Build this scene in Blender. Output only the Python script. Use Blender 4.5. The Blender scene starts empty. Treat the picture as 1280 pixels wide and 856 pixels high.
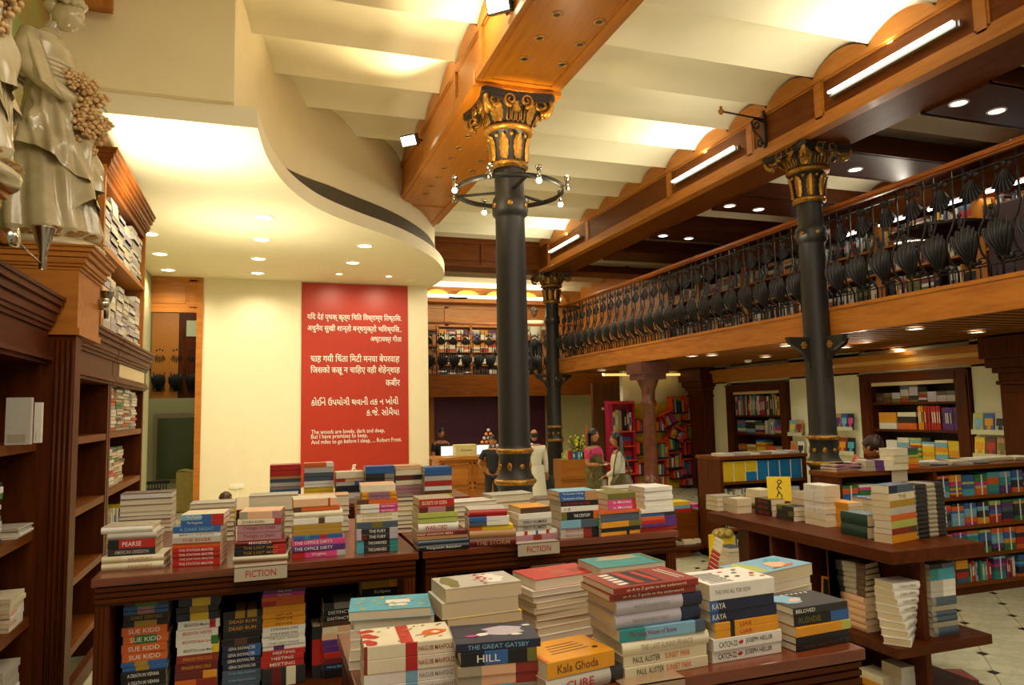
import bpy, bmesh, math, random
from math import sin, cos, pi, radians, tan, sqrt, atan2
from mathutils import Vector, Matrix
random.seed(7)
SC = bpy.context.scene
COL = SC.collection

# ------------------------------------------------------------------ camera, world, exposure
F_PX = 904.0; HC = 1.8
YAW, PIT, ROL = radians(19.04), radians(5.34), radians(-1.165)
FW = Vector((sin(YAW)*cos(PIT), cos(YAW)*cos(PIT), sin(PIT)))
RT0 = Vector((cos(YAW), -sin(YAW), 0)); UP0 = RT0.cross(FW)
RT = cos(ROL)*RT0 + sin(ROL)*UP0; UP = -sin(ROL)*RT0 + cos(ROL)*UP0
cd = bpy.data.cameras.new('camera'); cam = bpy.data.objects.new('camera', cd); COL.objects.link(cam)
cam.matrix_world = Matrix((( RT.x, UP.x, -FW.x, 0), (RT.y, UP.y, -FW.y, 0), (RT.z, UP.z, -FW.z, HC), (0, 0, 0, 1)))
cd.sensor_width = 36.0; cd.lens = 36.0*F_PX/1280.0; cd.clip_start = 0.05; cd.clip_end = 200
SC.camera = cam
W = bpy.data.worlds.new('world'); SC.world = W; W.use_nodes = True
W.node_tree.nodes['Background'].inputs[0].default_value = (1.0, 0.80, 0.55, 1)
W.node_tree.nodes['Background'].inputs[1].default_value = 0.34
SC.view_settings.view_transform = 'Standard'; SC.view_settings.look = 'None'
SC.view_settings.gamma = 1; SC.view_settings.exposure = 0.12; SC.view_settings.use_curve_mapping = False
SC.cycles.use_denoising = True
SC.cycles.max_bounces = 7; SC.cycles.diffuse_bounces = 4; SC.cycles.glossy_bounces = 3
SC.cycles.sample_clamp_indirect = 4.0

def light(kind, name, loc, energy, color=(1, .82, .58), size=.1, size_y=None, to=None, spot=None, blend=.6):
    d = bpy.data.lights.new(name, kind); d.energy = energy; d.color = color
    if kind == 'AREA':
        d.size = size
        if size_y: d.shape = 'RECTANGLE'; d.size_y = size_y
    elif kind == 'SPOT':
        d.shadow_soft_size = size; d.spot_size = radians(spot or 100); d.spot_blend = blend
    else: d.shadow_soft_size = size
    o = bpy.data.objects.new(name, d); COL.objects.link(o); o.location = loc
    if to is not None:
        o.rotation_euler = (Vector(to)-Vector(loc)).to_track_quat('-Z', 'Y').to_euler()
    return o

# soft area fills added to brighten the hall, in place of unseen ceiling lamps
light('AREA', 'hall_fill', (0.6, 0.6, 4.6), 85, (1, .84, .62), 2.2, 2.2, to=(0.9, 2.4, 1.0))
light('AREA', 'hall_fill', (3.6, 3.6, 4.9), 70, (1, .86, .66), 1.6, 1.6, to=(3.0, 5.0, 0.5))
light('AREA', 'hall_fill', (4.4, 11.5, 4.9), 70, (1, .86, .62), 2.0, 2.0, to=(4.4, 12.5, 0.5))
# daylight-coloured tubes clipped to the long beam wash the vaults
for y0, y1 in ((4.6, 6.15), (7.85, 9.4), (12.9, 14.45), (0.6, 2.2)):
    light('AREA', 'tube_glow', (5.82, (y0+y1)/2, 5.22), 34, (1, .93, .72), .06, y1-y0, to=(4.9, (y0+y1)/2, 5.9))
# spot floods on the left beam
light('SPOT', 'flood_beam', (1.74, 7.9, 5.12), 85, (1, .80, .46), .05, to=(1.1, 7.0, 5.8), spot=105)
light('SPOT', 'flood_beam', (1.82, 6.35, 5.2), 34, (1, .80, .46), .05, to=(1.55, 6.3, 5.8), spot=95)
light('SPOT', 'flood_beam', (1.5, 5.9, 5.45), 40, (1, .82, .50), .05, to=(2.9, 6.1, 4.8), spot=120)

# ------------------------------------------------------------------ helpers
def at(px, py, **k):
    d = FW + RT*((px-640)/F_PX) - UP*((py-428)/F_PX)
    (a, v), = k.items(); i = 'xyz'.index(a); o = Vector((0, 0, HC))
    return o + d*((v-o[i])/d[i])

def s2l(c):
    return c/12.92 if c <= .04045 else ((c+.055)/1.055)**2.4
def hexc(h):
    return tuple(s2l(int(h[i:i+2], 16)/255) for i in (0, 2, 4))

class MB:
    def __init__(s): s.v = []; s.f = []; s.m = []; s.sm = []
    def add(s, vs, fs, mi=0, sm=False):
        n = len(s.v); s.v += [tuple(p) for p in vs]
        for f in fs: s.f.append([i+n for i in f]); s.m.append(mi); s.sm.append(sm)
        return s
    def box(s, x0, y0, z0, x1, y1, z1, mi=0, rz=0, M=None):
        if x0 > x1: x0, x1 = x1, x0
        if y0 > y1: y0, y1 = y1, y0
        if z0 > z1: z0, z1 = z1, z0
        vs = [(x0,y0,z0),(x1,y0,z0),(x1,y1,z0),(x0,y1,z0),(x0,y0,z1),(x1,y0,z1),(x1,y1,z1),(x0,y1,z1)]
        if rz:
            cx, cy = (x0+x1)/2, (y0+y1)/2; c, n = cos(rz), sin(rz)
            vs = [(cx+(x-cx)*c-(y-cy)*n, cy+(x-cx)*n+(y-cy)*c, z) for x, y, z in vs]
        if M is not None: vs = [M @ Vector(p) for p in vs]
        return s.add(vs, [(0,3,2,1),(4,5,6,7),(0,1,5,4),(1,2,6,5),(2,3,7,6),(3,0,4,7)], mi)
    def prism(s, poly, a0, a1, axis='z', mi=0, sm=False):
        n = len(poly); P = []
        for a in (a0, a1):
            for u, w in poly:
                P.append((u, w, a) if axis == 'z' else (u, a, w) if axis == 'y' else (a, u, w))
        fs = [tuple(range(n))[::-1], tuple(range(n, 2*n))] 
        if axis == 'y': fs = [f[::-1] for f in fs]
        nb = len(s.v); s.add(P, fs, mi)
        side = []
        for i in range(n):
            j = (i+1) % n; q = (i, j, n+j, n+i)
            side.append(q if axis != 'y' else q[::-1])
        s.f += [[i+nb for i in q] for q in side]; s.m += [mi]*n; s.sm += [sm]*n
        return s
    def lathe(s, prof, c=(0, 0, 0), seg=32, mi=0, sm=True, ang=2*pi):
        vs = []; fs = []; full = abs(ang-2*pi) < 1e-6; k = seg if full else seg+1
        for r, z in prof:
            for i in range(k):
                a = ang*i/seg; vs.append((c[0]+r*cos(a), c[1]+r*sin(a), c[2]+z))
        for j in range(len(prof)-1):
            for i in range(seg):
                i2 = (i+1) % k; fs.append((j*k+i, j*k+i2, (j+1)*k+i2, (j+1)*k+i))
        return s.add(vs, fs, mi, sm)
    def tube(s, pts, r, seg=8, mi=0, cap=True, flat=None):
        pts = [Vector(p) for p in pts]; n = len(pts)
        rs = r if isinstance(r, (list, tuple)) else [r]*n
        vs = []; fs = []; up = Vector((0, 0, 1)); prev = None
        for i, p in enumerate(pts):
            t = (pts[min(i+1, n-1)]-pts[max(i-1, 0)]).normalized()
            if prev is None:
                a = t.cross(up)
                if a.length < .05: a = t.cross(Vector((1, 0, 0)))
                a.normalize()
            else:
                a = prev - t*prev.dot(t)
                if a.length < 1e-4: a = t.cross(up)
                a.normalize()
            prev = a; b = t.cross(a)
            for k in range(seg):
                th = 2*pi*k/seg; vs.append(p + a*(cos(th)*rs[i]) + b*(sin(th)*rs[i]*(flat or 1)))
        for i in range(n-1):
            for k in range(seg):
                k2 = (k+1) % seg; fs.append((i*seg+k, i*seg+k2, (i+1)*seg+k2, (i+1)*seg+k))
        if cap: fs.append(tuple(range(seg))[::-1]); fs.append(tuple(range((n-1)*seg, n*seg)))
        return s.add(vs, fs, mi, True)
    def ball(s, c, r, mi=0, seg=12, rings=8):
        rr = r if isinstance(r, (tuple, list)) else (r, r, r); vs = []; fs = []
        for j in range(rings+1):
            ph = pi*j/rings
            for i in range(seg):
                th = 2*pi*i/seg; vs.append((c[0]+rr[0]*sin(ph)*cos(th), c[1]+rr[1]*sin(ph)*sin(th), c[2]-rr[2]*cos(ph)))
        for j in range(rings):
            for i in range(seg):
                i2 = (i+1) % seg; fs.append((j*seg+i, j*seg+i2, (j+1)*seg+i2, (j+1)*seg+i))
        return s.add(vs, fs, mi, True)
    def grid(s, fn, nu, nv, mi=0, sm=True, closed=False):
        vs = [fn(i/nu, j/nv) for j in range(nv+1) for i in range(nu+1)]
        fs = [(j*(nu+1)+i, j*(nu+1)+i+1, (j+1)*(nu+1)+i+1, (j+1)*(nu+1)+i) for j in range(nv) for i in range(nu)]
        return s.add(vs, fs, mi, sm)
    def mesh(s, name, mats):
        me = bpy.data.meshes.new(name); me.from_pydata(s.v, [], s.f)
        for m in (mats if isinstance(mats, (list, tuple)) else [mats]): me.materials.append(m)
        me.polygons.foreach_set('material_index', s.m); me.polygons.foreach_set('use_smooth', s.sm)
        me.update(); return me
    def build(s, name, mats, parent=None, loc=None, rz=0, bevel=0, **tags):
        o = bpy.data.objects.new(name, s.mesh(name, mats)); COL.objects.link(o)
        if parent is not None: o.parent = parent
        if loc is not None: o.location = loc
        if rz: o.rotation_euler = (0, 0, rz)
        if bevel:
            b = o.modifiers.new('bevel', 'BEVEL'); b.width = bevel; b.segments = 2; b.limit_method = 'ANGLE'
        for k, v in tags.items(): o[k] = v
        return o

def empty(name, loc=(0, 0, 0), rz=0, parent=None, **tags):
    o = bpy.data.objects.new(name, None); COL.objects.link(o); o.location = loc; o.rotation_euler = (0, 0, rz)
    o.empty_display_size = .1
    if parent is not None: o.parent = parent
    for k, v in tags.items(): o[k] = v
    return o
def link(name, me, parent=None, loc=None, rz=0, sc=None, **tags):
    o = bpy.data.objects.new(name, me); COL.objects.link(o)
    if parent is not None: o.parent = parent
    if loc is not None: o.location = loc
    if rz: o.rotation_euler = (0, 0, rz)
    if sc: o.scale = sc
    for k, v in tags.items(): o[k] = v
    return o
def T(label, category, group=None):
    d = dict(label=label, category=category)
    if group: d['group'] = group
    return d
ST = dict(kind='structure')

# ------------------------------------------------------------------ materials
MC = {}
def mat(name, col, rough=.5, metal=0, emit=None, es=0, noise=0, scale=20, bump=0, kind=None, col2=None, stretch=(1, 1, 1), coat=0):
    if name in MC: return MC[name]
    m = bpy.data.materials.new(name); m.use_nodes = True; nt = m.node_tree; n = nt.nodes; b = n['Principled BSDF']
    c = hexc(col) if isinstance(col, str) else col
    b.inputs['Base Color'].default_value = (*c, 1); b.inputs['Roughness'].default_value = rough; b.inputs['Metallic'].default_value = metal
    if coat: b.inputs['Coat Weight'].default_value = coat; b.inputs['Coat Roughness'].default_value = .15
    if emit:
        b.inputs['Emission Color'].default_value = (*hexc(emit), 1); b.inputs['Emission Strength'].default_value = es
    if noise or kind or bump:
        tc = n.new('ShaderNodeTexCoord'); mp = n.new('ShaderNodeMapping'); nt.links.new(tc.outputs['Object'], mp.inputs[0])
        mp.inputs['Scale'].default_value = stretch
        c2 = hexc(col2) if col2 else tuple(x*(1-noise) for x in c)
        cr = n.new('ShaderNodeValToRGB'); cr.color_ramp.elements[0].color = (*c2, 1); cr.color_ramp.elements[1].color = (*c, 1)
        tx = n.new('ShaderNodeTexNoise'); tx.inputs['Scale'].default_value = scale; tx.inputs['Detail'].default_value = 6
        tx.inputs['Roughness'].default_value = .6
        nt.links.new(mp.outputs[0], tx.inputs['Vector'])
        cr.color_ramp.elements[0].position = .3; cr.color_ramp.elements[1].position = .68
        nt.links.new(tx.outputs['Fac'], cr.inputs[0]); nt.links.new(cr.outputs[0], b.inputs['Base Color'])
        if kind == 'lines':   # page edges: fine stripes along z
            wv = n.new('ShaderNodeTexWave'); wv.bands_direction = 'Z'; wv.inputs['Scale'].default_value = 160; wv.inputs['Distortion'].default_value = 1.5
            nt.links.new(tc.outputs['Object'], wv.inputs['Vector']); nt.links.new(wv.outputs['Fac'], cr.inputs[0])
        if kind == 'marble':
            cr.color_ramp.elements[0].position = .46; cr.color_ramp.elements[1].position = .54; tx.inputs['Distortion'].default_value = 1.2
        if bump:
            bp = n.new('ShaderNodeBump'); bp.inputs['Strength'].default_value = bump; bp.inputs['Distance'].default_value = .004
            nt.links.new(tx.outputs['Fac'], bp.inputs['Height']); nt.links.new(bp.outputs[0], b.inputs['Normal'])
    MC[name] = m; return m
def wood(name, c1, c2, rough=.42, axis='y', scale=4, coat=.08):
    st = {'x': (.12, 1, 1), 'y': (1, .12, 1), 'z': (1, 1, .12)}[axis]
    st = tuple(a*1.6 for a in st)
    m = mat(name, c1, rough, col2=c2, noise=.3, scale=scale*3, stretch=st, bump=.02, coat=coat)
    m.node_tree.nodes['Principled BSDF'].inputs['Specular IOR Level'].default_value = .12 if coat == 0 else .3; return m
WD_Y = wood('teak_y', 'BC7A2C', 'A4641E', axis='y'); WD_X = wood('teak_x', 'B8762A', '9E5E1C', axis='x'); WD_Z = wood('teak_z', 'AE6C24', '955818', axis='z')
DK_Y = wood('rosewood_y', '5C2A0A', '421C06', axis='y', coat=0); DK_X = wood('rosewood_x', '56270A', '3E1A06', axis='x', coat=0); DK_Z = wood('rosewood_z', '5A290A', '421C06', axis='z', coat=0)
OR_Y = wood('beam_orange', 'C4781C', 'B0680F', axis='y', rough=.35)
MD_Y = wood('midwood_y', '764010', '5C2E0A', axis='y', coat=.0); MD_X = wood('midwood_x', '764010', '5C2E0A', axis='x', coat=.0)
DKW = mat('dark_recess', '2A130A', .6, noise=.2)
PLAS = mat('cream_plaster', 'E9DCB4', .85, noise=.04, scale=3)
PLAS2 = mat('warm_white_plaster', 'EADFBE', .85, noise=.05, scale=4, bump=.1)
CEIL = mat('ceiling_plaster', 'EDE4C4', .8, noise=.05, scale=2)
GREENW = mat('sage_paint', 'A3A27C', .8, noise=.06, scale=3)
CREAM = mat('cream_wall', 'E6E1C2', .8, noise=.04, scale=3)
IRON = mat('black_iron', '2A2725', .5, .2, noise=.35, scale=26, bump=.15)
IRONR = mat('railing_iron', '242224', .45, .4, noise=.3, scale=60)
GOLD = mat('gilded_iron', 'BC8C38', .42, .7, noise=.45, scale=30, col2='7E5218', bump=.2)
CHROME = mat('brushed_steel', 'B8B4A8', .22, 1)
LAMPW = mat('lamp_lens', 'FFF6DC', .4, emit='FFF0CC', es=9)
LAMPC = mat('cool_lamp_lens', 'FFFFFF', .4, emit='FDFCEB', es=8)
TUBE = mat('lit_tube', 'FFFFFF', .4, emit='FFFFF4', es=7)
WHITE = mat('white_enamel', 'EFEBDD', .4)
BLACK = mat('black_plastic', '0C0C0E', .45)
MARB = mat('pale_marble', 'CCCCB0', .22, col2='BEC0A2', noise=.2, scale=5, kind='marble', coat=.2)
MARBK = mat('black_marble', '0D0D0C', .25, noise=.3)
REDB = mat('banner_red', 'AC2A0C', .42, noise=.1, scale=8)
PAGES = mat('page_edges', 'D6C6A6', .85, kind='lines', col2='CCBB99', noise=.2)
PAGEW = mat('white_page_edges', 'DDD2BE', .85, kind='lines', col2='D3C7B0', noise=.2)
# ================================================================== STRUCTURE
# ---- floor: diamond marble tiles with small black insets
fl = MB().box(-4, -1, -.06, 12, 24, -.012).build('floor', MARB, **ST)
S, Q, CL = .27, .29, .034
def tile_mesh():
    m = MB(); g = .0025
    pts = []
    for (vx, vy) in ((S, 0), (0, Q), (-S, 0), (0, -Q)):
        l = sqrt(vx*vx+vy*vy); k = (l-CL)/l
        t = Vector((-vy, vx)).normalized()*CL*.95
        pts += [(vx*k-t.x, vy*k-t.y), (vx*k+t.x, vy*k+t.y)]
    pts = [(x*.992, y*.992) for x, y in pts]
    m.prism(pts, -.012, 0); return m.mesh('marble_tile', MARB)
tm = tile_mesh(); c_ = CL*.86
im = MB().prism([(c_, 0), (0, c_), (-c_, 0), (0, -c_)], -.012, .0005).mesh('black_inset', MARBK)
im2 = MB().box(-c_*.8, -c_*.8, -.012, c_*.8, c_*.8, .0005).mesh('black_inset', MARBK)
fieldt = MB(); fieldk = MB()
for a in range(-3, 20):
    for b in range(-6, 22):
        for off in (0, 1):
            x = 5.43+S*2*(a-8)+off*S; y = 4.57+Q*2*(b-5)+off*Q
            if not (-2 < x < 9.2 and 1.2 < y < 19): continue
            show = (3.9 < x < 7.6 and 3.2 < y < 5.6) or (3.6 < x < 5.3 and 6.0 < y < 8.2)
            tx, ty = x+S, y
            if show:
                link('marble_tile', tm, fl, (tx, ty, 0)); link('black_inset', im2, fl, (x, y, 0))
            else:
                fieldt.add([v.co + Vector((tx, ty, 0)) for v in tm.vertices], [tuple(p.vertices) for p in tm.polygons])
                fieldk.add([v.co + Vector((x, y, 0)) for v in im2.vertices], [tuple(p.vertices) for p in im2.polygons], 1)
fieldt.f += [[i+len(fieldt.v) for i in f] for f in fieldk.f]; fieldt.m += fieldk.m; fieldt.sm += fieldk.sm; fieldt.v += fieldk.v
fieldt.build('marble_tile_field', [MARB, MARBK], fl, kind='stuff')

# ---- vaulted ceiling
ZV, AMP, YP, PER = 5.55, .17, 6.85, .81
def vz(y): return ZV + AMP*(abs(cos(pi*(y-YP)/PER)))**.75
cm = MB()
y = YP - PER/2 - PER*7; YS = []
while y < 20.5:
    YS.append(y)
    cm.grid(lambda u, v, y=y: (-3+9.4*u, y+PER*v, vz(y+PER*v)), 1, 14); cm.grid(lambda u, v, y=y: (6.4+4.6*u, y+PER*v, vz(y+PER*v)-.48*(y < 15)), 1, 14)
    y += PER
cm.box(-3, YS[0], 5.95, 11, 21, 6.0)
cm.build('ceiling', CEIL, **ST)

def scallops(mb, x0, x1, y0, y1, zb, mi=0, dz=0):
    for ys in YS:
        if ys < y0-.01 or ys+PER > y1+.3: continue
        poly = [(ys, zb), (ys+PER, zb)] + [(ys+PER-PER*k/16, max(zb+.002, vz(ys+PER-PER*k/16)-.035+dz)) for k in range(17)]
        mb.prism(poly, x0, x1, 'x', mi)

def side_face(mb, xf, sgn, posts, z0, z1, mi=0):
    """panelled beam face: rails, stiles and a raised bead; sgn=-1 faces -x"""
    t = .02*sgn
    y0, y1 = posts[0], posts[-1]
    mb.box(xf, y0, z0, xf+t*1.6, y1, z0+.055, mi); mb.box(xf, y0, z0+.055, xf+t, y1, z0+.085, mi)
    mb.box(xf, y0, z1-.04, xf+t*1.5, y1, z1, mi)
    for p in posts: mb.box(xf, p-.05, z0+.05, xf+t, p+.05, z1-.03, mi)
    for a, b in zip(posts, posts[1:]):
        for q in ((a+.05, a+.075), (b-.075, b-.05)): mb.box(xf, q[0], z0+.085, xf+t*.55, q[1], z1-.04, mi)
        mb.box(xf, a+.05, z0+.085, xf+t*.55, b-.05, z0+.11, mi); mb.box(xf, a+.05, z1-.065, xf+t*.55, b-.05, z1-.04, mi)

# ---- left beam (over the big column), dies into the curved bulkhead
lb = empty('trim_1', **ST)
LX0, LX1, LZ = 1.95, 2.78, 5.0
MB().prism([(LX0, 2.0), (LX1, 2.0), (LX1, 12.15), (LX0, 10.78)], LZ, ZV+.02).build('beam_core', OR_Y, lb)
m = MB(); side_face(m, LX0, -1, [2.0, 4.4, 6.35, 7.35, 9.2, 10.7], LZ, 5.5); side_face(m, LX1, 1, [2.0, 4.4, 6.35, 7.35, 9.6, 11.9], LZ, 5.5)
m.build('face_panel', WD_Y, lb)
m = MB(); scallops(m, LX0-.02, LX0+.01, 1.2, 10.6, 5.5); scallops(m, LX1-.01, LX1+.02, 1.2, 12, 5.5); m.build('scallop_board', WD_Y, lb)
m = MB()
for (a, b) in ((2.0, 6.45), (7.3, 10.9)):
    m.box(LX0+.02, a, LZ-.015, LX0+.10, b, LZ); m.box(LX1-.10, a, LZ-.015, LX1-.02, min(b+.9, 11.8) if b > 7 else b, LZ)
    m.box(LX0+.10, a, LZ-.012, LX1-.10, a+.05, LZ); m.box(LX0+.10, b-.05, LZ-.012, LX1-.10, b, LZ)
m.build('soffit_moulding', OR_Y, lb)
m = MB().box(LX0-.05, 6.5, LZ-.05, LX1+.05, 7.25, LZ+.1).build('bearing_block', OR_Y, lb, bevel=.012)
ringm = MB().lathe([(.028, 0), (.030, -.006), (.046, -.008), (.05, -.003), (.05, 0)], seg=20, mi=0).lathe([(.0, .0), (.0285, 0)], seg=20, mi=1).mesh('recessed_spot', [mat('brass_ring', 'B98A4A', .35, .7), BLACK])
for i in range(9):
    for xx in (2.23, 2.61):
        for y0, n in ((4.0, 6), (7.9, 7)):
            if i < n: link('recessed_spot', ringm, lb, (xx, y0+.39*i, LZ-.002))

# ---- right beam over the mezzanine columns
RX0, RX1, RZ = 5.98, 6.72, 4.93
rb = empty('trim_2', **ST)
MB().box(RX0, 1.0, RZ, RX1, 15.8, ZV+.02).build('beam_core', MD_Y, rb)
m = MB(); posts = [1.0, 2.4, 4.4, 6.38, 7.62, 9.62, 12.65, 14.7]
side_face(m, RX0, -1, posts, RZ+.04, 5.5); side_face(m, RX1, 1, posts, RZ+.04, 5.5)
m.box(RX0-.05, 1, RZ-.02, RX0+.1, 15.2, RZ+.045); m.build('face_panel', WD_Y, rb)
m = MB(); scallops(m, RX0-.025, RX0+.01, 1.0, 15.2, 5.5); m.build('scallop_board', WD_Y, rb)
def ledge_lamp_mesh(L):
    return MB().box(-.05, 0, -.02, 0, L, .045, 0).box(-.035, -.03, -.02, 0, 0, .04, 0).tube([(-.075, .01, .03), (-.075, L-.01, .03)], .016, 8, 1).mesh('tube_lamp', [mat('grey_metal', '8E8B80', .4, .6), TUBE])
for i, (y0, y1) in enumerate(((4.6, 6.15), (7.85, 9.4), (12.9, 14.45))):
    lab = ['lit tube lamp on the long beam nearest the top right corner', 'lit tube lamp on the long beam, middle one of three', 'farthest lit tube lamp on the long beam'][i]
    link('tube_lamp', ledge_lamp_mesh(y1-y0), None, (RX0-.021, y0, 5.2), **T(lab, 'lamp', 'tube lamps on the long beam'))

# ---- cross beams over the mezzanine, with downlights
def disc_lamp(name, r, matl, ring=None):
    return MB().lathe([(0, -.004), (r, -.004)], seg=24, mi=0).lathe([(r, -.004), (r+.006, -.012), (r+.022, -.008), (r+.024, 0)], seg=24, mi=1).mesh(name, [matl, ring or WHITE])
dlc = disc_lamp('downlight', .075, LAMPC); dlw = disc_lamp('downlight', .062, LAMPW)
xb = empty('trim_3', **ST)
for yc in (3.35, 5.3, 7.25, 9.19, 11.16, 13.1):
    m = MB(); m.box(RX1, yc-.4, 4.90, 9.6, yc+.4, 5.16); m.box(RX1, yc-.42, 4.90, 9.6, yc-.37, 4.93); m.box(RX1, yc+.37, 4.90, 9.6, yc+.42, 4.93)
    m.build('cross_beam', DK_X, xb)
k = 0
for yc in (5.3, 7.25, 9.19, 11.16):
    for xx in (6.34+.62, 7.35+.2, 8.6):
        k += 1
names_up = []
for i, (px, py) in enumerate([(1166,124),(1246,139),(1069,212),(884,255),(948,262),(803,293),(861,298),(1084,266)]):
    p = at(px, py, z=4.895)
    x = max(p.x, RX1+.12)
    lit = i < 7
    link('downlight', dlc if lit else disc_lamp('downlight', .075, mat('unlit_lens', 'B9AE8C', .5)), None, (x, p.y, 4.899), **T('%s round downlight %s' % ('lit' if lit else 'unlit', ['in the nearest cross beam, left of two', 'in the nearest cross beam, right of two', 'in the cross beam right of the black column', 'in the second cross beam past the column, left of two', 'in the second cross beam past the column, right of two', 'in the farthest lit cross beam, left of two', 'in the farthest lit cross beam, right of two', 'behind the black mezzanine column top'][i]), 'downlight', 'downlights over the mezzanine'))
    if lit: light('SPOT', 'downlight_beam', (x, p.y, 4.86), 26, (1, .93, .74), .06, to=(x, p.y, 0), spot=150)
# scalloped outer beam over the upper bookcases
ob = empty('trim_4', **ST)
MB().box(9.15, 1.5, 4.62, 9.6, 15.2, 5.08).build('beam_core', MD_Y, ob)
m = MB(); scallops(m, 9.10, 9.15, 1.5, 14.8, 5.02, dz=-.48); side_face(m, 9.15, -1, [1.5, 4.0, 6.3, 8.6, 11, 13.4, 15.2], 4.62, 5.05); m.build('scallop_board', MD_Y, ob)

light('AREA', 'outer_tube_glow', (9.0, 8.0, 4.78), 75, (1, .92, .72), .06, 10, to=(8.0, 8.0, 5.2))
# ---- transverse beam at the far columns
tb = empty('trim_5', **ST)
MB().box(2.2, 15.25, 4.98, 9.6, 15.85, ZV+.3).build('beam_core', MD_X, tb)
m = MB()
for z in (4.98, 5.5): m.box(2.2, 15.2, z, 9.6, 15.25, z+.06)
m.box(2.2, 15.21, 5.12, 9.6, 15.25, 5.14)
for xx in (2.6, 4.6, 5.05, 6.0, 6.9, 8.2): m.box(xx-.04, 15.21, 5.0, xx+.04, 15.25, 5.55)
m.build('face_panel', MD_X, tb)

# ---- white banner wall with lobed soffit and curved bulkhead
WY = 13.75
MB().box(-1.04, WY, 0, 3.02, WY+.25, 4.25).build('wall_far', PLAS2, **ST)
outl = [(-1.9, 6.37), (-.07, 6.37)] + [tuple(at(px, py, z=4.25).xy) for px, py in ((335,200),(352,226),(375,247),(402,264),(445,281),(490,296),(520,309),(545,324),(555,337),(556,347))] + [(3.12, 13.85), (3.0, 14.2), (-1.9, 14.2)]
def smooth(pts, n):
    for _ in range(n):
        o = [pts[0]]
        for a, b in zip(pts, pts[1:]): o += [(a[0]*.75+b[0]*.25, a[1]*.75+b[1]*.25), (a[0]*.25+b[0]*.75, a[1]*.25+b[1]*.75)]
        pts = o+[pts[-1]]
    return pts
curve = [(-.07, 6.37), (-.03, 6.8)] + outl[2:-3] + [(3.15, 13.75), (3.0, 14.1)]
curve = smooth(curve, 2)
sof = MB().prism([(-1.9, 6.37)] + curve + [(-1.9, 14.1)], 4.25, 4.43, sm=False)
sof.build('ceiling_soffit', CEIL, **ST)
def inset(c, d):
    o = []
    for i, p in enumerate(c):
        a = c[max(i-1, 0)]; b = c[min(i+1, len(c)-1)]; t = Vector((b[0]-a[0], b[1]-a[1])).normalized()
        o.append((p[0]-t.y*d, p[1]+t.x*d))
    return o
ic = inset(curve, .17)
bk = [(-.26, 6.30), (-.24, 6.9)] + [p for p in ic if p[1] > 7.3]
m = MB(); m.prism([(-1.9, 6.30)] + bk + [(2.8, 14.3), (-1.9, 14.3)], 4.43, 5.95)
m.build('wall_bulkhead', PLAS, **ST)
# air slot along the curve
sl = inset(bk, -.012); sl = [p for p in sl if p[1] > 6.8 and p[0] > -.3][:-1]
gm = MB(); n = len(sl)
for i in range(n-1):
    a, b = sl[i], sl[i+1]
    h0 = .03+.24*min(1, i/(n*.3))*(1-max(0, (i-n*.82)/(n*.18))*.5); h1 = .03+.24*min(1, (i+1)/(n*.3))*(1-max(0, (i+1-n*.82)/(n*.18))*.5)
    gm.add([(*a, 4.435), (*b, 4.435), (*b, 4.435+h1), (*a, 4.435+h0)], [(0, 1, 2, 3)])
    gm.add([(a[0], a[1], 4.43+h0), (b[0], b[1], 4.43+h1), (b[0], b[1], 4.452+h1), (a[0], a[1], 4.452+h0)], [(0, 1, 2, 3)], 1)
gm.build('air_slot_grille', [mat('slot_mesh', '5A5036', .7, noise=.5, scale=220), PLAS], bpy.data.objects['wall_bulkhead'])
# side extension of the left wall and far end above
MB().box(-1.95, 8.42, 0, -1.85, 13.75, 4.25).build('wall_left_far', GREENW, **ST)
MB().box(-1.75, 1.0, 0, -1.62, 8.4, 6.0).build('wall_left', mat('ochre_green_wall', 'A8813A', .6, col2='6C8A48', noise=.3, scale=1.6), **ST)
MB().box(-1.62, 6.1, 5.05, -1.18, 6.32, 6.0).box(-1.64, 6.06, 4.98, -1.14, 6.10, 5.05).box(-1.6, 6.06, 5.1, -1.24, 6.1, 5.9).build('trim_6', WD_Z, **ST)
# gilded rib of the niche behind the statues
m = MB(); m.tube([(-1.58, 3.0+.35*i, 4.4-1.7*(i/9)**1.3+.2) for i in range(10)], .035, 6); m.build('trim_7', mat('pale_rib', 'D8C89A', .5), **ST)
# soffit downlights
lab = ['beside the tall left bookcase, nearest', 'beside the tall left bookcase, middle', 'beside the tall left bookcase, farthest', 'large one nearest the soffit front edge', 'second row, nearest', 'second row, second', 'second row, third', 'second row, farthest', 'right pair, nearer', 'right pair, farther', 'small one above the red banner, left', 'small one above the red banner, right']
for i, (px, py) in enumerate([(187,292),(200,317),(210,337),(232,187),(330,271),(327,299),(323,323),(322,341),(456,307),(441,328),(424,342),(486,345)]):
    p = at(px, py, z=4.25)
    link('downlight', disc_lamp('downlight', .055, LAMPW) if i > 9 else disc_lamp('downlight', .10, LAMPW), None, (p.x, p.y, 4.249), **T('glowing soffit downlight, ' + lab[i], 'downlight', 'downlights in the curved white soffit'))
    light('SPOT', 'downlight_beam', (p.x, p.y, 4.21), 80 if i < 10 else 42, (1, .84, .58), .07, to=(p.x, p.y+(1.6 if i > 9 else 0), 0), spot=150 if i < 10 else 150, blend=.8)
link('smoke_detector', MB().lathe([(0, -.02), (.11, -.02), (.13, 0)], seg=20).mesh('smoke_detector', CEIL), None, tuple(at(516, 350, z=4.247)), **T('round white flush speaker cover at the soffit tip', 'speaker'))

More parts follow.
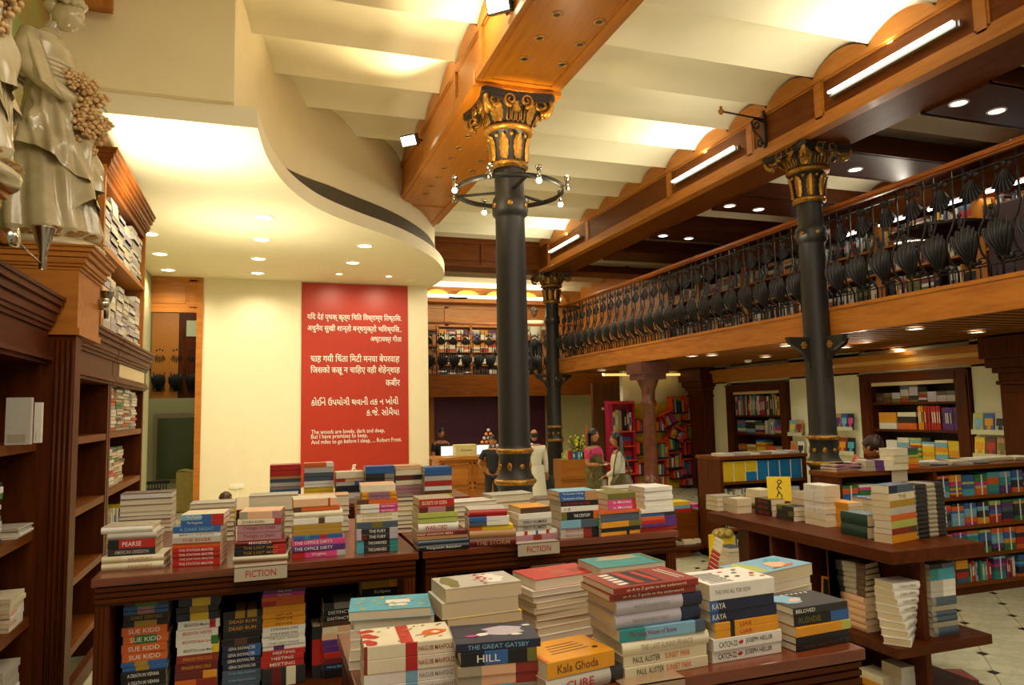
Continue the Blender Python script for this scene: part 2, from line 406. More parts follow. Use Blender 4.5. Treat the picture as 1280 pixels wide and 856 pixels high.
# ---- back-left opening beyond the bookcases
m = MB(); y = WY
m.box(-2.1, y, 3.62, -1.02, y+.12, 4.25).box(-1.12, y-.03, 0, -1.02, y+.12, 4.25).box(-2.1, y-.02, 3.62, -1.1, y, 3.72).box(-2.1, y-.02, 4.17, -1.1, y, 4.25).box(-1.24, y-.02, 3.7, -1.12, y, 4.2)
m.box(-1.9, y-.012, 3.78, -1.3, y, 4.12)
m.build('door_1', WD_X, **ST)
MB().box(-3.2, 17, 0, -.9, 17.15, 2.2).box(-3.2, 15.2, 0, -2.15, 15.35, 5).box(-3.2, 17.3, 2.2, -.9, 17.45, 5).box(-1.0, 14, 0, -.9, 17.3, 5).box(-3.2, 14, 0, -3.1, 17.4, 5).build('wall_back_room', GREENW, **ST)
MB().box(-2.28, 17.2, 2.2, -1.75, 17.28, 4.4, 0).box(-1.74, 17.2, 2.2, -.95, 17.28, 4.4, 1).box(-1.6, 17.18, 3.55, -.95, 17.2, 3.9, 2).build('wall_upper_landing', [mat('orange_panel', 'B8701C', .5, noise=.15), DK_Z, mat('pale_glass', 'B8BEA0', .2)], **ST)
light('AREA', 'back_room_lamp', (-1.9, 16, 4.4), 26, (1, .9, .62), .6, .6, to=(-1.9, 16.2, 0))

# ---- mezzanine: slab, fascia, slatted underside
MX, MZ0, MZ1 = 6.47, 2.62, 2.94
mz = MB().box(MX+.03, 1.0, MZ0+.05, 9.6, 15.7, MZ1).build('floor_mezzanine', DK_Y, **ST)
m = MB().box(MX-.03, 1.0, MZ0, MX+.03, 15.75, MZ1+.01).box(MX-.045, 1.0, MZ1-.03, MX, 15.75, MZ1+.012).box(MX, 15.7, MZ0, 9.6, 15.76, MZ1+.01)
m.build('fascia_board', wood('fascia_wood', 'BE7828', '9C5A18'), mz)
sm_ = MB().box(0, -.055, -.018, 2.72, .055, 0).mesh('ceiling_slat', wood('slat_wood', '8A5418', '6A3A0E', axis='x', rough=.7, coat=0))
n = 0; y = 2.2
while y < 15.6:
    link('ceiling_slat', sm_, mz, (MX+.06, y, MZ0+.04)); y += .19
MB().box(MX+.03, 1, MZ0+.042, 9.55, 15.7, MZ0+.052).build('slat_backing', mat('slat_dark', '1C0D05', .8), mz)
for i, (px, py) in enumerate([(1144,411),(1221,415),(1121,436),(1057,434),(983,432),(865,445),(890,444),(957,446),(752,463)]):
    p = at(px, py, z=MZ0)
    link('downlight', dlc, None, (p.x, p.y, MZ0+.004), **T('bright round downlight under the mezzanine, ' + ['nearest row, left', 'nearest row, right', 'second row, right', 'second row, middle', 'second row, beside the black column', 'third row, left', 'third row, second from left', 'third row, right', 'alone beyond the wooden column'][i], 'downlight', 'downlights under the mezzanine'))
    light('SPOT', 'downlight_beam', (p.x, p.y, MZ0-.03), 30, (1, .93, .70), .06, to=(p.x, p.y, 0), spot=135)
link('smoke_detector', MB().lathe([(0, -.05), (.05, -.045), (.07, 0)], seg=18).mesh('smoke_detector', WHITE), None, tuple(at(935, 450, z=MZ0+.0)), **T('small white smoke detector under the slatted mezzanine', 'smoke detector'))

# ---- right wall with bookcases, cornice, pilasters
WX = 9.3
m = MB()
for a, b in ((1.0, 7.42), (9.41, 11.11), (13.05, 15.7)): m.box(WX, a, 0, WX+.12, b, 2.66)
m.box(WX+.42, 1, 0, WX+.5, 15.7, 2.66); m.box(WX, 1.0, 2.27, WX+.12, 15.7, 2.62)
m.build('wall_right', CREAM, **ST)
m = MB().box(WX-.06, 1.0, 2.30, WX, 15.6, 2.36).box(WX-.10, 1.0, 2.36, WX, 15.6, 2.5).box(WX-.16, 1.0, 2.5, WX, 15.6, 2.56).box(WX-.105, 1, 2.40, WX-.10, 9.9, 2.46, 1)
m.build('trim_8', [WD_Y, mat('fascia_lit_tint', 'D6A858', .5)], **ST)  # paler strip: the lamplight on the cornice is put into its colour
light('AREA', 'cornice_lamp', (9.0, 8.3, 2.52), 10, (1, .86, .5), .1, 7.0, to=(9.3, 8.3, 2.2))

def pilaster(y0, y1, x, label_n):
    m = MB().box(x-.14, y0, 0, x+.2, y1, 2.0).box(x-.17, y0-.03, 2.0, x+.2, y1+.03, 2.05).box(x-.2, y0-.05, 2.15, x+.2, y1+.05, 2.22).box(x-.25, y0-.1, 2.22, x+.2, y1+.1, 2.34).box(x-.3, y0-.14, 2.34, x+.2, y1+.14, 2.62).box(x-.16, y0+.0, 2.05, x+.2, y1, 2.15)
    m.box(x-.16, y0+.06, .2, x-.14, y1-.06, 1.9)
    m.build(label_n, DK_Z, bevel=.01, **ST)
pilaster(6.25, 6.85, 9.2, 'trim_9'); pilaster(13.55, 14.15, 9.2, 'trim_10')

def wall_case(name, y0, y1, zt, shelves, label, lab2):
    t = empty(name, (WX, (y0+y1)/2, 0), **T(label, 'bookcase')); ox, oy = WX, (y0+y1)/2
    def B(m, nm, mt=DK_Z, **k): return m.build(nm, mt, t, **k)
    D = .34; a, b = y0-oy, y1-oy
    for s in (a, b-.22): B(MB().box(-.05, s, 0, .0, s+.22, zt).box(-.065, s+.03, .1, -.05, s+.19, zt-.1), 'stile')
    B(MB().box(0, a, 0, D, a+.2, zt), 'side_panel'); B(MB().box(0, b-.2, 0, D, b, zt), 'side_panel')
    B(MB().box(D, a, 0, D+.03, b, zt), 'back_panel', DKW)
    B(MB().box(-.06, a+.2, zt-.14, .02, b-.2, zt).box(-.08, a, zt-.03, .02, b, zt), 'cornice')
    B(MB().box(-.04, a+.24, zt-.20, -.005, b-.24, zt-.145), 'sign_strip', mat('pale_strip', 'C9B08C', .6))
    for z in shelves: B(MB().box(-.01, a+.2, z-.035, D, b-.2, z), 'shelf')
    return t
wall_case('bookcase', 7.44, 9.39, 2.26, (1.80, 1.385, .93, .5, .1), 'tall wooden wall bookcase behind the woman reading in pink', 1)
wall_case('bookcase', 11.13, 13.03, 2.22, (1.60, 1.235, .86, .45, .1), 'tall wooden wall bookcase behind the yellow and blue workbooks', 1)

# ---- far ground-floor walls
m = MB().box(at(779, 500, y=14.45).x, 14.45, 0, 9.7, 14.6, 2.62)
m.build('wall_back', CREAM, **ST)
MB().box(5.3, 19.6, 0, 6.5, 19.7, 2.2).box(7.3, 19.6, 0, 10.5, 19.7, 2.2, 0).build('wall_lobby', mat('lobby_cream', 'E2D9A0', .8), **ST)
MB().box(*at(541, 500, y=19.5).xy, 0, at(681, 500, y=19.5).x, 19.6, 2.24).build('wall_counter', mat('purple_wall', '5A1F3C', .6, noise=.35, scale=12, col2='3E1430'), **ST)
MB().box(3.7, 19.45, 0, 4.42, 19.62, 2.2).box(7.75, 19.3, 0, 7.95, 19.5, 2.2).build('trim_11', WD_Z, **ST)
dr = MB().box(at(741, 500, y=17).x, 17, 0, at(778, 500, y=17).x+.3, 17.1, 2.45).build('door_2', mat('brown_door', '74451C', .45, col2='5C3414', noise=.3, scale=5, stretch=(2, 2, .3)), **ST)
p = at(757, 510.5, y=16.98)
MB().box(p.x-.1, 16.97, p.z-.035, p.x+.16, 17, p.z+.035).build('door_sign', WHITE, dr)
# back mezzanine
bm_ = MB().box(2.6, 18.6, 2.25, 12, 21.6, 2.7).build('floor_back_gallery', DK_X, **ST)
MB().box(2.6, 18.55, 2.18, 12, 18.62, 2.76).build('fascia_board', MD_X, bm_)
for i, (px, py) in enumerate([(549,495),(566,494),(592,495.5),(611,494),(667,494),(722,493),(748,492)]):
    p = at(px, py+.3, z=2.24)
    link('downlight', dlw, None, (p.x, min(21.3, max(p.y, 18.9)), 2.249), **T('small downlight under the back gallery, %s' % ['leftmost, above the dark shirted clerk', 'second from left', 'third from left', 'left of the big black column', 'right of the big black column', 'beside the far slim column', 'rightmost, above the brown door'][i], 'downlight', 'downlights under the back gallery'))
    light('SPOT', 'downlight_beam', (p.x, min(21.3, max(p.y, 18.9)), 2.2), 26, (1, .9, .55), .06, to=(p.x, max(p.y, 18.9)+.2, 0), spot=140)
light('AREA', 'lobby_fill', (6.2, 17.2, 4.6), 90, (1, .88, .58), 1.5, 1.5, to=(6.4, 18.4, 0))  # added area fill that brightens the lobby, no fitting behind it
light('SPOT', 'lobby_spot_fill', (6.0, 14.6, 4.9), 120, (1, .88, .6), .2, to=(5.6, 11.5, 1.0), spot=80)  # added spot fill towards the people near the lobby, no fitting either
# upstairs back wall: panelling, arches and cove tubes
m = MB(); m.box(2.5, 21.5, 2.7, 12, 21.6, 5.9); m.box(2.5, 21.46, 4.95, 12, 21.5, 5.03).box(2.5, 21.46, 4.38, 12, 21.5, 4.46)
for xx in (4.4, 5.3, 7.2, 8.1, 9.2): m.box(xx-.06, 21.46, 4.4, xx+.06, 21.5, 5.0)
m.build('wall_gallery_back', wood('gallery_panel', 'C88A48', 'AC6C2C', axis='x'), **ST)
m = MB().box(2.5, 21.0, 5.08, 12, 21.5, 5.2)
for i in range(11):
    cx = 3.0+i*.95; m.prism([(cx+.40*cos(pi*k/14), 5.2+.26*sin(pi*k/14)) for k in range(15)], 21.0, 21.05, 'y')
m.build('trim_12', WD_X, **ST)
for i, px in enumerate((553, 600, 672)):
    p = at(px, 348, y=20.95); L = .75 if i != 1 else 1.0
    link('tube_lamp', MB().box(-L, -.03, -.03, L, .03, .02, 0).tube([(-L, -.03, .05), (L, -.03, .05)], .03, 6, 1).mesh('tube_lamp', [WHITE, TUBE]), None, (p.x, 20.93, 5.21), **T(['lit cove tube by the soffit tip, far gallery', 'lit cove tube left of the big column, far gallery', 'lit cove tube right of the big column, far gallery'][i], 'lamp', 'cove tubes over the far gallery'))
light('AREA', 'cove_glow', (5.5, 20.8, 5.3), 60, (1, .9, .6), 6, .2, to=(5.5, 21.2, 5.9))
light('AREA', 'gallery_lamp', (6.5, 19.3, 5.2), 50, (1, .86, .55), 4, .5, to=(6.5, 21.4, 3.6))
MB().box(11.2, 1, 0, 11.3, 21.6, 6.0).build('wall_outer', PLAS, **ST)
# the lobby bulkhead above the back gallery left side
MB().box(9.6, 1.0, 2.66, 9.7, 21, 5.9).build('wall_gallery_right', WD_Y, **ST)
# wooden round column under the mezzanine, cornice lights beyond
m = MB().box(-.2, -.2, 0, .2, .2, .42).lathe([(.17, .42), (.17, .5), (.14, .55), (.125, .62), (.12, 1.0), (.115, 1.8), (.14, 1.84), (.14, 1.9), (.115, 1.94), (.12, 2.1), (.16, 2.2), (.2, 2.3)], seg=28).box(-.24, -.24, 2.3, .24, .24, 2.4).box(-.28, -.28, 2.4, .28, .28, 2.61)
m.build('trim_13', mat('column_wood', '6C3418', .35, noise=.25, col2='4C200E', scale=10, coat=.3), loc=(6.62, 11.65, 0), **ST)
p = at(740, 469, y=15.2)
MB().box(7.0, 14.2, 2.50, 9.2, 14.28, 2.55).build('trim_14', mat('lit_cove_edge', 'F0C870', .5, emit='FFC860', es=1.1), **ST)
# ================================================================== COLUMNS
def shell_grid(mb, r, a0, ribs, mi=0, M=None, curl=.25, r0=.12):
    nu, nv = ribs*4, 6
    def fn(u, v):
        a = (u-.5)*2*a0; rr = r*(r0+(1-r0)*v)*(1-.10*(abs(cos(u*ribs*pi)) < .35)*(v > .85)) * (1-.22*abs(2*u-1)**2)
        return Vector((rr*sin(a), -(.05*r+.10*r*abs(sin(u*ribs*pi))*(.3+v)) + curl*r*(v**2)*(-1) + .12*r, rr*cos(a)))
    k = len(mb.v); mb.grid(fn, nu, nv, mi)
    if M is not None:
        for i in range(k, len(mb.v)): mb.v[i] = tuple(M @ Vector(mb.v[i]))
def leaf(mb, h, w, mi=0, M=None, out=.35):
    def fn(u, v):
        s = (u-.5)*2; ww = w*.5*(sin(pi*min(1, .12+v*.88))**.6)*(1-.16*(sin(v*pi*9) > 0))
        if v > .97: ww *= .3
        return Vector((s*ww, -(.10*h*(1-s*s) + out*h*v**2.2) - .03*h*abs(sin(s*pi*2.5)), h*v - .10*h*max(0, v-.8)/.2))
    k = len(mb.v); mb.grid(fn, 8, 12, mi)
    if M is not None:
        for i in range(k, len(mb.v)): mb.v[i] = tuple(M @ Vector(mb.v[i]))
def volute(mb, M, R=.085, mi=0, tr=.019):
    pts = []
    for i in range(28):
        t = i/27; a = -pi*.55+t*pi*3.1; r = R*(1-t*.82); pts.append(M @ Vector((r*cos(a), 0, r*sin(a))))
    mb.tube(pts, [tr*(1-.5*i/27) for i in range(28)], 6, mi)

def capital_parts(t, k=1.0, z0=4.27, zt=5.0):
    """z0 shaft top, zt underside of beam; parts parented to t"""
    m = MB()
    m.lathe([(.155, z0-.02), (.16, z0+.03), (.165, z0+.07), (.2, z0+.36), (.235, z0+.375), (.21, z0+.40), (.225, z0+.45), (.28, z0+.58), (.33, z0+.68), (.0, z0+.68)], seg=32)
    m.build('capital_bell', IRON, t)
    m = MB().lathe([(.165, z0-.02), (.195, z0), (.2, z0+.02), (.185, z0+.045), (.168, z0+.05)], seg=32)
    m.build('gilded_ring', GOLD, t)
    MB().lathe([(.205, z0+.35), (.25, z0+.36), (.258, z0+.385), (.24, z0+.41), (.21, z0+.42)], seg=32).build('gilded_ring', GOLD, t)
    a = .385; n = []
    for c in range(4):    # concave-sided abacus
        A = pi/4+c*pi/2; n.append((a*1.34*cos(A-.06), a*1.34*sin(A-.06))); n.append((a*1.34*cos(A+.06), a*1.34*sin(A+.06)))
        for q in (.25, .5, .75):
            B = A+q*pi/2; r = a/max(abs(cos(B)), abs(sin(B)))*(.93-.05*sin(q*pi)); n.append((r*cos(B), r*sin(B)))
    MB().prism(n, zt-.06, zt).prism([(x*.95, y*.95) for x, y in n], zt-.08, zt-.06).build('abacus', IRON, t)
    lm = MB(); leaf(lm, .29, .105, M=None, out=.13); lme = lm.mesh('acanthus_leaf', GOLD)
    for i in range(8):
        A = i*pi/4+.2; o = link('acanthus_leaf', lme, t, (.17*cos(A), .17*sin(A), z0+.05), A+pi/2)
    for i in range(8):
        A = (i+.5)*pi/4+.2; link('bead', MB().ball((0, 0, 0), .022, 0, 8, 6).mesh('bead', GOLD), t, (.205*cos(A), .205*sin(A), z0+.30))
    lm = MB(); leaf(lm, .24, .15, out=.55); lm2 = lm.mesh('acanthus_leaf', GOLD)
    for i in range(4):
        A = pi/4+i*pi/2
        link('acanthus_leaf', lm2, t, (.225*cos(A), .225*sin(A), z0+.42), A+pi/2)
        # corner volutes, one each side of the diagonal
        m = MB()
        for s in (-1, 1):
            M = Matrix.Translation((.405*cos(A)+.035*s*sin(A), .405*sin(A)-.035*s*cos(A), z0+.585)) @ Matrix.Rotation(A+s*.35, 4, 'Z')
            volute(m, M, .105, tr=.026)
        m.build('volute', GOLD, t)
        # flutes and centre scroll of each side
        B = i*pi/2; m = MB()
        for s in (-1.5, -.5, .5, 1.5):
            yy = s*.05; pts = [(.225, yy-.016, .46+.1), (.222, yy-.016, .44), (.224, yy, .425), (.222, yy+.016, .44), (.225, yy+.016, .56)]
            m.tube([Matrix.Rotation(B, 4, 'Z') @ Vector((x+.045*((z-.42)/.14), y, z0+z)) for x, y, z in pts], .007, 5)
        m.build('flute', GOLD, t)
        m = MB()
        for s in (-1, 1):
            M = Matrix.Rotation(B, 4, 'Z') @ Matrix.Translation((.33, s*.085, z0+.60)) @ Matrix.Rotation(pi/2, 4, 'Z') @ Matrix.Scale(s, 4, (1, 0, 0))
            volute(m, M, .068, tr=.02)
        leafM = Matrix.Rotation(B, 4, 'Z') @ Matrix.Translation((.265, 0, z0+.50)) @ Matrix.Rotation(pi/2, 4, 'Z')
        leaf(m, .17, .10, M=leafM, out=.15)
        m.ball(tuple(Matrix.Rotation(B, 4, 'Z') @ Vector((.31, 0, z0+.66))), .03)
        m.build('centre_scroll', GOLD, t)

def iron_column(x, y, label, bracket=False, chand=False, zt=5.0):
    t = empty('iron_column', (x, y, 0), **T(label, 'column', 'black cast iron columns with gilded capitals'))
    MB().lathe([(.26, 0), (.26, .25), (.19, .3), (.168, .36), (.168, 1.04), (.19, 1.07), (.21, 1.10), (.19, 1.13), (.165, 1.17), (.155, 1.24), (.155, 1.33), (.17, 1.37), (.185, 1.40), (.165, 1.43), (.158, 1.46), (.156, 2.6), (.150, 3.74), (.155, 3.76), (.178, 3.78), (.182, 3.83), (.182, 3.9), (.17, 3.95), (.152, 3.97), (.15, 4.28)], seg=40).build('shaft', IRON, t)
    for z, r in ((1.10, .205), (1.40, .18)):
        MB().lathe([(r-.03, z-.035), (r, z-.02), (r+.008, z), (r, z+.02), (r-.03, z+.035)], seg=40).build('gilded_ring', GOLD, t)
    ov = MB().ball((0, 0, 0), (.012, .026, .042), 0, 10, 8).mesh('gilded_oval', GOLD); rd = MB().ball((0, 0, 0), (.014, .028, .028), 0, 10, 8).mesh('gilded_boss', GOLD)
    for i in range(8):
        A = i*pi/4-pi/2+.12; link('gilded_oval' if i % 2 else 'gilded_boss', ov if i % 2 else rd, t, (.158*cos(A), .158*sin(A), 1.25), A)
    for i in range(6):
        A = i*pi/3-pi/2-.3; link('gilded_boss', rd, t, (.182*cos(A), .182*sin(A), 3.865), A)
    capital_parts(t, zt=zt)
    if bracket:
        for i, A in enumerate((pi/2, -pi/2, 0, pi)):
            m = MB(); m.prism([(.12, 2.05), (.16, 2.12), (.17, 2.3), (.24, 2.42), (.42, 2.52), (.46, 2.60), (.12, 2.60)], -.035, .035, 'y')
            b = m.build('bracket', IRON, t, rz=A, bevel=.008)
            f = MB()
            for s in (-1, 1):
                for q in range(6): f.ball((.235+.03*cos(q*pi/3), s*.038, 2.5+.03*sin(q*pi/3)), (.018, .01, .018), 0, 8, 6)
                f.ball((.235, s*.04, 2.5), .016, 0, 8, 6)
            f.build('gilded_flower', GOLD, b)
    if chand:
        zc = 4.03
        r = empty('lamp_ring', (x, y, zc), **T('round iron lamp ring with small steel spotlights around the big black column', 'lamp'))
        R = .55; prof = [(R-.006, -.025), (R+.006, -.025), (R+.006, .025), (R-.006, .025), (R-.006, -.025)]
        MB().lathe(prof, seg=64).build('ring', IRON, r)
        for i in range(3):
            A = i*2*pi/3+.5; MB().box(.15, -.022, -.008, R, .022, .008).build('arm', IRON, r, rz=A)
        for i in range(8):
            A = i*pi/4+.15; L = MB()
            L.tube([(R, 0, 0), (R+.06, 0, 0)], .008, 6).tube([(R+.06, 0, -.05), (R+.06, 0, .05)], .02, 10).lathe([(.02, .05), (.032, .06), (.034, .085), (.0, .085)], (R+.06, 0, 0), 12)
            o = L.build('spot_head', CHROME, r, rz=A)
            g = MB(); dn = i % 2 == 0
            g.ball((R+.06, 0, -.06 if dn else .09), .028 if dn else .014, 0, 10, 8)
            g.build('bulb', mat('ring_bulb', 'FFF3D0', .4, emit='FFE8B8', es=12 if dn else 4), o)
        light('POINT', 'ring_glow', (x-.62, y-.35, zc-.12), 10, (1, .82, .5), .05)
        light('POINT', 'ring_glow', (x+.55, y-.45, zc-.12), 10, (1, .82, .5), .05)
        light('SPOT', 'ring_up', (x-.5, y-.5, zc+.12), 40, (1, .74, .36), .04, to=(x, y+.1, 5.0), spot=75)
        light('SPOT', 'ring_up', (x+.5, y-.5, zc+.12), 40, (1, .74, .36), .04, to=(x+.1, y+.1, 5.0), spot=75)
    return t
iron_column(2.37, 6.85, 'big black cast iron column in the centre, ringed by a lamp hoop', chand=True, zt=4.95)
iron_column(6.35, 7.05, 'black cast iron column standing right of centre before the gallery railing', bracket=True, zt=4.91)
iron_column(6.35, 15.5, 'far slim black iron column at the corner of the gallery', bracket=True, zt=4.91)
# wrought bracket with rod above the right column
t = empty('rod_bracket', (RX0-.03, 7.3, 5.0), **T('black wrought iron bracket with a thin rod and brass finial above the right column', 'bracket'))
m = MB().box(-.02, -.02, .02, .02, .02, .50)
def scr(cx, cz, R, a0, a1, s=1): return [(s*0+cx+R*(1-.75*i/15)*cos(a0+(a1-a0)*i/15), 0, cz+R*(1-.75*i/15)*sin(a0+(a1-a0)*i/15)) for i in range(16)]
m.tube([(-.02, 0, .36), (-.15, 0, .38), (-.2, 0, .33)] + scr(-.13, .31, .06, pi, pi*3.2), .012, 6).tube([(-.2, 0, .33), (-.17, 0, .22), (-.07, 0, .14), (-.03, 0, .06)], .012, 6).tube(scr(-.08, .06, .06, 0, pi*2.4), .012, 6)
m.build('scroll', IRON, t)
MB().tube([(-.02, 0, .39), (-.62, 0, .42)], .012, 8).build('rod', IRON, t)
MB().lathe([(0, -.05), (.03, -.02), (.035, .01), (.0, .05)], seg=12).ball((0, 0, .05), .018).build('finial', GOLD, t, loc=(-.64, 0, .42))
# floodlights
def flood(loc, rz, label, tilt):
    t = empty('floodlight', loc, rz, **T(label, 'floodlight'))
    M = Matrix.Rotation(tilt, 4, 'X')
    MB().box(-.11, -.05, -.07, .11, .04, .07, M=M).build('housing', mat('flood_case', '59564C', .45, .5), t, bevel=.008)
    MB().box(-.095, -.056, -.055, .095, -.050, .055, M=M).build('lens', mat('flood_lens', 'FFFFFF', .4, emit='FFF3C8', es=14), t)
    m = MB().tube([(-.12, 0, 0), (-.13, .08, 0), (.13, .08, 0), (.12, 0, 0)], .009, 6).tube([(0, .08, 0), (0, .17, -.01)], .014, 6); m.build('yoke', IRON, t)
    return t
p = at(513, 175, x=1.72)
flood(tuple(p), -.75, 'small lit floodlight clipped to the left beam face', .5)
p = at(625, 6, x=1.85); flood(tuple(p), -.75, 'lit floodlight at the top edge above the big capital', .4)

# ================================================================== RAILING
def baluster_meshes():
    prof = [(0, 0), (0, .12), (-.03, .17), (-.10, .24), (-.135, .34), (-.11, .46), (-.04, .56), (0, .66), (0, .80), (0, 1.16)]
    b = MB()
    for yy in (-.105, .105):
        pr_ = [Vector((x, yy, z)) for x, z in prof]; b.tube(pr_, .0115, 6)
    b.tube([(0, -.165, 0), (0, -.165, .14)], .009, 4).tube([(0, 0, 0), (0, 0, .15)], .009, 4)
    for s in (-1, 1): b.tube([(-.05, .0+s*.07+.05*cos(i*pi/4), .17+.03*sin(i*pi/4)) for i in range(9)], .008, 4)
    b.ball((-.01, .165, .62), (.014, .034, .05), 0, 8, 6).ball((-.02, .165, .68), (.012, .026, .026), 0, 6, 5).ball((-.02, .165, .56), (.012, .018, .026), 0, 6, 5)
    b.tube([(0, .165, .50), (0, .165, .76)], .006, 4)
    s = MB()
    def fan(u, v, z0, R, half, sgn, ribs, bul):
        a = (u-.5)*2*half; tip = 1-.11*(1-abs(sin(u*ribs*pi)))*(v > .8)
        rr = R*(.14+.86*v)*tip*(1-.18*abs(2*u-1)**2); x = -.02-.035*abs(sin(u*ribs*pi))*min(1, v*1.5)-bul*sin(pi*min(1, v*.9))
        return Vector((x, rr*sin(a), z0+sgn*rr*cos(a)))
    s.grid(lambda u, v: fan(u, v, 1.03, .27, .62, -1, 7, .015), 42, 8)
    for q in (-.06, 0, .06): s.ball((-.035, q, 1.03+(.02 if q == 0 else 0)), (.022, .032, .032), 0, 8, 5)
    l = MB()
    def low(u, v):
        half = .50; a = (u-.5)*2*half; tip = 1-.10*(1-abs(sin(u*6*pi)))*(v > .8); rr = .40*(.12+.88*v)*tip*(1-.20*abs(2*u-1)**2); z = .13+rr*cos(a)
        k = min(1, max(0, (z-.12)/.5)); bul = .155*sin(pi*k)**.7
        return Vector((-bul-.015-.035*abs(sin(u*6*pi)), rr*sin(a)*1.0+.07*a*sin(pi*v), z))
    l.grid(low, 36, 10); l.ball((-.05, 0, .165), (.04, .06, .028), 0, 8, 6)
    return b.mesh('baluster', IRONR), s.mesh('shell_ornament', IRONR), l.mesh('leaf_ornament', IRONR)
BM, SM, LM = baluster_meshes()
HR = wood('handrail_wood', 'A8602A', '7E4218', rough=.3)
def railing(p0, p1, ln, label, hz=1.2):
    t = empty('iron_railing', p0, **T(label, 'railing')); d = Vector(p1)-Vector(p0); L = d.length; rz = atan2(d.y, d.x)-pi/2; t.rotation_euler = (0, 0, rz)
    MB().box(-.045, 0, hz, .045, L, hz+.05).box(-.03, 0, hz-.02, .03, L, hz).build('handrail', HR, t, bevel=.01)
    MB().box(-.012, 0, 1.085, .012, L, 1.10).box(-.02, 0, .0, .02, L, .02).box(-.01, 0, .13, .01, L, .142).build('rail_bar', IRONR, t)
    n = int(L/.33)
    for i in range(n):
        b = link('baluster', BM, t, (0, .16+i*L/n, .01)); link('shell_ornament', SM, b); link('leaf_ornament', LM, b)
railing((6.56, 2.2, 2.95), (6.56, 15.35, 2.95), 0, 'long ornate black iron railing with shell balusters and wooden handrail along the gallery')
railing((8.6, 18.68, 2.77), (3.6, 18.68, 2.77), 0, 'far ornate black iron railing across the back gallery', hz=1.36)
railing((-.95, 17.25, 2.2), (-2.3, 17.25, 2.2), 0, 'small ornate iron railing of the landing seen through the left doorway', hz=1.0)

# ================================================================== LEFT WALL BOOKCASES
def cornice(mb, x0, y0, x1, y1, z, s=1.0, zs=1.0, sy=None, mi=0):
    sy = s if sy is None else sy
    """stepped cornice running round the +x and -y sides of a block"""
    for dz0, dz1, o in ((0, .03, .015), (.03, .06, .035), (.06, .12, .05), (.12, .17, .075), (.17, .21, .10), (.21, .235, .115)):
        mb.box(x0, y0-o*sy, z+dz0*zs, x1+o*s, y1+o*sy, z+dz1*zs, mi)
XL = -1.17
def bay(y0, y1, label, shelves, zt=2.22, panels=True, back=-1.6):
    yc = (y0+y1)/2; t = empty('bookcase', (XL, yc, 0), **T(label, 'bookcase')); a, b = y0-yc, y1-yc; bx = back-XL
    def B(m, nm, mt=DK_Z, **k): return m.build(nm, mt, t, **k)
    B(MB().box(bx, a, 0, 0, a+.06, zt), 'side_panel'); B(MB().box(bx, b-.06, 0, 0, b, zt), 'side_panel')
    B(MB().box(bx-.02, a, 0, bx, b, zt), 'back_panel', DK_Z)
    B(MB().box(-.02, a, 0, .03, b, .1), 'plinth')
    m = MB(); m.box(bx, a, zt-.04, .02, b, zt).box(-.005, a, zt, .015, b, zt+.16); cornice(m, bx, a, .02, b, zt+.15, s=.7, zs=.8, sy=0)
    m.box(.0, a, zt-.02, .045, b, zt+.0).box(0, a, zt, .03, b, zt+.03); B(m, 'cornice', WD_Y if False else DK_Y)
    for z in shelves: B(MB().box(bx, a+.06, z-.05, -.005, b-.06, z), 'shelf', MD_Y)
    return t
bayA = bay(3.44, 4.70, 'nearest dark wooden bookcase at the left edge, below the statue', (.3, .75, 1.2, 1.68), zt=2.15)
bayB = bay(4.90, 6.58, 'narrow dark wooden bookcase section between fluted pier and stacked books', (.3, .75, 1.2, 1.68), zt=2.11)
bayC = bay(6.60, 8.35, 'left wall bookcase section full of books stacked spine out', (.3, .75, 1.22, 1.69), zt=2.11)
MB().box(XL+.016, 6.85, 2.145, XL+.022, 8.2, 2.255).build('sign_strip', mat('blank_sign', 'E2CFA4', .6), None, **T('blank cream sign strip on the left bookcase frieze', 'sign'))
def pier(y0, y1, xf, zt, label, thin=.14):
    t = empty('fluted_pier', (XL, (y0+y1)/2, 0), **T(label, 'pedestal')); yc = (y0+y1)/2; a, b = y0-yc, y1-yc; x = xf-XL
    MB().box(-.42, a, 0, x, a+thin, zt-.50).build('pier_body', DK_Z, t)
    m = MB()
    for i in range(4): MB().tube([(x-.014-i*.026, a-.001, .2), (x-.014-i*.026, a-.001, zt-.55)], .010, 8).build('flute', DK_Z, t)
    MB().box(-.42, a-.006, zt-.50, x+.006, b, zt-.12).box(-.42, a-.02, zt-.52, x+.02, b, zt-.48).build('frieze_block', WD_X, t)
    m = MB(); cornice(m, -.42, a-.005, x+.005, b, zt-.145, s=.75, zs=.62, sy=.4); m.build('cornice', WD_X, t, bevel=.004)
    return t
pier(4.72, 5.28, -1.02, 2.80, 'fluted wooden pier with moulded top carrying the pale statue')
pier(2.75, 3.42, -1.07, 2.78, 'nearest wooden pier at the left edge with polished cornice')
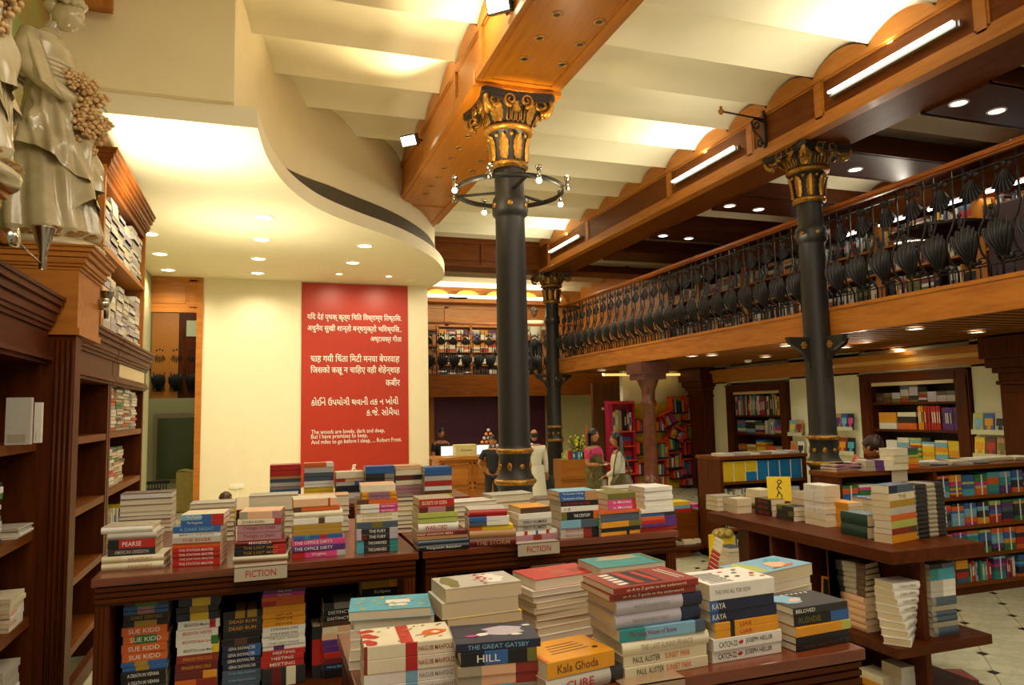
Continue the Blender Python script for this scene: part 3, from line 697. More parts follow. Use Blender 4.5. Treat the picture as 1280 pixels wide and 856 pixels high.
# upper tier case
yc = 7.4; up = empty('upper_bookcase', (-1.2, yc, 2.455), **T('tall upper bookcase of light teak standing on the left wall bookcases', 'bookcase'))
UZ = 3.90-2.455
MB().box(-.42, -1.08, 0, 0, -1.03, UZ).box(-.42, -1.09, UZ-.18, .01, -1.08, UZ).build('side_panel', mat('orange_teak', 'BC7420', .4, col2='A05C14', noise=.2, scale=12, stretch=(3, 3, .3)), up)
MB().box(-.42, 1.0, 0, 0, 1.05, UZ).build('side_panel', WD_Z, up)
MB().box(-.42, -1.08, 0, -.40, 1.05, UZ).build('back_panel', DK_Z, up)
MB().box(-.4, -1.03, .68, 0, 1.0, .72).build('shelf', WD_Y, up)
m = MB().box(-.42, -1.07, UZ-.2, -.01, 1.04, UZ-.05); cornice(m, -.42, -1.08, 0, 1.05, UZ-.14, s=.75, zs=.8, sy=.25); m.build('cornice', MD_Y, up, bevel=.004)

# cone lamps
def cone_lamp(wall, tip, label, sc=1.0):
    t = empty('cone_lamp', tip, **T(label, 'lamp')); w = Vector(wall)-Vector(tip)
    MB().lathe([(.012*sc, -.12*sc), (.016*sc, -.115*sc), (.018*sc, -.04*sc), (.05*sc, .075*sc), (.053*sc, .08*sc), (.048*sc, .075*sc), (.015*sc, -.03*sc)], seg=24).build('shade', CHROME, t)
    MB().tube([(0, 0, -.10*sc), tuple(w+Vector((.0, 0, -.1*sc+.03)))], .005, 6).build('arm', CHROME, t)
    MB().tube([tuple(w+Vector((.01, 0, -.06*sc))), tuple(w+Vector((-.05, 0, -.06*sc)))], .04*sc, 16).build('wall_mount', CHROME, t)
    MB().ball((0, 0, .02*sc), .02*sc, 0, 8, 6).build('bulb', mat('halogen', 'FFF3D0', .4, emit='FFE8B0', es=10), t)
    light('SPOT', 'cone_beam', (tip[0], tip[1], tip[2]+.09*sc), 22, (1, .80, .48), .03, to=(tip[0]+.03, tip[1]+.1, tip[2]+2), spot=95)
p = at(54, 305, y=3.9); cone_lamp((-.97, 3.42, p.z-.02), tuple(p), 'steel cone uplighter on a thin arm below the statue')
p = at(133, 378, y=5.6); cone_lamp((-.97, 5.28, p.z), tuple(p), 'steel cone uplighter beside the upper bookcase', .95)
light('SPOT', 'upper_case_uplight', (-.80, 6.9, 3.35), 170, (1, .86, .58), .08, to=(-.55, 6.9, 4.4), spot=165, blend=1)
light('SPOT', 'upper_case_uplight', (-.3, 9.6, 3.0), 110, (1, .86, .60), .1, to=(-.1, 9.6, 4.4), spot=168, blend=1)

# ================================================================== TABLE CABINETS
def table_cabinet(name, x0, x1, y0, y1, zt, label, mids=(), shelfz=.62, reeded=True):
    cx, cy = (x0+x1)/2, (y0+y1)/2; t = empty(name, (cx, cy, 0), **T(label, 'bookcase table')); a, b, c, d = x0-cx, x1-cx, y0-cy, y1-cy
    MB().box(a-.012, c-.012, zt-.028, b+.012, d+.012, zt).build('worktop', mat('worktop_wood', '7A3C1C', .28, col2='5E2A12', noise=.3, scale=16, stretch=(.3, 2, 2), coat=.3), t, bevel=.003)
    for yy, s in ((c, -1), (d, 1)):
        for i in range(3): MB().box(a, yy, zt-.046-i*.019, b, yy+s*.008, zt-.033-i*.019).build('reed', DK_X, t)
    MB().box(a, c+.0, zt-.095, b, d, zt-.028).build('apron', DK_X, t)
    for xx in (a, b-.045):
        MB().box(xx, c, 0, xx+.045, d, zt-.095).build('side_panel', DK_Z, t)
        r = MB()
        for i in range(3): r.box(xx+.006+i*.013, c-.005, .05, xx+.014+i*.013, c, zt-.10)
        r.build('reeding', DK_Z, t)
    MB().box(a+.045, (c+d)/2-.01, .05, b-.045, (c+d)/2+.01, zt-.095).build('back_panel', DK_Z, t)
    for xm in mids: MB().box(xm-cx-.012, c+.01, .05, xm-cx+.012, d-.01, zt-.095).build('divider', DK_Z, t)
    for z in (.08, shelfz): MB().box(a+.045, c+.01, z-.025, b-.045, d-.01, z).build('shelf', DK_X, t)
    return t
table_cabinet('display_cabinet', -.53, .565, 2.84, 3.86, 1.26, 'dark wooden double sided book cabinet, left of the pair below the red banner', shelfz=.80)
table_cabinet('display_cabinet', .605, 1.72, 2.84, 3.86, 1.26, 'dark wooden double sided book cabinet, right of the pair before the big column', mids=(.98,), shelfz=.80)
table_cabinet('display_cabinet', .215, 1.42, 1.50, 2.12, 1.19, 'nearest dark wooden book cabinet in the foreground, loaded with novels', shelfz=.80)
table_cabinet('display_cabinet', -.15, 1.25, 4.55, 5.2, 1.26, 'third book cabinet further back, in front of the banner wall', shelfz=.66)

# ---- island with corner end shelves
t = empty('display_island', (3.85, 4.3, 0), **T('long dark wooden display island with open end shelves on the right', 'bookcase table'))
def B(m, nm, mt=DK_Z, **k): return m.build(nm, mt, t, **k)
ox, oy = 3.85, 4.3
def bx(x0, y0, z0, x1, y1, z1): return MB().box(x0-ox, y0-oy, z0, x1-ox, y1-oy, z1)
IX0, IX1, IY0, IY1, IZ = 3.48, 4.22, 3.37, 5.24, .93
B(bx(IX0, IY0, IZ-.075, IX1, IY1, IZ), 'worktop', DK_Y, bevel=.003)
for ya, yb in ((IY0, 3.88), (4.80, IY1)):
    for z in (.38, .06): B(bx(IX0, ya, z-.055, IX1, yb, z), 'end_shelf', DK_X)
B(bx(IX0+.03, 3.88, 0, IX0+.09, 3.93, IZ-.075), 'post')
B(bx(IX0+.03, 3.88, 0, IX1-.03, 3.92, IZ-.075), 'end_panel'); B(bx(IX0+.03, 4.74, 0, IX1-.03, 4.80, IZ-.075), 'end_panel')
B(bx(3.83, 3.92, 0, 3.86, 4.74, IZ-.075), 'back_panel')
for yy in (4.20, 4.47): B(bx(IX0+.03, yy, .05, 3.83, yy+.03, IZ-.075), 'divider')
for z in (.36, .06): B(bx(IX0+.03, 3.93, z-.03, 3.83, 4.74, z), 'shelf', DK_Y)
B(bx(3.74, IY0+.05, .06, 3.78, 3.88, IZ-.075), 'fin_panel'); B(bx(3.74, 4.80, .06, 3.78, IY1-.05, IZ-.075), 'fin_panel')
light('AREA', 'hall_fill', (3.2, 1.6, 4.6), 40, (1, .86, .66), 1.2, 1.2, to=(3.6, 3.8, .8))  # added soft fill over the island, no fitting built for it

# ---- low shelf unit along X at the right (workbooks)
def low_unit(x0, x1, y0, y1, zt, rows, divs, label, rim=.03):
    cx, cy = (x0+x1)/2, (y0+y1)/2; t = empty('low_bookcase', (cx, cy, 0), **T(label, 'bookcase')); a, b, c, d = x0-cx, x1-cx, y0-cy, y1-cy
    MB().box(a-.01, c-.015, zt-.04, b+.01, d+.01, zt).build('worktop', MD_X, t, bevel=.003)
    for xx in (a,)+tuple(q-cx-.02 for q in divs)+(b-.04,): MB().box(xx, c, 0, xx+.04, d, zt-.04).build('side_panel', DK_Z, t)
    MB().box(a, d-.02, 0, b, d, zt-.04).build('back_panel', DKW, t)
    MB().box(a, c+.02, 0, b, d, .09).build('plinth', DK_X, t)
    for z in rows: MB().box(a+.04, c+.003, z-.03, b-.04, d-.02, z).build('shelf', MD_X, t)
    return t
low_unit(4.80, 8.4, 5.18, 5.52, 1.19, (.10, .36, .63, .90), (5.93,), 'wide low bookcase at the right full of bright workbooks')
low_unit(5.1, 6.35, 7.36, 7.85, 1.20, (.10, .36, .62, .90), (), 'low bookcase holding yellow and blue workbooks left of the black column')
# pillar beside it is trim_10; magazine steps for children
_a, _b = at(836, 684, z=.13), at(893, 682, z=.13)
PFX0, PFX1, PFY = _a.x, min(_b.x, 5.05), (_a.y+_b.y)/2
t = empty('low_platform', ((PFX0+PFX1)/2, PFY, 0), **T('low wooden display platform with open picture books on the marble floor', 'display stand')); w = (PFX1-PFX0)/2
MB().box(-w+.08, .06, .0, w-.15, .62, .09).build('plinth', MD_X, t); MB().box(-w, 0, .09, w, .66, .13).build('board', DK_X, t); MB().box(w-.26, .30, .13, w, .66, .28).box(w-.27, .29, .28, w+.01, .67, .30).build('riser', MD_X, t)

# ---- reception counter
cx0, cx1 = at(549, 600, y=12.9).x, at(672, 600, y=12.9).x
t = empty('reception_counter', ((cx0+cx1)/2, 13.15, 0), **T('panelled wooden reception counter in front of the purple wall', 'counter')); w = (cx1-cx0)/2
MB().box(-w, -.25, 0, w, .35, .92).build('body', WD_X, t)
MB().box(-w-.04, -.3, .92, w+.04, .38, .97).build('counter_top', WD_X, t)
for i in range(3):
    a = -w+.05+i*(2*w-.1)/3; b = a+(2*w-.1)/3-.06
    for z0, z1 in ((.1, .42), (.48, .86)):
        MB().box(a, -.275, z0, b, -.25, z0+.03).box(a, -.275, z1-.03, b, -.25, z1).box(a, -.275, z0, a+.03, -.25, z1).box(b-.03, -.275, z0, b, -.25, z1).build('front_panel', WD_Z, t)
# ================================================================== BOOKS
PAL = dict(cream='E6DDC0', white='E9E6DE', ivory='DDD2B0', red='B8241C', brick='8E2A1C', maroon='6A1C1C', orange='D8641C', amber='E29A1A', yellow='E6C520', cyanblue='1878B4', gold='B08A2E', olive='6E6A2A', lime='B4BE5C', green='2E7A3A', teal='2E8C8E', darkgreen='14403A', blue='2F62A8', navy='18223F', sky='7EB2CE', grey='8C8880', lightgrey='BDB8AE', charcoal='2A2A2C', black='101014', brown='5A3A22', tan='B58A58', pink='D8488C', rose='B0808A', purple='5A2C7A', magenta='C02E8A', lavender='B9B2BE', slate='4A5A6C', peach='E8B890', stone='A69C86', aqua='4CA8C0')
def cm_(n):
    return mat('cover_'+n, PAL[n], .42, noise=.10, scale=26)
TXT = {}
def reorder(s):
    """the short i sign is drawn before its consonant cluster"""
    import re
    s = re.sub('((?:[\u0915-\u0939]\u094d)*[\u0915-\u0939])\u093f', '\u093f\\1', s)
    return s
def text_mesh(s, col, align='CENTER'):
    s = reorder(s); k = (s, col, align)
    if k not in TXT:
        cu = bpy.data.curves.new('lettering', 'FONT'); cu.body = s; cu.size = 1; cu.align_x = align; cu.align_y = 'CENTER'; cu.resolution_u = 2; cu.offset = .011 if ord(s[0]) > 2000 else .004
        o = bpy.data.objects.new('tmp', cu); COL.objects.link(o)
        dg = bpy.context.evaluated_depsgraph_get(); me = bpy.data.meshes.new_from_object(o.evaluated_get(dg)); me.name = 'lettering'
        bpy.data.objects.remove(o); xs = [v.co.x for v in me.vertices] or [0]; ys = [v.co.y for v in me.vertices] or [0]
        me.materials.clear(); me.materials.append(mat('ink_'+col, PAL[col], .5))
        TXT[k] = (me, max(xs)-min(xs), max(ys)-min(ys), (max(xs)+min(xs))/2, (max(ys)+min(ys))/2)
    return TXT[k]
def lettering(s, col, parent, center, w, h, normal='-y', name='lettering', wtext=None):
    """text fitted in w x h, facing -y (or up: 'z', or -x)"""
    me, tw, th, cx, cy = text_mesh(s, col)
    if tw == 0: return
    k = min(w/tw, h/th*1.0); kx = min(w/tw, k*1.35)
    o = bpy.data.objects.new(name, me); COL.objects.link(o); o.parent = parent; k = min(h/th, k*1.6) if k < h/th else k; o.scale = (kx, k, k)
    c = Vector(center)
    if normal == '-y': o.rotation_euler = (pi/2, 0, 0); o.location = c - Vector((cx*kx, 0, cy*k))
    elif normal == '-x': o.rotation_euler = (pi/2, 0, -pi/2); o.location = c - Vector((0, -cx*kx, cy*k))
    elif normal == '+x': o.rotation_euler = (pi/2, 0, pi/2); o.location = c - Vector((0, cx*kx, cy*k))
    else: o.location = c - Vector((cx*kx, cy*k, 0))
    return o

class JB:
    def __init__(s): s.mb = MB(); s.c = []
    def box(s, a, b, c, M=None): s.mb.box(*a, *b, M=M); s.c += [(*hexc(PAL[c]), 1)]*8
JOIN = [None]; JALL = JB()
def parse(spec):
    """'red' or 'cream*4 orange*1 cream*3' -> [(frac, name)]"""
    segs = []
    for s in spec.split():
        n, _, f = s.partition('*'); segs.append([float(f or 1), n])
    tot = sum(f for f, _ in segs); return [(f/tot, n) for f, n in segs]
def book(L, D, th, spec, loc, rz=0, title='', tcol='black', hard=False, top=None, pages=None, lab='', group='', mode='lie', tpos=.5, tw=.7, soft=False):
    """lying book: spine on the -y side, length along x. Returns the top-level cover mesh."""
    segs = parse(spec); c = .0028 if hard else .0011
    if JOIN[0] is not None:
        M_ = Matrix.Translation(loc) @ Matrix.Rotation(rz, 4, 'Z'); x = -L/2; J = JOIN[0]
        J.box((-L/2+.002, .002, .001), (L/2-.002, D-.003, th-.001), 'cream' if pages is None else 'white', M=M_)
        for f, n in segs:
            x2 = x+f*L; n_ = top if False else n
            J.box((x, 0, 0), (x2, .0018, th), n, M=M_); J.box((x, 0, th-.0015), (x2, D, th), n, M=M_); J.box((x, 0, 0), (x2, D, .0015), n, M=M_); x = x2
        return None
    m = MB(); names = []
    def mi(n):
        if n not in names: names.append(n)
        return names.index(n)
    x = -L/2
    ns = 5 if hard else 2
    for f, n in segs:
        x2 = x+f*L; i = mi(n)
        if hard:
            out = [(D, 0)] + [(.004-.006*sin(pi*k/6), th*k/6) for k in range(7)] + [(D, th)]
        else: out = [(D, 0), (.0006, 0), (0, .0012), (0, th-.0012), (.0006, th), (D, th)]
        inn = [(D, th-c), (c*1.3, th-c), (c*1.3, c), (D, c)]
        poly = out+inn; nn = len(poly)
        vs = [(xx, y, z) for xx in (x, x2) for y, z in poly]
        # end caps as quads of the U shape
        fs = [(a, (a+1) % nn, nn+(a+1) % nn, nn+a) for a in range(nn)]
        m.add(vs, fs, i)
        lo = len(out)
        for base, flip in ((0, False), (nn, True)):
            q = [(0, 1, lo+2, lo+3), (lo-2, lo-1, lo, lo+1), tuple(range(1, lo-1)) + (lo+1, lo+2)]
            m.add([vs[base+a] for a in range(nn)], [p if flip else p[::-1] for p in q], i)
        x = x2
    if top is not None:
        i = mi(top); m.add([(-L/2, .002, th+.0002), (L/2, .002, th+.0002), (L/2, D, th+.0002), (-L/2, D, th+.0002)], [(0, 1, 2, 3)], i)
    o = m.build('book', [cm_(n) for n in names])
    e = .003 if hard else .0006
    pg = MB().box(-L/2+e, c*1.2, c*.9, L/2-e, D-e*1.2, th-c*.9)
    pg.build('page_block', pages or (PAGES if hard or random.random() < .6 else PAGEW), o)
    if title:
        y = -.0035 if hard else -.0006
        lettering(title, tcol, o, (-L/2+L*tpos, y, th/2), L*tw, th*.52, name='title_lettering')
    o.location = loc; o.rotation_euler = (0, 0, rz)
    if mode == 'stand': pass
    o['label'] = lab; o['category'] = 'book'
    if group: o['group'] = group
    return o
ORD = ['topmost', 'second from top', 'third from top', 'fourth from top', 'fifth from top', 'sixth from top', 'seventh from top', 'eighth from top', 'ninth from top', 'tenth from top', 'eleventh from top', 'twelfth from top', 'thirteenth from top', 'fourteenth from top', 'fifteenth from top', 'sixteenth from top', 'seventeenth from top', 'eighteenth from top', 'nineteenth from top', 'twentieth from top']
def cname(spec):
    s = parse(spec); s = sorted(s, key=lambda a: -a[0]); n = [a[1] for a in s]
    nm = {'navy': 'navy', 'sky': 'light blue', 'lightgrey': 'light grey', 'darkgreen': 'dark green', 'stone': 'beige', 'aqua': 'turquoise', 'slate': 'slate blue'}
    o = []
    for a in n:
        a = nm.get(a, a)
        if a not in o: o.append(a)
    return ' and '.join(o[:2])
NB = [0]
def stack(name, pts, z, books, zb=None, D=.135, flip=False, group=None, jit=.004, ref='bot', face='-y', extra=0, rj=.02):
    """pts: pixel ends of the front edge at height z; books top->bottom: (px_height|m, spec, title, tcol, opts)"""
    A = at(pts[0], pts[1], z=z); Bv = at(pts[2], pts[3], z=z)
    d = Bv-A; L0 = d.length; ang = atan2(d.y, d.x); dist = (A-Vector((0, 0, HC))).dot(FW); k = dist/F_PX
    ths = [b[0]*k for b in books]
    if ref == 'top':
        s = (z-zb)/sum(ths); ths = [t*s for t in ths]; zc = z
    else:
        zb = z if zb is None else zb; zc = zb+sum(ths)
    out = []
    rnd = random.Random(name)
    ux = d.normalized(); uy = Vector((-ux.y, ux.x, 0))
    gj = rnd.uniform(-.03, .03)*0
    for i, b in enumerate(books):
        th = ths[i]; zc -= th; spec = b[1]; title = b[2] if len(b) > 2 else ''; tcol = b[3] if len(b) > 3 else 'white'; op = b[4] if len(b) > 4 else {}
        f0, f1 = op.get('r', (0, 1)); L = L0*(f1-f0); hard = op.get('h', False)
        dd = op.get('D', D)*rnd.uniform(.96, 1.03)
        c = A+ux*(L0*(f0+f1)/2)+uy*(rnd.uniform(-jit, jit)); ro = ang+rnd.uniform(-rj, rj)+op.get('rot', 0)
        if i == 0 or True: pass
        fl = op.get('flip', flip)
        lo = Vector((c.x, c.y, zc+.0003))
        if fl: # spine away from the viewer
            lo = lo+uy*dd; ro += pi
        lab = '%s %s, %s of %s' % (cname(spec), 'hardback' if hard else 'paperback', ORD[min(i, 19)], name)
        if len(lab.split()) > 16: lab = ' '.join(lab.split()[:16])
        out.append(book(L, dd, th*.985, spec, lo, ro, title, tcol, hard, op.get('top'), op.get('pages'), lab, group or ('books in '+name)[:60], tpos=op.get('tp', .5), tw=op.get('tw', .72)))
        NB[0] += 1
    return out
H = dict(h=True)
# ---------------- second row, left cabinet (z 1.26)
g = 'novels on the left display cabinet'
stack('the stack at the left end of the cabinet', (126.6,714.6,204.6,709.4), 1.26, [(8.5,'white','','grey',dict(r=(-.03,.80),h=True,top='stone')),(8,'lightgrey','','grey',dict(r=(.08,.87),h=True)),(11,'black*1 red*3.4','PEARSE','white',dict(r=(.09,.85),tp=.5,tw=.4)),(9,'charcoal','AMERICAN OBSESSION','lightgrey',dict(r=(.09,.85))),(8.5,'ivory*1.4 cream*3','AWAKENING','tan',dict(h=True,tp=.62,tw=.4)),(9,'ivory*1.4 cream*3','AWAKENING','tan',dict(h=True,tp=.62,tw=.4))], group=g)
JOIN[0] = JALL
stack('the brown books behind the far left stack', (148,668,214,664), 1.26, [(7,'brown','','gold',dict(h=True,r=(0,1),pages=cm_('brown'))),(7.5,'tan','','brown',H),(8,'tan','','brown',H),(5,'white','','grey'),(5,'lightgrey','','grey'),(6,'red','','grey'),(5,'white','','grey'),(6,'brick','','grey')], flip=True, group=g)
JOIN[0] = None
stack('the orange and blue stack on the left cabinet', (215,709,275,705.5), 1.26, [(7,'sky*2 blue*1 red*1.2','The Forgotten','white',dict(r=(.16,1.06),tp=.32,tw=.36,top='cream')),(7,'blue*3 red*1.2','The Forgotten','white',dict(r=(.16,1.06),tp=.32,tw=.36)),(8,'blue','A DARK NIGHT','sky',dict(r=(.0,1.0))),(5.5,'white','MERCY WATSON','grey'),(7.5,'lightgrey','THE RIVER','red'),(5.6,'orange','','white'),(5.6,'red','THE STATION MASTER','white'),(5.6,'red','THE STATION MASTER','white'),(5.6,'red','THE STATION MASTER','white'),(6,'red','THE STATION MASTER','white')], group=g)
JOIN[0] = JALL
stack('the pages-out stack behind the orange and blue stack', (236,680,293,676), 1.26, [(6,'lightgrey'),(6,'yellow'),(6,'yellow'),(6,'yellow'),(6,'grey'),(6,'brick'),(6,'grey'),(7,'brown')], flip=True, group=g)
JOIN[0] = None
stack('the stack above the left fiction sign', (291.4,703,359.8,699), 1.26, [(9.5,'stone*1 peach*3 rose*1','','red',dict(r=(.1,.86),top='peach')),(6.5,'cream*5 red*1','ZOHRA KHAN','charcoal',dict(r=(.07,.88),tp=.35,tw=.5)),(10,'rose','Twilight in Delhi','brick',dict(r=(.06,.87))),(10,'rose','Twilight in Delhi','brick',dict(r=(.06,.87))),(6,'brick','MANDELA','white',dict(r=(.02,.96),h=True)),(6,'black*3 red*1','THE LOST MAN','gold',dict(r=(.02,.96))),(6,'black*3 red*1','THE LOST MAN','gold',dict(r=(.02,.96))),(7.5,'cream','','black',dict(h=True))], group=g)
JOIN[0] = JALL
stack('the thick grey stack behind the left fiction sign', (310,676,372,672), 1.26, [(19,'lightgrey'),(7,'white'),(7,'stone'),(7,'lightgrey'),(8,'charcoal'),(7,'lightgrey')], flip=True, group=g)
JOIN[0] = None
stack('the stack with pink and purple spines', (365,699,431.6,693.6), 1.26, [(10,'peach*5 red*.3 peach*1','','brick',dict(r=(.02,.84),top='cream')),(5.5,'brown*1 orange*5','','white',dict(r=(.02,.9))),(9,'cream','','charcoal',dict(h=True,r=(.03,.95))),(7,'white*2 brown*.5 white*1.5','','black',dict(r=(.02,.96))),(6.8,'gold','','brown',dict(r=(.02,.93))),(6.8,'gold','','brown',dict(r=(.02,.93))),(5.5,'blue*1 teal*.4 blue*1 red*.6 blue*1.5','','yellow',dict(r=(.03,.95))),(7,'pink','THE OFFICE DIRTY','white',dict(tp=.4)),(7.5,'purple','THE OFFICE DIRTY','white',dict(tp=.4)),(8,'red*1.2 pink*3 lightgrey*.8','Virginia','white')], group=g)
JOIN[0] = JALL
stack('the pale stack behind the pink and purple spines', (371,668,436,664), 1.26, [(13,'peach'),(6,'lightgrey'),(6,'white'),(7,'stone'),(7,'white'),(7,'brown')], flip=True, group=g)
JOIN[0] = None
stack('the stack with blue monster spines at the cabinet right end', (445.8,692.7,497.5,689), 1.26, [(8.5,'cream','','tan',dict(r=(.1,.95),top='peach')),(4.7,'amber*1 rose*3 amber*1','GEORGIE CRAWLEY','purple',dict(r=(.13,.96))),(4.7,'amber*1 rose*3 amber*1','GEORGIE CRAWLEY','purple',dict(r=(.13,.96))),(6,'brown*1 orange*2.4','','white',dict(r=(0,1))),(5.5,'tan*.4 white*2 pink*2','Karl Green','white',dict(tp=.75,tw=.3)),(5.5,'tan*.4 white*2 pink*2','Karl Green','white',dict(tp=.75,tw=.3)),(5.5,'cream','A PASSAGE TO INDIA','gold'),(5.5,'cream','A PASSAGE TO INDIA','gold'),(8,'slate*1.4 olive*1 slate*1.4','','white'),(7,'lavender*.5 charcoal*3 lavender*.9','THE FURY','white',dict(tw=.4)),(7,'lavender*.5 maroon*.5 charcoal*2.5 lavender*.9','THE FURY','white',dict(tw=.4)),(8,'aqua*.7 charcoal*2.6 teal*.8','THE DARKNESS','white',dict(tw=.45)),(8.5,'aqua*.7 charcoal*2.6 teal*.8','THE DARKNESS','white',dict(tw=.45))], group=g)
JOIN[0] = JALL
stack('the pages-out stack between the two cabinets', (474,668,519,665), 1.26, [(5,'charcoal',),(6,'lightgrey'),(6,'yellow'),(6,'white'),(6,'grey'),(5,'lightgrey'),(5,'brown'),(6,'red')], flip=True, group=g)
JOIN[0] = None
# ---------------- second row, right cabinet
g = 'novels on the right display cabinet'
stack('the stack with the WARLORD spine', (523,690,586,685), 1.26, [(10,'red','SECRETS OF EDEN','cream',dict(r=(.03,.72),tp=.42,top='stone')),(7,'maroon*1 rose*2 brown*1','','white',dict(r=(.02,.72))),(6.5,'lime','','white',dict(r=(0,.78))),(6.5,'lime','','white',dict(r=(0,.78))),(11,'white','WARLORD','red',dict(r=(0,.80),tp=.44,tw=.55,h=True)),(5,'brick*3 maroon*1','DEEP SHADOW MEN','cream',dict(r=(-.02,.97),tp=.35)),(4.5,'tan','','brown',dict(r=(-.02,.98))),(6.5,'slate','','aqua',dict(h=True)),(7.5,'black','Forgotten Battalion','white',dict(h=True))], D=.145, group=g)
stack('the stack with thick tan and maroon spines at the bottom', (587,684.5,645,681), 1.26, [(9,'red','','cream',dict(r=(0,.82),h=True,top='lightgrey')),(5.5,'blue*2 white*2.6','','charcoal',dict(r=(0,.86))),(5.5,'slate*2 white*2.6','','charcoal',dict(r=(0,.86))),(6,'orange*1 yellow*2.4','','black',dict(r=(0,.95))),(10,'tan','','brown',dict(r=(.0,1),h=True)),(10,'maroon','THE STORM','tan',dict(r=(0,1),h=True))], group=g)
stack('the stack above the right fiction sign', (646.7,678,699.5,673), 1.26, [(7,'brown','','gold',dict(r=(.1,.80),top='amber')),(7,'white','','tan',dict(r=(.04,.81))),(7.5,'lightgrey','ZERO NUMBER','black',dict(r=(.02,.81))),(7.5,'lightgrey','ZERO NUMBER','black',dict(r=(.02,.81))),(5,'white*1 red*.4 white*1 blue*.3 white*1 red*.4 white*1','','red',dict(r=(-.02,.96))),(7.5,'rose*2 brick*1 rose*2','','white',dict(r=(-.02,.97)))], group=g)
stack('the stack with THE CENTURY spine', (701.6,674,751,670), 1.26, [(6,'blue*2.2 tan*1','The Business of Dying','white',dict(r=(-.02,.92),tp=.36,tw=.55,top='sky')),(6,'blue*2.2 tan*1','The Business of Dying','white',dict(r=(-.02,.92),tp=.36,tw=.55)),(6.5,'black','THE DARK ROOM','red',dict(r=(.02,.97),tp=.4)),(7,'white','1-3','black',dict(r=(.02,.97),tp=.16,tw=.3)),(10,'olive*.8 black*4 orange*.8','THE CENTURY','white',dict(r=(.02,.97),tp=.55,tw=.45)),(10,'sky*2 slate*1.5 green*.5','','white'),(6.3,'lightgrey*2.6 brick*1 black*1','TRACY PLAY','red',dict(tp=.35,tw=.5)),(6.3,'lightgrey*2.6 brick*1 black*1','TRACY PLAY','red',dict(tp=.35,tw=.5))], group=g)
stack('the stack with pink spines near the right end', (752,671,800,666), 1.26, [(8,'olive','','gold',dict(r=(.2,.92))),(6.5,'pink*4 red*.6','In Mumbai','white',dict(r=(.2,.93))),(6.5,'pink*4 red*.6','In Mumbai','white',dict(r=(.2,.93))),(4,'orange','','white'),(5,'slate','','white'),(5,'slate','','white'),(7,'amber*2.4 olive*1','','white',),(5,'black','','amber'),(5,'amber*2.4 black*.3 amber*1','','black')], group=g)
stack('the white stack at the right end of the cabinet', (802,664,846,660), 1.26, [(5.5,'white','','grey',dict(r=(.12,.92),rot=.05)),(5.5,'white','','grey',dict(r=(.12,.92))),(5.5,'white','','grey',dict(r=(.13,.93))),(5.5,'white','','grey',dict(r=(.12,.92))),(5.5,'white','','blue',dict(r=(.13,.93))),(4.5,'white','','blue',dict(r=(0,.93))),(4.5,'blue*2 charcoal*1','','white'),(4.5,'orange*2 purple*1','','white'),(4.5,'red*2 purple*1','','white'),(4,'purple','','white'),(4,'red','','white')], group=g)
for nm, pts, bs in [('the low white stack behind the WARLORD stack', (566,668,622,663), [(5,'white'),(6,'white'),(6,'lightgrey'),(6,'brick'),(8,'white'),(8,'white')]),
    ('the pages-out stack before the big column base', (616,662,668,657), [(9,'lightgrey'),(9,'stone'),(8,'white'),(8,'white'),(8,'white')]),
    ('the pages-out stack right of the big column base', (672,660,716,656), [(9,'brown'),(8,'white'),(8,'lightgrey'),(10,'white')]),
    ('the low pages-out stack behind the pink spines', (722,656,768,652), [(10,'cream'),(9,'white'),(9,'white'),(10,'white')]),
    ('the taller pages-out stack near the two women', (770,652,824,647), [(9,'lightgrey'),(10,'white'),(10,'cream'),(12,'white')])]:
    JOIN[0] = JALL; stack(nm, pts, 1.26, bs, flip=True, group=g); JOIN[0] = None
# ---------------- third row
JOIN[0] = JALL
g = 'novels on the third cabinet'
M3 = [('the leftmost small stack on the third cabinet', (337,626,376,624), [(7,'red','','white'),(7,'red','','white'),(4,'tan'),(4,'slate'),(5,'lightgrey','','charcoal'),(4,'grey'),(5,'blue'),(8,'black')]),
 ('the second small stack on the third cabinet', (380,625,417,623), [(5,'orange*3 white*1'),(7,'lightgrey'),(5,'slate'),(5,'slate'),(4,'white','','red'),(4,'white'),(5,'yellow','','black'),(5,'yellow','','black'),(5,'yellow')]),
 ('the third small stack on the third cabinet', (420,624,455,622), [(8,'cream'),(4,'red*1 peach*2'),(5,'lightgrey*2 blue*1'),(4,'navy'),(4,'navy'),(8,'white')]),
 ('the small stack with a blue top before the red banner', (457,624,493,622), [(9,'blue'),(6,'charcoal*2 grey*1'),(6,'charcoal*2 grey*1'),(6,'brick'),(5,'blue*1 purple*1'),(8,'white')]),
 ('the cream small stack before the banner right edge', (495,622,528,620), [(5,'peach'),(7,'cream'),(6,'maroon*2 charcoal*1'),(6,'cream'),(5,'rose'),(5,'rose'),(5,'rose')]),
 ('the rightmost small stack on the third cabinet', (531,622,565,620), [(5,'blue'),(5,'blue'),(7,'lightgrey'),(6,'red','','white'),(6,'white'),(4,'brown'),(4,'yellow')])]
for nm, pts, bs in M3: stack(nm, pts, 1.26, bs, group=g, D=.14)
JOIN[0] = None
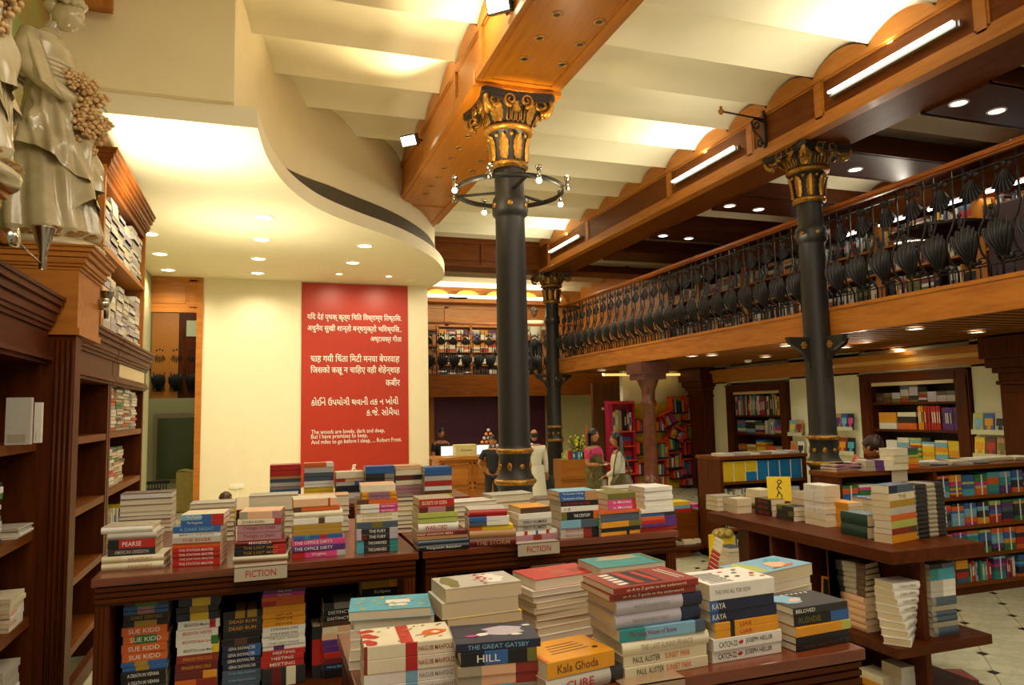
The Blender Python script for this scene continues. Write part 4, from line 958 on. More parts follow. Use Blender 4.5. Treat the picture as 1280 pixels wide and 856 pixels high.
# ---------------- inside the left cabinet (shelf at .66)
def inner(nm, x0, x1, y, ztop, bs, zb=.80, D=.13, g='novels inside the cabinets'):
    k = 3.0/F_PX; Hh = ztop-zb-.001; L = []; rnd = random.Random(nm)
    for b in bs:
        if sum(q[0] for q in L)*k >= Hh: break
        L.append(b)
    while sum(q[0] for q in L)*k < Hh*.85: L.append((12, 'charcoal'))
    f = Hh/(sum(q[0] for q in L)*k); zc = ztop
    for i, b in enumerate(L):
        th = b[0]*k*f; zc -= th; spec = b[1]
        lab = '%s paperback, %s of %s' % (cname(spec), ORD[min(i, 19)], nm)
        book(x1-x0, D, th*.985, spec, ((x0+x1)/2+rnd.uniform(-.004, .004), y+rnd.uniform(-.003, .003), zc), rnd.uniform(-.02, .02), b[2] if len(b) > 2 else '', b[3] if len(b) > 3 else 'white', lab=' '.join(lab.split()[:16]), group=g); NB[0] += 1
def X(px): return at(px, 740, y=2.93).x
def Z(px, py): return at(px, py, y=2.93).z
inner('the leftmost stack inside the left cabinet', X(154), X(210), 2.93, Z(180,735), [(5,'charcoal','ROUND','grey'),(5,'charcoal','','grey'),(4.5,'charcoal*1 green*2 charcoal*1','','green'),(4.5,'charcoal*1 green*2 charcoal*1','','green'),(4,'blue*1 rose*1.2 blue*1','','white'),(4,'blue*1 rose*1.2 blue*1','','white'),(7,'black','CLARKE  ESSENTIALS','gold'),(6,'black*1 gold*2 black*1','','gold'),(9,'orange','SUE KIDD','white'),(9,'orange*1 green*2 orange*1','SUE KIDD','white'),(9,'orange','SUE KIDD','white'),(9,'orange','SUE KIDD','white'),(5,'blue*1 gold*1 blue*1.4','','white'),(5,'blue*1 gold*1 blue*1.4','','white'),(8,'black','A DEATH IN VIENNA','white'),(8,'black','A DEATH IN VIENNA','white'),(9,'charcoal','GLASS','white'),(9,'charcoal','GLASS','white'),(9,'charcoal','GLASS','white')])
inner('the second stack inside the left cabinet', X(222), X(274), 2.93, Z(250,737), [(8.5,'navy*1 stone*1.4 navy*1','','white'),(8.5,'navy*1.1 yellow*1.5 navy*.8','','white'),(7,'black*1.1 gold*1.5 black*.8','','white'),(8,'navy*1.1 yellow*1.5 navy*.8','','white'),(9,'white*3 red*.6 white*.4','BRIGHTON Mexico Set','charcoal'),(9,'white','BRIGHTON WINTER','red'),(9,'white*3 green*.6','BRIGHTON Berlin Game','red'),(9,'white*3 yellow*.6','BRIGHTON London Match','charcoal'),(9,'brick','SPINDLER RING COLD','amber'),(9,'maroon','SPINDLER RING COLD','amber'),(8,'maroon*2 amber*1','','amber'),(9,'orange*2 brick*2','','amber'),(9,'orange*2 brick*2','SPINDLER','amber'),(8,'brick*2 brown*2','','amber'),(9,'brick*2 brown*2','SPINDLER','amber')])
inner('the third stack inside the left cabinet', X(279), X(327), 2.93, Z(303,763), [(9,'black*1 gold*.8 black*.2 gold*.8 black*.4','','gold'),(7,'charcoal','DEAD RUN','amber'),(8,'charcoal','DEAD RUN','amber'),(8,'black','','brown'),(8,'black*1 brown*1 black*1','','brown'),(7,'navy*2 blue*1','GENA SHOWALTER','white'),(7,'navy*2 blue*1','GENA SHOWALTER','white'),(7,'navy','GENA SHOWALTER','white'),(7,'navy','GENA SHOWALTER','white'),(8,'slate','Great Expectations','sky'),(8,'slate','Great Expectations','sky'),(8,'slate','Great Expectations','sky')])
inner('the colourful stack inside the left cabinet', X(328), X(381), 2.92, Z(352,735), [(5,'purple','that love','white'),(5,'magenta','that love','white'),(5.5,'orange','','amber'),(6,'red*1 orange*2','','amber'),(9,'amber','','brown'),(6,'amber','DIRTY JOB','black'),(6,'amber','DIRTY JOB','black'),(6,'amber','DIRTY JOB','black'),(6,'white','STAYING ON','charcoal'),(6,'white','STAYING ON','charcoal'),(6,'white','THE LAST WAVE','grey'),(6,'white','THE LAST WAVE','grey'),(6,'white*1 purple*1 white*2','','purple'),(7,'red','MEETING','white'),(7,'red','MEETING','white'),(8,'red','MEETING','white'),(24,'charcoal*1 maroon*1 charcoal*.5 cream*1 charcoal*1','','white')])
inner('the dark stack at the right inside the left cabinet', X(404), X(442), 2.93, Z(420,753), [(8,'charcoal*1 grey*2','','gold'),(8,'black','DISTINCT','white'),(7,'black','DISTINCT','white'),(6,'brown','','orange'),(8,'cream*1 peach*1','','orange'),(8,'peach*1 cream*1','','orange'),(7,'purple','','magenta'),(8,'purple','','magenta'),(7,'red','','magenta'),(7,'maroon','','magenta'),(8,'navy','Henry Grisham','sky'),(9,'black','','sky')])
inner('the short stack at the cabinet right end', X(454), X(506), 2.99, Z(480,722), [(14,'gold*2 amber*1','','brick'),(9,'black','Eclipse','white'),(9,'charcoal'),(9,'brown'),(10,'black')])
for i in range(2):
    px = 391+i*11
    b = book(.19, .12, .032, 'charcoal*1 red*2 charcoal*1', (X(px), 2.95, .69), 0, lab='dark upright book with red spine lettering, %s of two beside the colourful stack' % ('left', 'right')[i], group='novels inside the cabinets')
    b.rotation_euler = (0, pi/2, 0); b.location = (X(px), 2.95, .80+.0955)
JOIN[0] = JALL
inner('the black stack inside the right cabinet', at(541,720,y=2.95).x, at(580,720,y=2.95).x, 2.93, at(560,702,y=2.93).z, [(7,'black','','white'),(7,'black','','white'),(7,'black','','white'),(10,'charcoal*1 red*.3 slate*1','','white'),(7,'charcoal*1 yellow*1','','white'),(7,'black'),(8,'slate'),(8,'black')])
inner('the white stack behind the red covered pile', at(663,700,y=3.0).x, at(706,700,y=3.0).x, 3.0, at(680,691,y=3.0).z, [(8,'white'),(8,'white'),(8,'white'),(8,'white'),(8,'lightgrey'),(8,'white')])
inner('the patterned dark stack inside the right cabinet', at(706,700,y=3.0).x, at(747,700,y=3.0).x, 3.02, at(725,689,y=3.0).z, [(9,'black'),(9,'charcoal*1 grey*1 black*1'),(9,'charcoal'),(9,'black')])
inner('the white and brown stack inside the right cabinet', at(748,690,y=3.0).x, at(786,690,y=3.0).x, 3.0, at(765,684,y=3.0).z, [(6,'brown*.4 white*3'),(6,'brown*.4 white*3'),(6,'white'),(8,'white'),(8,'white')])
JOIN[0] = None
# fiction signs clipped on the reeded edge
def sign(px0, px1, py, z, y, txt, label, col=None):
    x0, x1 = at(px0, py, y=y).x, at(px1, py, y=y).x
    t = empty('shelf_sign', ((x0+x1)/2, y, z), **T(label, 'sign')); w = (x1-x0)/2
    MB().box(-w, -.004, -.046, w, 0, .004).box(-w, -.004, 0, w, .05, .003).build('sign_plate', col or mat('sign_grey', 'B2A894', .35), t)
    lettering(txt, 'red', t, (0, -.005, -.022), w*1.15, .024, name='sign_lettering')
sign(293, 359, 710, 1.262, 2.80, 'FICTION', 'grey shelf sign reading FICTION on the left cabinet edge')
sign(647, 699, 683, 1.262, 2.80, 'FICTION', 'grey shelf sign reading FICTION on the right cabinet edge')
gl = mat('acrylic', 'C8B8A0', .15); 
sign(779, 855, 845, 1.192, 1.478, 'FICTION', 'clear acrylic sign with red lettering on the nearest cabinet edge', mat('acrylic_plate', 'A08468', .12, coat=.6))

# ---------------- front table (z 1.19)
g = 'novels on the nearest cabinet'; T1 = 1.19
NM = 'NAGUIB MAHFOUZ'
f1 = stack('the front left cream stack', (455,809,568.7,797), 1.30, [(17,'brick*.14 cream*1.56 red*.5 cream*1.6' ,NM,'brick',dict(tp=.79,tw=.40,top='cream')),(17,'brick*.14 cream*1.56 red*.5 cream*1.6',NM,'brick',dict(tp=.79,tw=.40)),(15,'white*1.7 sky*.5 white*1.6',NM,'grey',dict(tp=.79,tw=.38)),(15,'white*1.7 sky*.5 white*1.6',NM,'grey',dict(tp=.79,tw=.38))], ref='top', zb=T1, group=g, rj=.005, jit=.001)
f2 = stack('the pages-out stack with a turquoise cover', (437,765,540,757.5), 1.325, [(11,'aqua','','white',dict(top='aqua',pages=PAGEW)),(11,'sky','','white',dict(r=(.06,1.04))),(11,'white'),(11,'white'),(12,'cream'),(11,'white')], ref='top', zb=T1, flip=True, group=g)
f3 = stack('the stack topped by a dark blue book', (573.5,805,675,796.5), 1.305, [(9,'navy','THE GREAT GATSBY','sky',dict(r=(-.04,1.0),top='navy')),(15,'black*1.2 blue*1.2 black*1 olive*.5','HILL','white',dict(r=(.02,.95),tp=.36,tw=.3)),(11,'stone*1.4 peach*2 brick*1.5','','red',dict(r=(-.02,1.0))),(11,'stone*1.4 peach*2 brick*1.5','','red',dict(r=(-.02,1.0))),(12,'aqua*2.6 grey*1.6','','white',dict(r=(-.02,1.05)))], ref='top', zb=T1, group=g)
f4 = stack('the pages-out stack with a pale landscape cover', (558,737,652.6,726), 1.368, [(16,'lightgrey','','white',dict(top='lightgrey')),(19,'white','','white',dict(r=(-.04,.96))),(12,'yellow','','white',dict(r=(.02,1.0))),(12,'tan'),(14,'white'),(14,'cream')], ref='top', zb=T1, flip=True, group=g)
f5 = stack('the tall pages-out stack with a red cover', (670.6,725.5,750,714), 1.352, [(15,'red','','white',dict(top='red')),(8.5,'white','','white',dict(r=(-.06,.94))),(9,'white','','white',dict(r=(-.04,.96))),(9,'cream','','white',dict(r=(-.02,.98))),(7,'stone','','white',dict(r=(-.05,.95))),(10,'white'),(10,'white','','white',dict(r=(-.03,.97))),(11,'cream'),(11,'white')], ref='top', zb=T1, flip=True, group=g)
f6 = stack('the short stack topped by a bright amber book', (684.8,830,769,812), 1.262, [(19,'amber','Kala Ghoda','brown',dict(tp=.45,tw=.6,top='amber')),(20,'lightgrey*5 charcoal*1','CURE','red',dict(r=(-.02,1.12),h=True,tp=.42,tw=.36))], ref='top', zb=T1, group=g)
f7 = stack('the tall stack at the centre front', (780,849.5,885,832), T1, [(8.5,'brick','an A to Z guide to the underworld','cream',dict(r=(-.1,.93),tw=.8,top='brick',rot=.02)),(8.5,'brick','an A to Z guide to the underworld','cream',dict(r=(-.13,.9),tw=.8)),(17.5,'lavender*3.3 navy*1','WHAT TO DO ABOUT NIGHT','grey',dict(r=(-.06,.97),h=True,tp=.4,tw=.42)),(18,'lavender*3.3 navy*1','WHAT TO DO ABOUT NIGHT','grey',dict(r=(-.07,.94),h=True,tp=.4,tw=.42)),(15,'teal*1 sky*2 slate*.4','The Long House of Stone','brick',dict(r=(-.04,.97),tp=.38,tw=.55)),(17,'cream','THE LAST SUNNY FRANCE','stone',dict(r=(-.02,1.02),h=True,tw=.6)),(14,'ivory','PAUL AUSTER','charcoal',dict(tp=.27,tw=.32)),(14,'ivory','PAUL AUSTER','charcoal',dict(tp=.30,tw=.32))], group=g, D=.15)
for o in f7[-2:]:
    L = max(v.co.x for v in o.data.vertices)*2; th = max(v.co.z for v in o.data.vertices)
    lettering('SUNSET PARK', 'orange', o, (L*.14, -.0008, th/2), L*.31, th*.5, name='title_lettering')
f8 = stack('the thick pages-out pile with a teal painted cover', (750,710,831,701), 1.372, [(21,'stone','','white',dict(top='teal')),(18,'cream'),(18,'white'),(18,'white')], ref='top', zb=T1, flip=True, group=g)
f9 = stack('the stack of white and yellow novels right of centre', (892.4,830.7,977.7,815.7), T1, [(20,'white','THIS WAS ALL FOR NOW','grey',dict(r=(-.02,.93),tp=.35,tw=.55,top='white')),(14,'blue*.4 navy*3','KAYA','white',dict(r=(-.02,.92),tp=.13,tw=.2)),(14,'blue*.4 navy*3','KAYA','white',dict(r=(.0,.96),tp=.13,tw=.2)),(9.5,'amber*1 black*.3 amber*3','LIAR','red',dict(r=(.04,.97),tp=.48,tw=.22)),(9.5,'amber*1 black*.3 amber*3','LIAR','red',dict(r=(.04,.97),tp=.48,tw=.22)),(15,'white','CATCH-22','charcoal',dict(tp=.21,tw=.26)),(15,'white','CATCH-22','charcoal',dict(tp=.21,tw=.26))], group=g)
for o in f9[-2:]:
    L = max(v.co.x for v in o.data.vertices)*2; th = max(v.co.z for v in o.data.vertices)
    lettering('JOSEPH HELLER', 'charcoal', o, (L*.16, -.0008, th/2), L*.40, th*.5, name='title_lettering')
    MB().ball((-L*.11, -.0008, th/2), (.007, .0006, .0035), 0, 8, 6).ball((-L*.095, -.0008, th/2+.002), (.004, .0006, .003), 0, 8, 6).build('red_emblem', cm_('red'), o)
f10 = stack('the white pages-out stack with a watercolour cover', (945,718,1013.7,703), 1.345, [(15,'lightgrey','','white',dict(top='sky')),(12,'white','','white',dict(r=(-.06,.95))),(11,'white'),(11,'white'),(11,'white'),(11,'white')], ref='top', zb=T1, flip=True, group=g)
f11 = stack('the black and yellow stack at the cabinet right end', (996,815.7,1063,803), T1, [(9,'charcoal','BELOVED','white',dict(r=(-.02,.97),tp=.22,tw=.35,top='charcoal')),(14.5,'black*2 blue*1','RUSHDIE','olive',dict(tp=.28,tw=.4)),(12,'amber*3 lime*.6','','orange',dict(r=(0,1.02))),(9,'black','','brown'),(9,'black','WAR AND PEACE','brown')], group=g, D=.12)
# cover art: printed shapes lying on the covers
def art(o, shapes):
    L = max(v.co.x for v in o.data.vertices); th = max(v.co.z for v in o.data.vertices); D = max(v.co.y for v in o.data.vertices)
    by = {}
    for c, kind, u, v, a, b, r in shapes: by.setdefault(c, []).append((kind, u, v, a, b, r))
    for n, (c, lst) in enumerate(by.items()):
        m = MB()
        for q_, (kind, u, v, a, b, r) in enumerate(lst):
            cx, cy = -L+2*L*u, D*v; cc, ss = cos(r), sin(r)
            if kind == 'o': P = [(a*cos(k*pi/6)*(1+.25*sin(3*k+u*9)), b*sin(k*pi/6)) for k in range(12)]
            else: P = [(-a, -b), (a, -b), (a, b), (-a, b)]
            m.add([(cx+x*cc-y*ss, cy+x*ss+y*cc, th+.0005+n*.0002+q_*.00004) for x, y in P], [tuple(range(len(P)))])
        m.build('cover_print', cm_(c), o)
R_ = random.Random(3)
art(f1[0], [('red','r',.47,.5,.014,.065,0)] + [('red','o',R_.uniform(.02,.12),R_.uniform(.05,.95),.012,.012,0) for _ in range(9)] + [('orange','o',.8,.45,.028,.022,.3),('cream','o',.82,.45,.010,.009,0)] + [('tan','o',R_.uniform(.15,.95),R_.uniform(.1,.95),.005,.003,R_.random()) for _ in range(16)])
art(f2[0], [('white','r',.40,.45,.030,.016,.0),('white','r',.40,.70,.022,.010,.0)] + [('yellow','o',R_.uniform(.05,.95),R_.uniform(.1,.9),.005,.004,0) for _ in range(22)])
art(f3[0], [('lavender','o',.62,.55,.045,.035,0),('white','o',.35,.4,.016,.01,.3),('magenta','o',.22,.35,.014,.008,0),('white','o',.75,.3,.012,.007,0),('white','o',.93,.75,.01,.006,0)])
art(f4[0], [('olive','o',.85,.5,.02,.06,0),('white','o',.3,.5,.03,.05,0)] + [('red','o',.42+R_.uniform(-.1,.1),.5+R_.uniform(-.4,.4),.006,.005,0) for _ in range(14)])
art(f5[0], [('brick','r',.2,.6,.02,.02,.1),('tan','r',.5,.7,.022,.004,0),('tan','r',.5,.55,.02,.004,0),('amber','r',.6,.3,.018,.0015,0)])
art(f6[0], [('brown','r',.5,.35+.12*i,.05-.004*i,.0018,.05) for i in range(4)] + [('black','o',.85,.3,.007,.006,0),('orange','r',.03,.5,.004,.06,0)])
art(f7[0], [('black','r',.42,.5,.05,.06,0)] + [('white','r',.18,.2+.15*i,.014,.007,.2) for i in range(5)] + [('red','r',.36,.5,.010,.055,.1),('red','r',.55,.5,.008,.05,.1),('white','r',.82,.5,.0022,.05,.1),('white','r',.88,.5,.0022,.05,.1)])
art(f8[0], [('stone','o',.5,.25,.07,.025,0),('tan','o',.45,.15,.05,.012,0),('olive','r',.05,.5,.006,.06,0)])
art(f9[0], [('charcoal','r',.25,.12+.07*i,.035-.003*(i % 3),.0016,0) for i in range(10)] + [(c,'o',u,v,.008,.006,.3) for c,u,v in (('orange',.55,.75),('green',.7,.6),('brick',.62,.35),('amber',.82,.3),('red',.9,.45),('tan',.8,.8),('olive',.48,.4),('orange',.93,.2))])
art(f10[0], [('lime','o',.8,.5,.03,.06,0),('peach','o',.4,.6,.04,.03,.3),('orange','o',.3,.8,.03,.008,.2),('aqua','o',.25,.3,.03,.02,0),('red','o',.55,.85,.02,.004,0)])
art(f11[0], [('sky','o',.25,.6,.04,.04,0),('peach','o',.35,.5,.022,.012,.3)] + [('white','o',.35+.09*i,.88,.004,.005,0) for i in range(6)])

# ---------------- island (z 1.26): books lie with spines towards the aisle (-x) unless noted
g = 'books on the long island'
def istack(nm, pc, W_, Dp, bs, z=IZ, rz=0, spine='-x', dx=0, kk=None, g=g, rj=.03):
    """near-left corner pixel pc at height z; W_ size along the spine, Dp depth"""
    A = at(pc[0], pc[1], z=z); dist = (A-Vector((0, 0, HC))).dot(FW); k = dist/F_PX; zc = z+sum(b[0] for b in bs)*k; rnd = random.Random(nm); out = []
    for i, b in enumerate(bs):
        th = b[0]*k; zc -= th; op = b[4] if len(b) > 4 else {}; spec = b[1]
        a = rz+rnd.uniform(-rj, rj)+op.get('rot', 0)
        if spine == '-y': loc = Vector((A.x+W_/2, A.y, zc)); ro = a
        elif spine == '+y': loc = Vector((A.x+W_/2, A.y+Dp, zc)); ro = a+pi
        elif spine == '-x': loc = Vector((A.x, A.y+W_/2, zc)); ro = a-pi/2
        else: loc = Vector((A.x+Dp, A.y+W_/2, zc)); ro = a+pi/2
        loc += Vector((op.get('dx', 0)+rnd.uniform(-.003, .003), op.get('dy', 0)+rnd.uniform(-.003, .003), 0))
        lab = '%s %s, %s of %s' % (cname(spec), 'hardback' if op.get('h') else 'paperback', ORD[min(i, 19)], nm)
        out.append(book(W_, Dp, th*.985, spec, loc, ro, b[2] if len(b) > 2 else '', b[3] if len(b) > 3 else 'white', op.get('h', False), op.get('top'), op.get('pages'), ' '.join(lab.split()[:16]), g, tw=op.get('tw', .6))); NB[0] += 1
    return out
stack('the rainbow stack at the island corner', (1116,680,1147,674), IZ, [(10,'navy*1 slate*2','','white',dict(top='slate')),(9,'ivory','THE','brown'),(8.5,'gold','','cream'),(9,'lightgrey','','brown'),(7.5,'orange'),(9.5,'lime'),(7,'brick*2 brown*1'),(11,'amber','','brick')], D=.12, group=g, rj=.01)
stack('the tall striped black stack on the island', (1149,674,1184,669), IZ, [(5.6,'charcoal*1.2 stone*1 charcoal*1','','stone',dict(h=True)) for _ in range(12)], D=.15, group=g, rj=.008)
istack('the dark green pair on the island edge', (1085,674), .23, .15, [(15,'darkgreen','','grey',H),(15,'darkgreen','','grey',H)])
istack('the orange edged stack behind the green pair', (1062,661), .2, .13, [(4.5,'amber') for _ in range(7)])
istack('the tall white stack on the island', (1033,659), .21, .14, [(7,'white','/ / /','black'),(7,'white','/','black'),(7,'white','/','black'),(7,'white','/','black'),(7,'white','/','black'),(8,'cream','','black'),(8,'cream','','brick')], rj=.01)
istack('the pale book pile behind the green pair', (1092,650), .2, .14, [(8,'slate','','white',H),(9,'ivory'),(9,'ivory')], spine='+x')
istack('the dark patterned stack on the island', (993,652), .2, .13, [(6,'olive*1 charcoal*2','','stone'),(6,'charcoal*2 olive*1','','stone'),(6,'charcoal','','stone')])
istack('the black stack with red titles on the island', (965,646), .2, .13, [(7,'black','RED SUN','red',dict(top='olive')),(7,'black','RED SUN','red'),(7,'black','RED SUN','red')])
istack('the wrapped pair near the island far end', (922,642), .2, .14, [(9,'ivory*2 slate*1'),(9,'ivory*2 slate*1')], spine='+x')
istack('the grey edged pile at the island far end', (897,639), .17, .2, [(6,'stone','','grey',H),(6,'lightgrey','','grey',H),(6,'stone','','grey',H)], spine='+x')
istack('the thick pale pair behind the wrapped books', (950,629), .2, .16, [(8,'cream'),(8,'ivory')], spine='+x')
istack('the beige pile behind the tall white stack', (1010,640), .2, .16, [(8,'stone'),(8,'stone'),(7,'tan')], spine='+x')
yb = MB().box(-.09, -.006, 0, .09, .006, .19, 0); p = at(975, 626, z=IZ+.11); o = yb.build('book', cm_('yellow'), None, tuple(p), -.25, **T('yellow book with a black line figure, propped up on the island', 'book'))
o.rotation_euler = (-.14, 0, -.55)
fm = MB().tube([(.00, -.008, .13), (.02, -.008, .145), (.018, -.008, .16), (0, -.008, .165), (-.012, -.008, .15), (.0, -.008, .125), (-.018, -.008, .10), (-.004, -.008, .07), (-.022, -.008, .03)], .0035, 4).tube([(-.004, -.008, .07), (.018, -.008, .045), (.014, -.008, .02)], .0035, 4).tube([(-.008, -.008, .115), (.018, -.008, .095)], .0035, 4)
fm.build('line_figure', cm_('black'), o)
p = at(1034, 628, y=4.7); o = MB().box(-.10, -.005, 0, .10, .005, .17).build('book', cm_('amber'), None, (p.x, p.y, IZ+.001), 0, **T('yellow book standing behind the tall white stack on the island', 'book')); o.rotation_euler = (-.1, 0, -.4)
# mid shelf stacks (z .38)
istack('the grey jacketed stack on the island end shelf', (1083,791), .22, .15, [(6.8,'charcoal*2 stone*3 brown*2','','grey',dict(h=True,rot=.22-.035*i)) for i in range(6)] + [(8.5,'tan*1 peach*4','','red',dict(h=True,rot=-.04+.015*i)) for i in range(5)], z=.38)
istack('the fanned white hardbacks on the island end shelf', (1124,806), .21, .15, [(9.3,'white','A Gallery of Moths','grey',dict(h=True,rot=-.05+.10*i,dx=-.012+.002*i,tw=.6)) for i in range(8)], z=.38, spine='-y', rj=.01)
istack('the grey and white stack right of the end panel', (1168,797), .20, .14, [(6,'black*1 slate*1','','amber'),(7,'teal*1 aqua*2','','navy'),(7,'teal*1 aqua*2','','navy'),(7,'lightgrey*1 white*1'),(7,'lightgrey*1 white*1'),(7,'lightgrey*1 white*1'),(11,'grey*.4 slate*2','','stone',H),(6,'stone',),(7,'grey*.4 slate*2','','stone',H),(7,'grey*.4 slate*2','','stone',H),(6,'stone'),(11,'grey*.4 slate*2','','stone',H)], z=.38, spine='-y', rj=.01)
istack('the white and red pile on the lowest end shelf', (1128,868), .2, .15, [(8,'white*1 red*1','','grey'),(8,'white','','grey'),(8,'white','','grey'),(8,'slate')], z=.061, spine='-y')
istack('the cream books low on the end shelf left side', (1104,866), .2, .13, [(9,'cream'),(9,'amber')], z=.061)
p = at(1038, 772, x=3.60); o = MB().box(-.09, -.006, 0, .09, .006, .26, 0).box(-.075, -.008, .015, .075, -.006, .245, 1).build('book', [cm_('amber'), cm_('black')], None, (3.66, 4.06, .361), 0, **T('black book with an orange frame standing in the island niche', 'book')); o.rotation_euler = (-.12, 0, -1.25)
lettering('VA', 'gold', o, (.02, -.009, .20), .06, .035); MB().ball((0, -.009, .06), (.03, .002, .025)).build('flame_print', cm_('orange'), o)
t = MB().box(-.12, -.003, 0, .12, .003, .16).build('leaflet', cm_('lightgrey'), None, (3.60, 4.60, .361), 0, **T('pale grey card leaning in the first island niche', 'card')); t.rotation_euler = (-.2, 0, -1.35)
# far end shelves
istack('the pages-out pile on the floor behind the island', (912,712), .22, .20, [(5,'slate'),(7,'white'),(7,'cream'),(7,'white')], z=.001, spine='+x')
bg = MB()
bg.grid(lambda u, v: Vector((.15*(2*u-1), -.07*sin(pi*u)*(1-.4*v)-.0, .32*v+.01*sin(u*6))), 12, 8, 0).grid(lambda u, v: Vector((.15*(1-2*u), .07*sin(pi*u)*(1-.4*v), .32*v)), 12, 8, 0).box(-.10, -.02, 0, .10, .02, .01)
p = at(893, 700, y=5.1)
o = bg.build('gift_bag', mat('bag_yellow', 'E8C818', .5), None, (at(903, 703, z=0).x, at(903, 703, z=0).y, .001), -.3, **T('yellow bag with a blue pattern on the floor behind the island', 'bag'))
MB().ball((.02, -.0, .33), (.13, .09, .06), 0, 12, 8).build('blue_wrap', mat('bag_blue', '1A2560', .5, noise=.5, scale=30, col2='E8C818'), o)
p = at(889, 716, z=0)
rk = empty('booklet_rack', (p.x, p.y+.06, 0), 0, **T('small slanted rack behind the island holding red booklets', 'display rack')); MB().box(-.05, -.03, 0, .20, .03, .02).tube([(.12, 0, .02), (.12, 0, .34)], .010, 6).tube([(0, 0, .02), (.13, -.0, .36)], .008, 6).build('rack_frame', IRON, rk)
for i in range(8):
    pp = (p.x+.018*i, p.y+.004*i, .02+i*.042)
    o = MB().box(-.05, -.006, 0, .05, .006, .034, 0).box(-.048, -.005, .034, .048, .005, .040, 1).build('booklet', [cm_('red' if i < 5 else 'cream'), cm_('white')], None, pp, .3, **T('small %s booklet, %s in the rack behind the island' % ('red' if i < 5 else 'cream', ['lowest', 'second from bottom', 'third from bottom', 'fourth from bottom', 'fourth from top', 'third from top', 'second from top', 'topmost'][i]), 'booklet', 'booklets in the slanted rack')); o.rotation_euler = (-.3, .6, -.5)
# ================================================================== BANNER
ban = empty('wall_banner', (1.64, WY-.02, 2.4), **T('tall red wall banner with white quotations in several scripts', 'banner'))
MB().box(-.985, 0, -1.9, .985, .018, 1.83).build('banner_panel', REDB, ban)
DEV = 'cream'
def bl(s, px0, px1, py, hpx, col='white'):
    a, b = at(px0, py, y=WY-.022), at(px1, py, y=WY-.022); me, tw, th, cx, cy = text_mesh(s, col)
    o = bpy.data.objects.new('banner_lettering', me); COL.objects.link(o); o.parent = ban
    w = b.x-a.x; kx = w/tw; dist = 14; ky = min(hpx*dist/F_PX/th, kx*1.25)
    o.scale = (kx, ky, ky); o.rotation_euler = (pi/2, 0, 0)
    o.location = ((a.x+b.x)/2-cx*kx-1.64, -.004, (a.z+b.z)/2-cy*ky-2.4)
    return o
bl('यदि देहं पृथक् कृत्य चिति विश्राम्य तिष्ठसि.', 384, 502, 397, 12)
bl('अधुनैव सुखी शान्तो बन्धमुक्तो भविष्यसि..', 384, 502, 411, 12)
bl('अष्टावक्र गीता', 463, 502, 424, 10)
bl('चाह गयी चिंता मिटी मनवा बेपरवाह', 388, 499.5, 448, 12)
bl('जिसको कछू न चाहिए वही शेहेन्शाह', 388, 500, 462.5, 12)
bl('कबीर', 482, 500, 477, 11)
bl('કોઈને ઉપયોગી થવાની તક ન ખોવી', 389, 498, 501, 11)
bl('ક.જે. સોમૈયા', 458, 499, 514, 10)
bl('The woods are lovely, dark and deep,', 389, 481, 539.5, 8)
bl('But I have promises to keep,', 389, 459.5, 545.5, 8)
bl('And miles to go before I sleep, ... Robert Frost.', 389, 502, 551.5, 8)
m = MB(); p = at(441, 584, y=WY-.03); m.tube([(p.x-1.64+x, -.006, p.z-2.4+z) for x, z in ((-.1, -.12), (-.02, -.06), (.03, .0), (.05, .05), (.01, .04), (-.01, -.02), (.06, -.04))], .014, 5)
m.build('signature_stroke', cm_('white'), ban)
p = at(296, 607.5, y=WY); t = MB().box(-.11, -.02, -.04, .11, 0, .04).box(-.085, -.026, -.022, -.03, -.02, .022).box(.03, -.026, -.022, .085, -.02, .022).box(.0, -.01, -.6, .012, 0, -.04).build('wall_socket', WHITE, None, tuple(p), **T('white double switch plate on the cream wall left of the banner', 'switch plate'))

# ================================================================== LEFT BOOKCASE BOOKS
g = 'books on the left wall bookcases'
def lbook(sx, sy, sz, loc, spec, lab, rz=0, hard=False, pages=None):
    """book lying on a +x facing shelf: spine towards +x (sx depth, sy length along y)"""
    o = book(sy, sx, sz, spec, (loc[0], loc[1], loc[2]), pi/2+rz, '', 'white', hard, None, pages, lab, g); NB[0] += 1; return o
rr = random.Random(11)
def pile(xf, yc, z, n, L, D, pal, nm, th=(.018, .03), hmax=None, pg=.6):
    zc = z; hs = [rr.uniform(*th) for _ in range(n)]
    if hmax: s = min(1, hmax/sum(hs)); hs = [h*s for h in hs]
    for i, h in enumerate(hs):
        k = n-1-i; sp = rr.choice(pal)
        lab = '%s book, %s of %s' % (cname(sp), ORD[min(k, 19)], nm)
        lbook(D*rr.uniform(.93, 1), L*rr.uniform(.95, 1), h*.98, (xf+rr.uniform(-.006, .006), yc+rr.uniform(-.006, .006), zc), sp, ' '.join(lab.split()[:16]), rr.uniform(-.03, .03), rr.random() < .3)
        zc += h
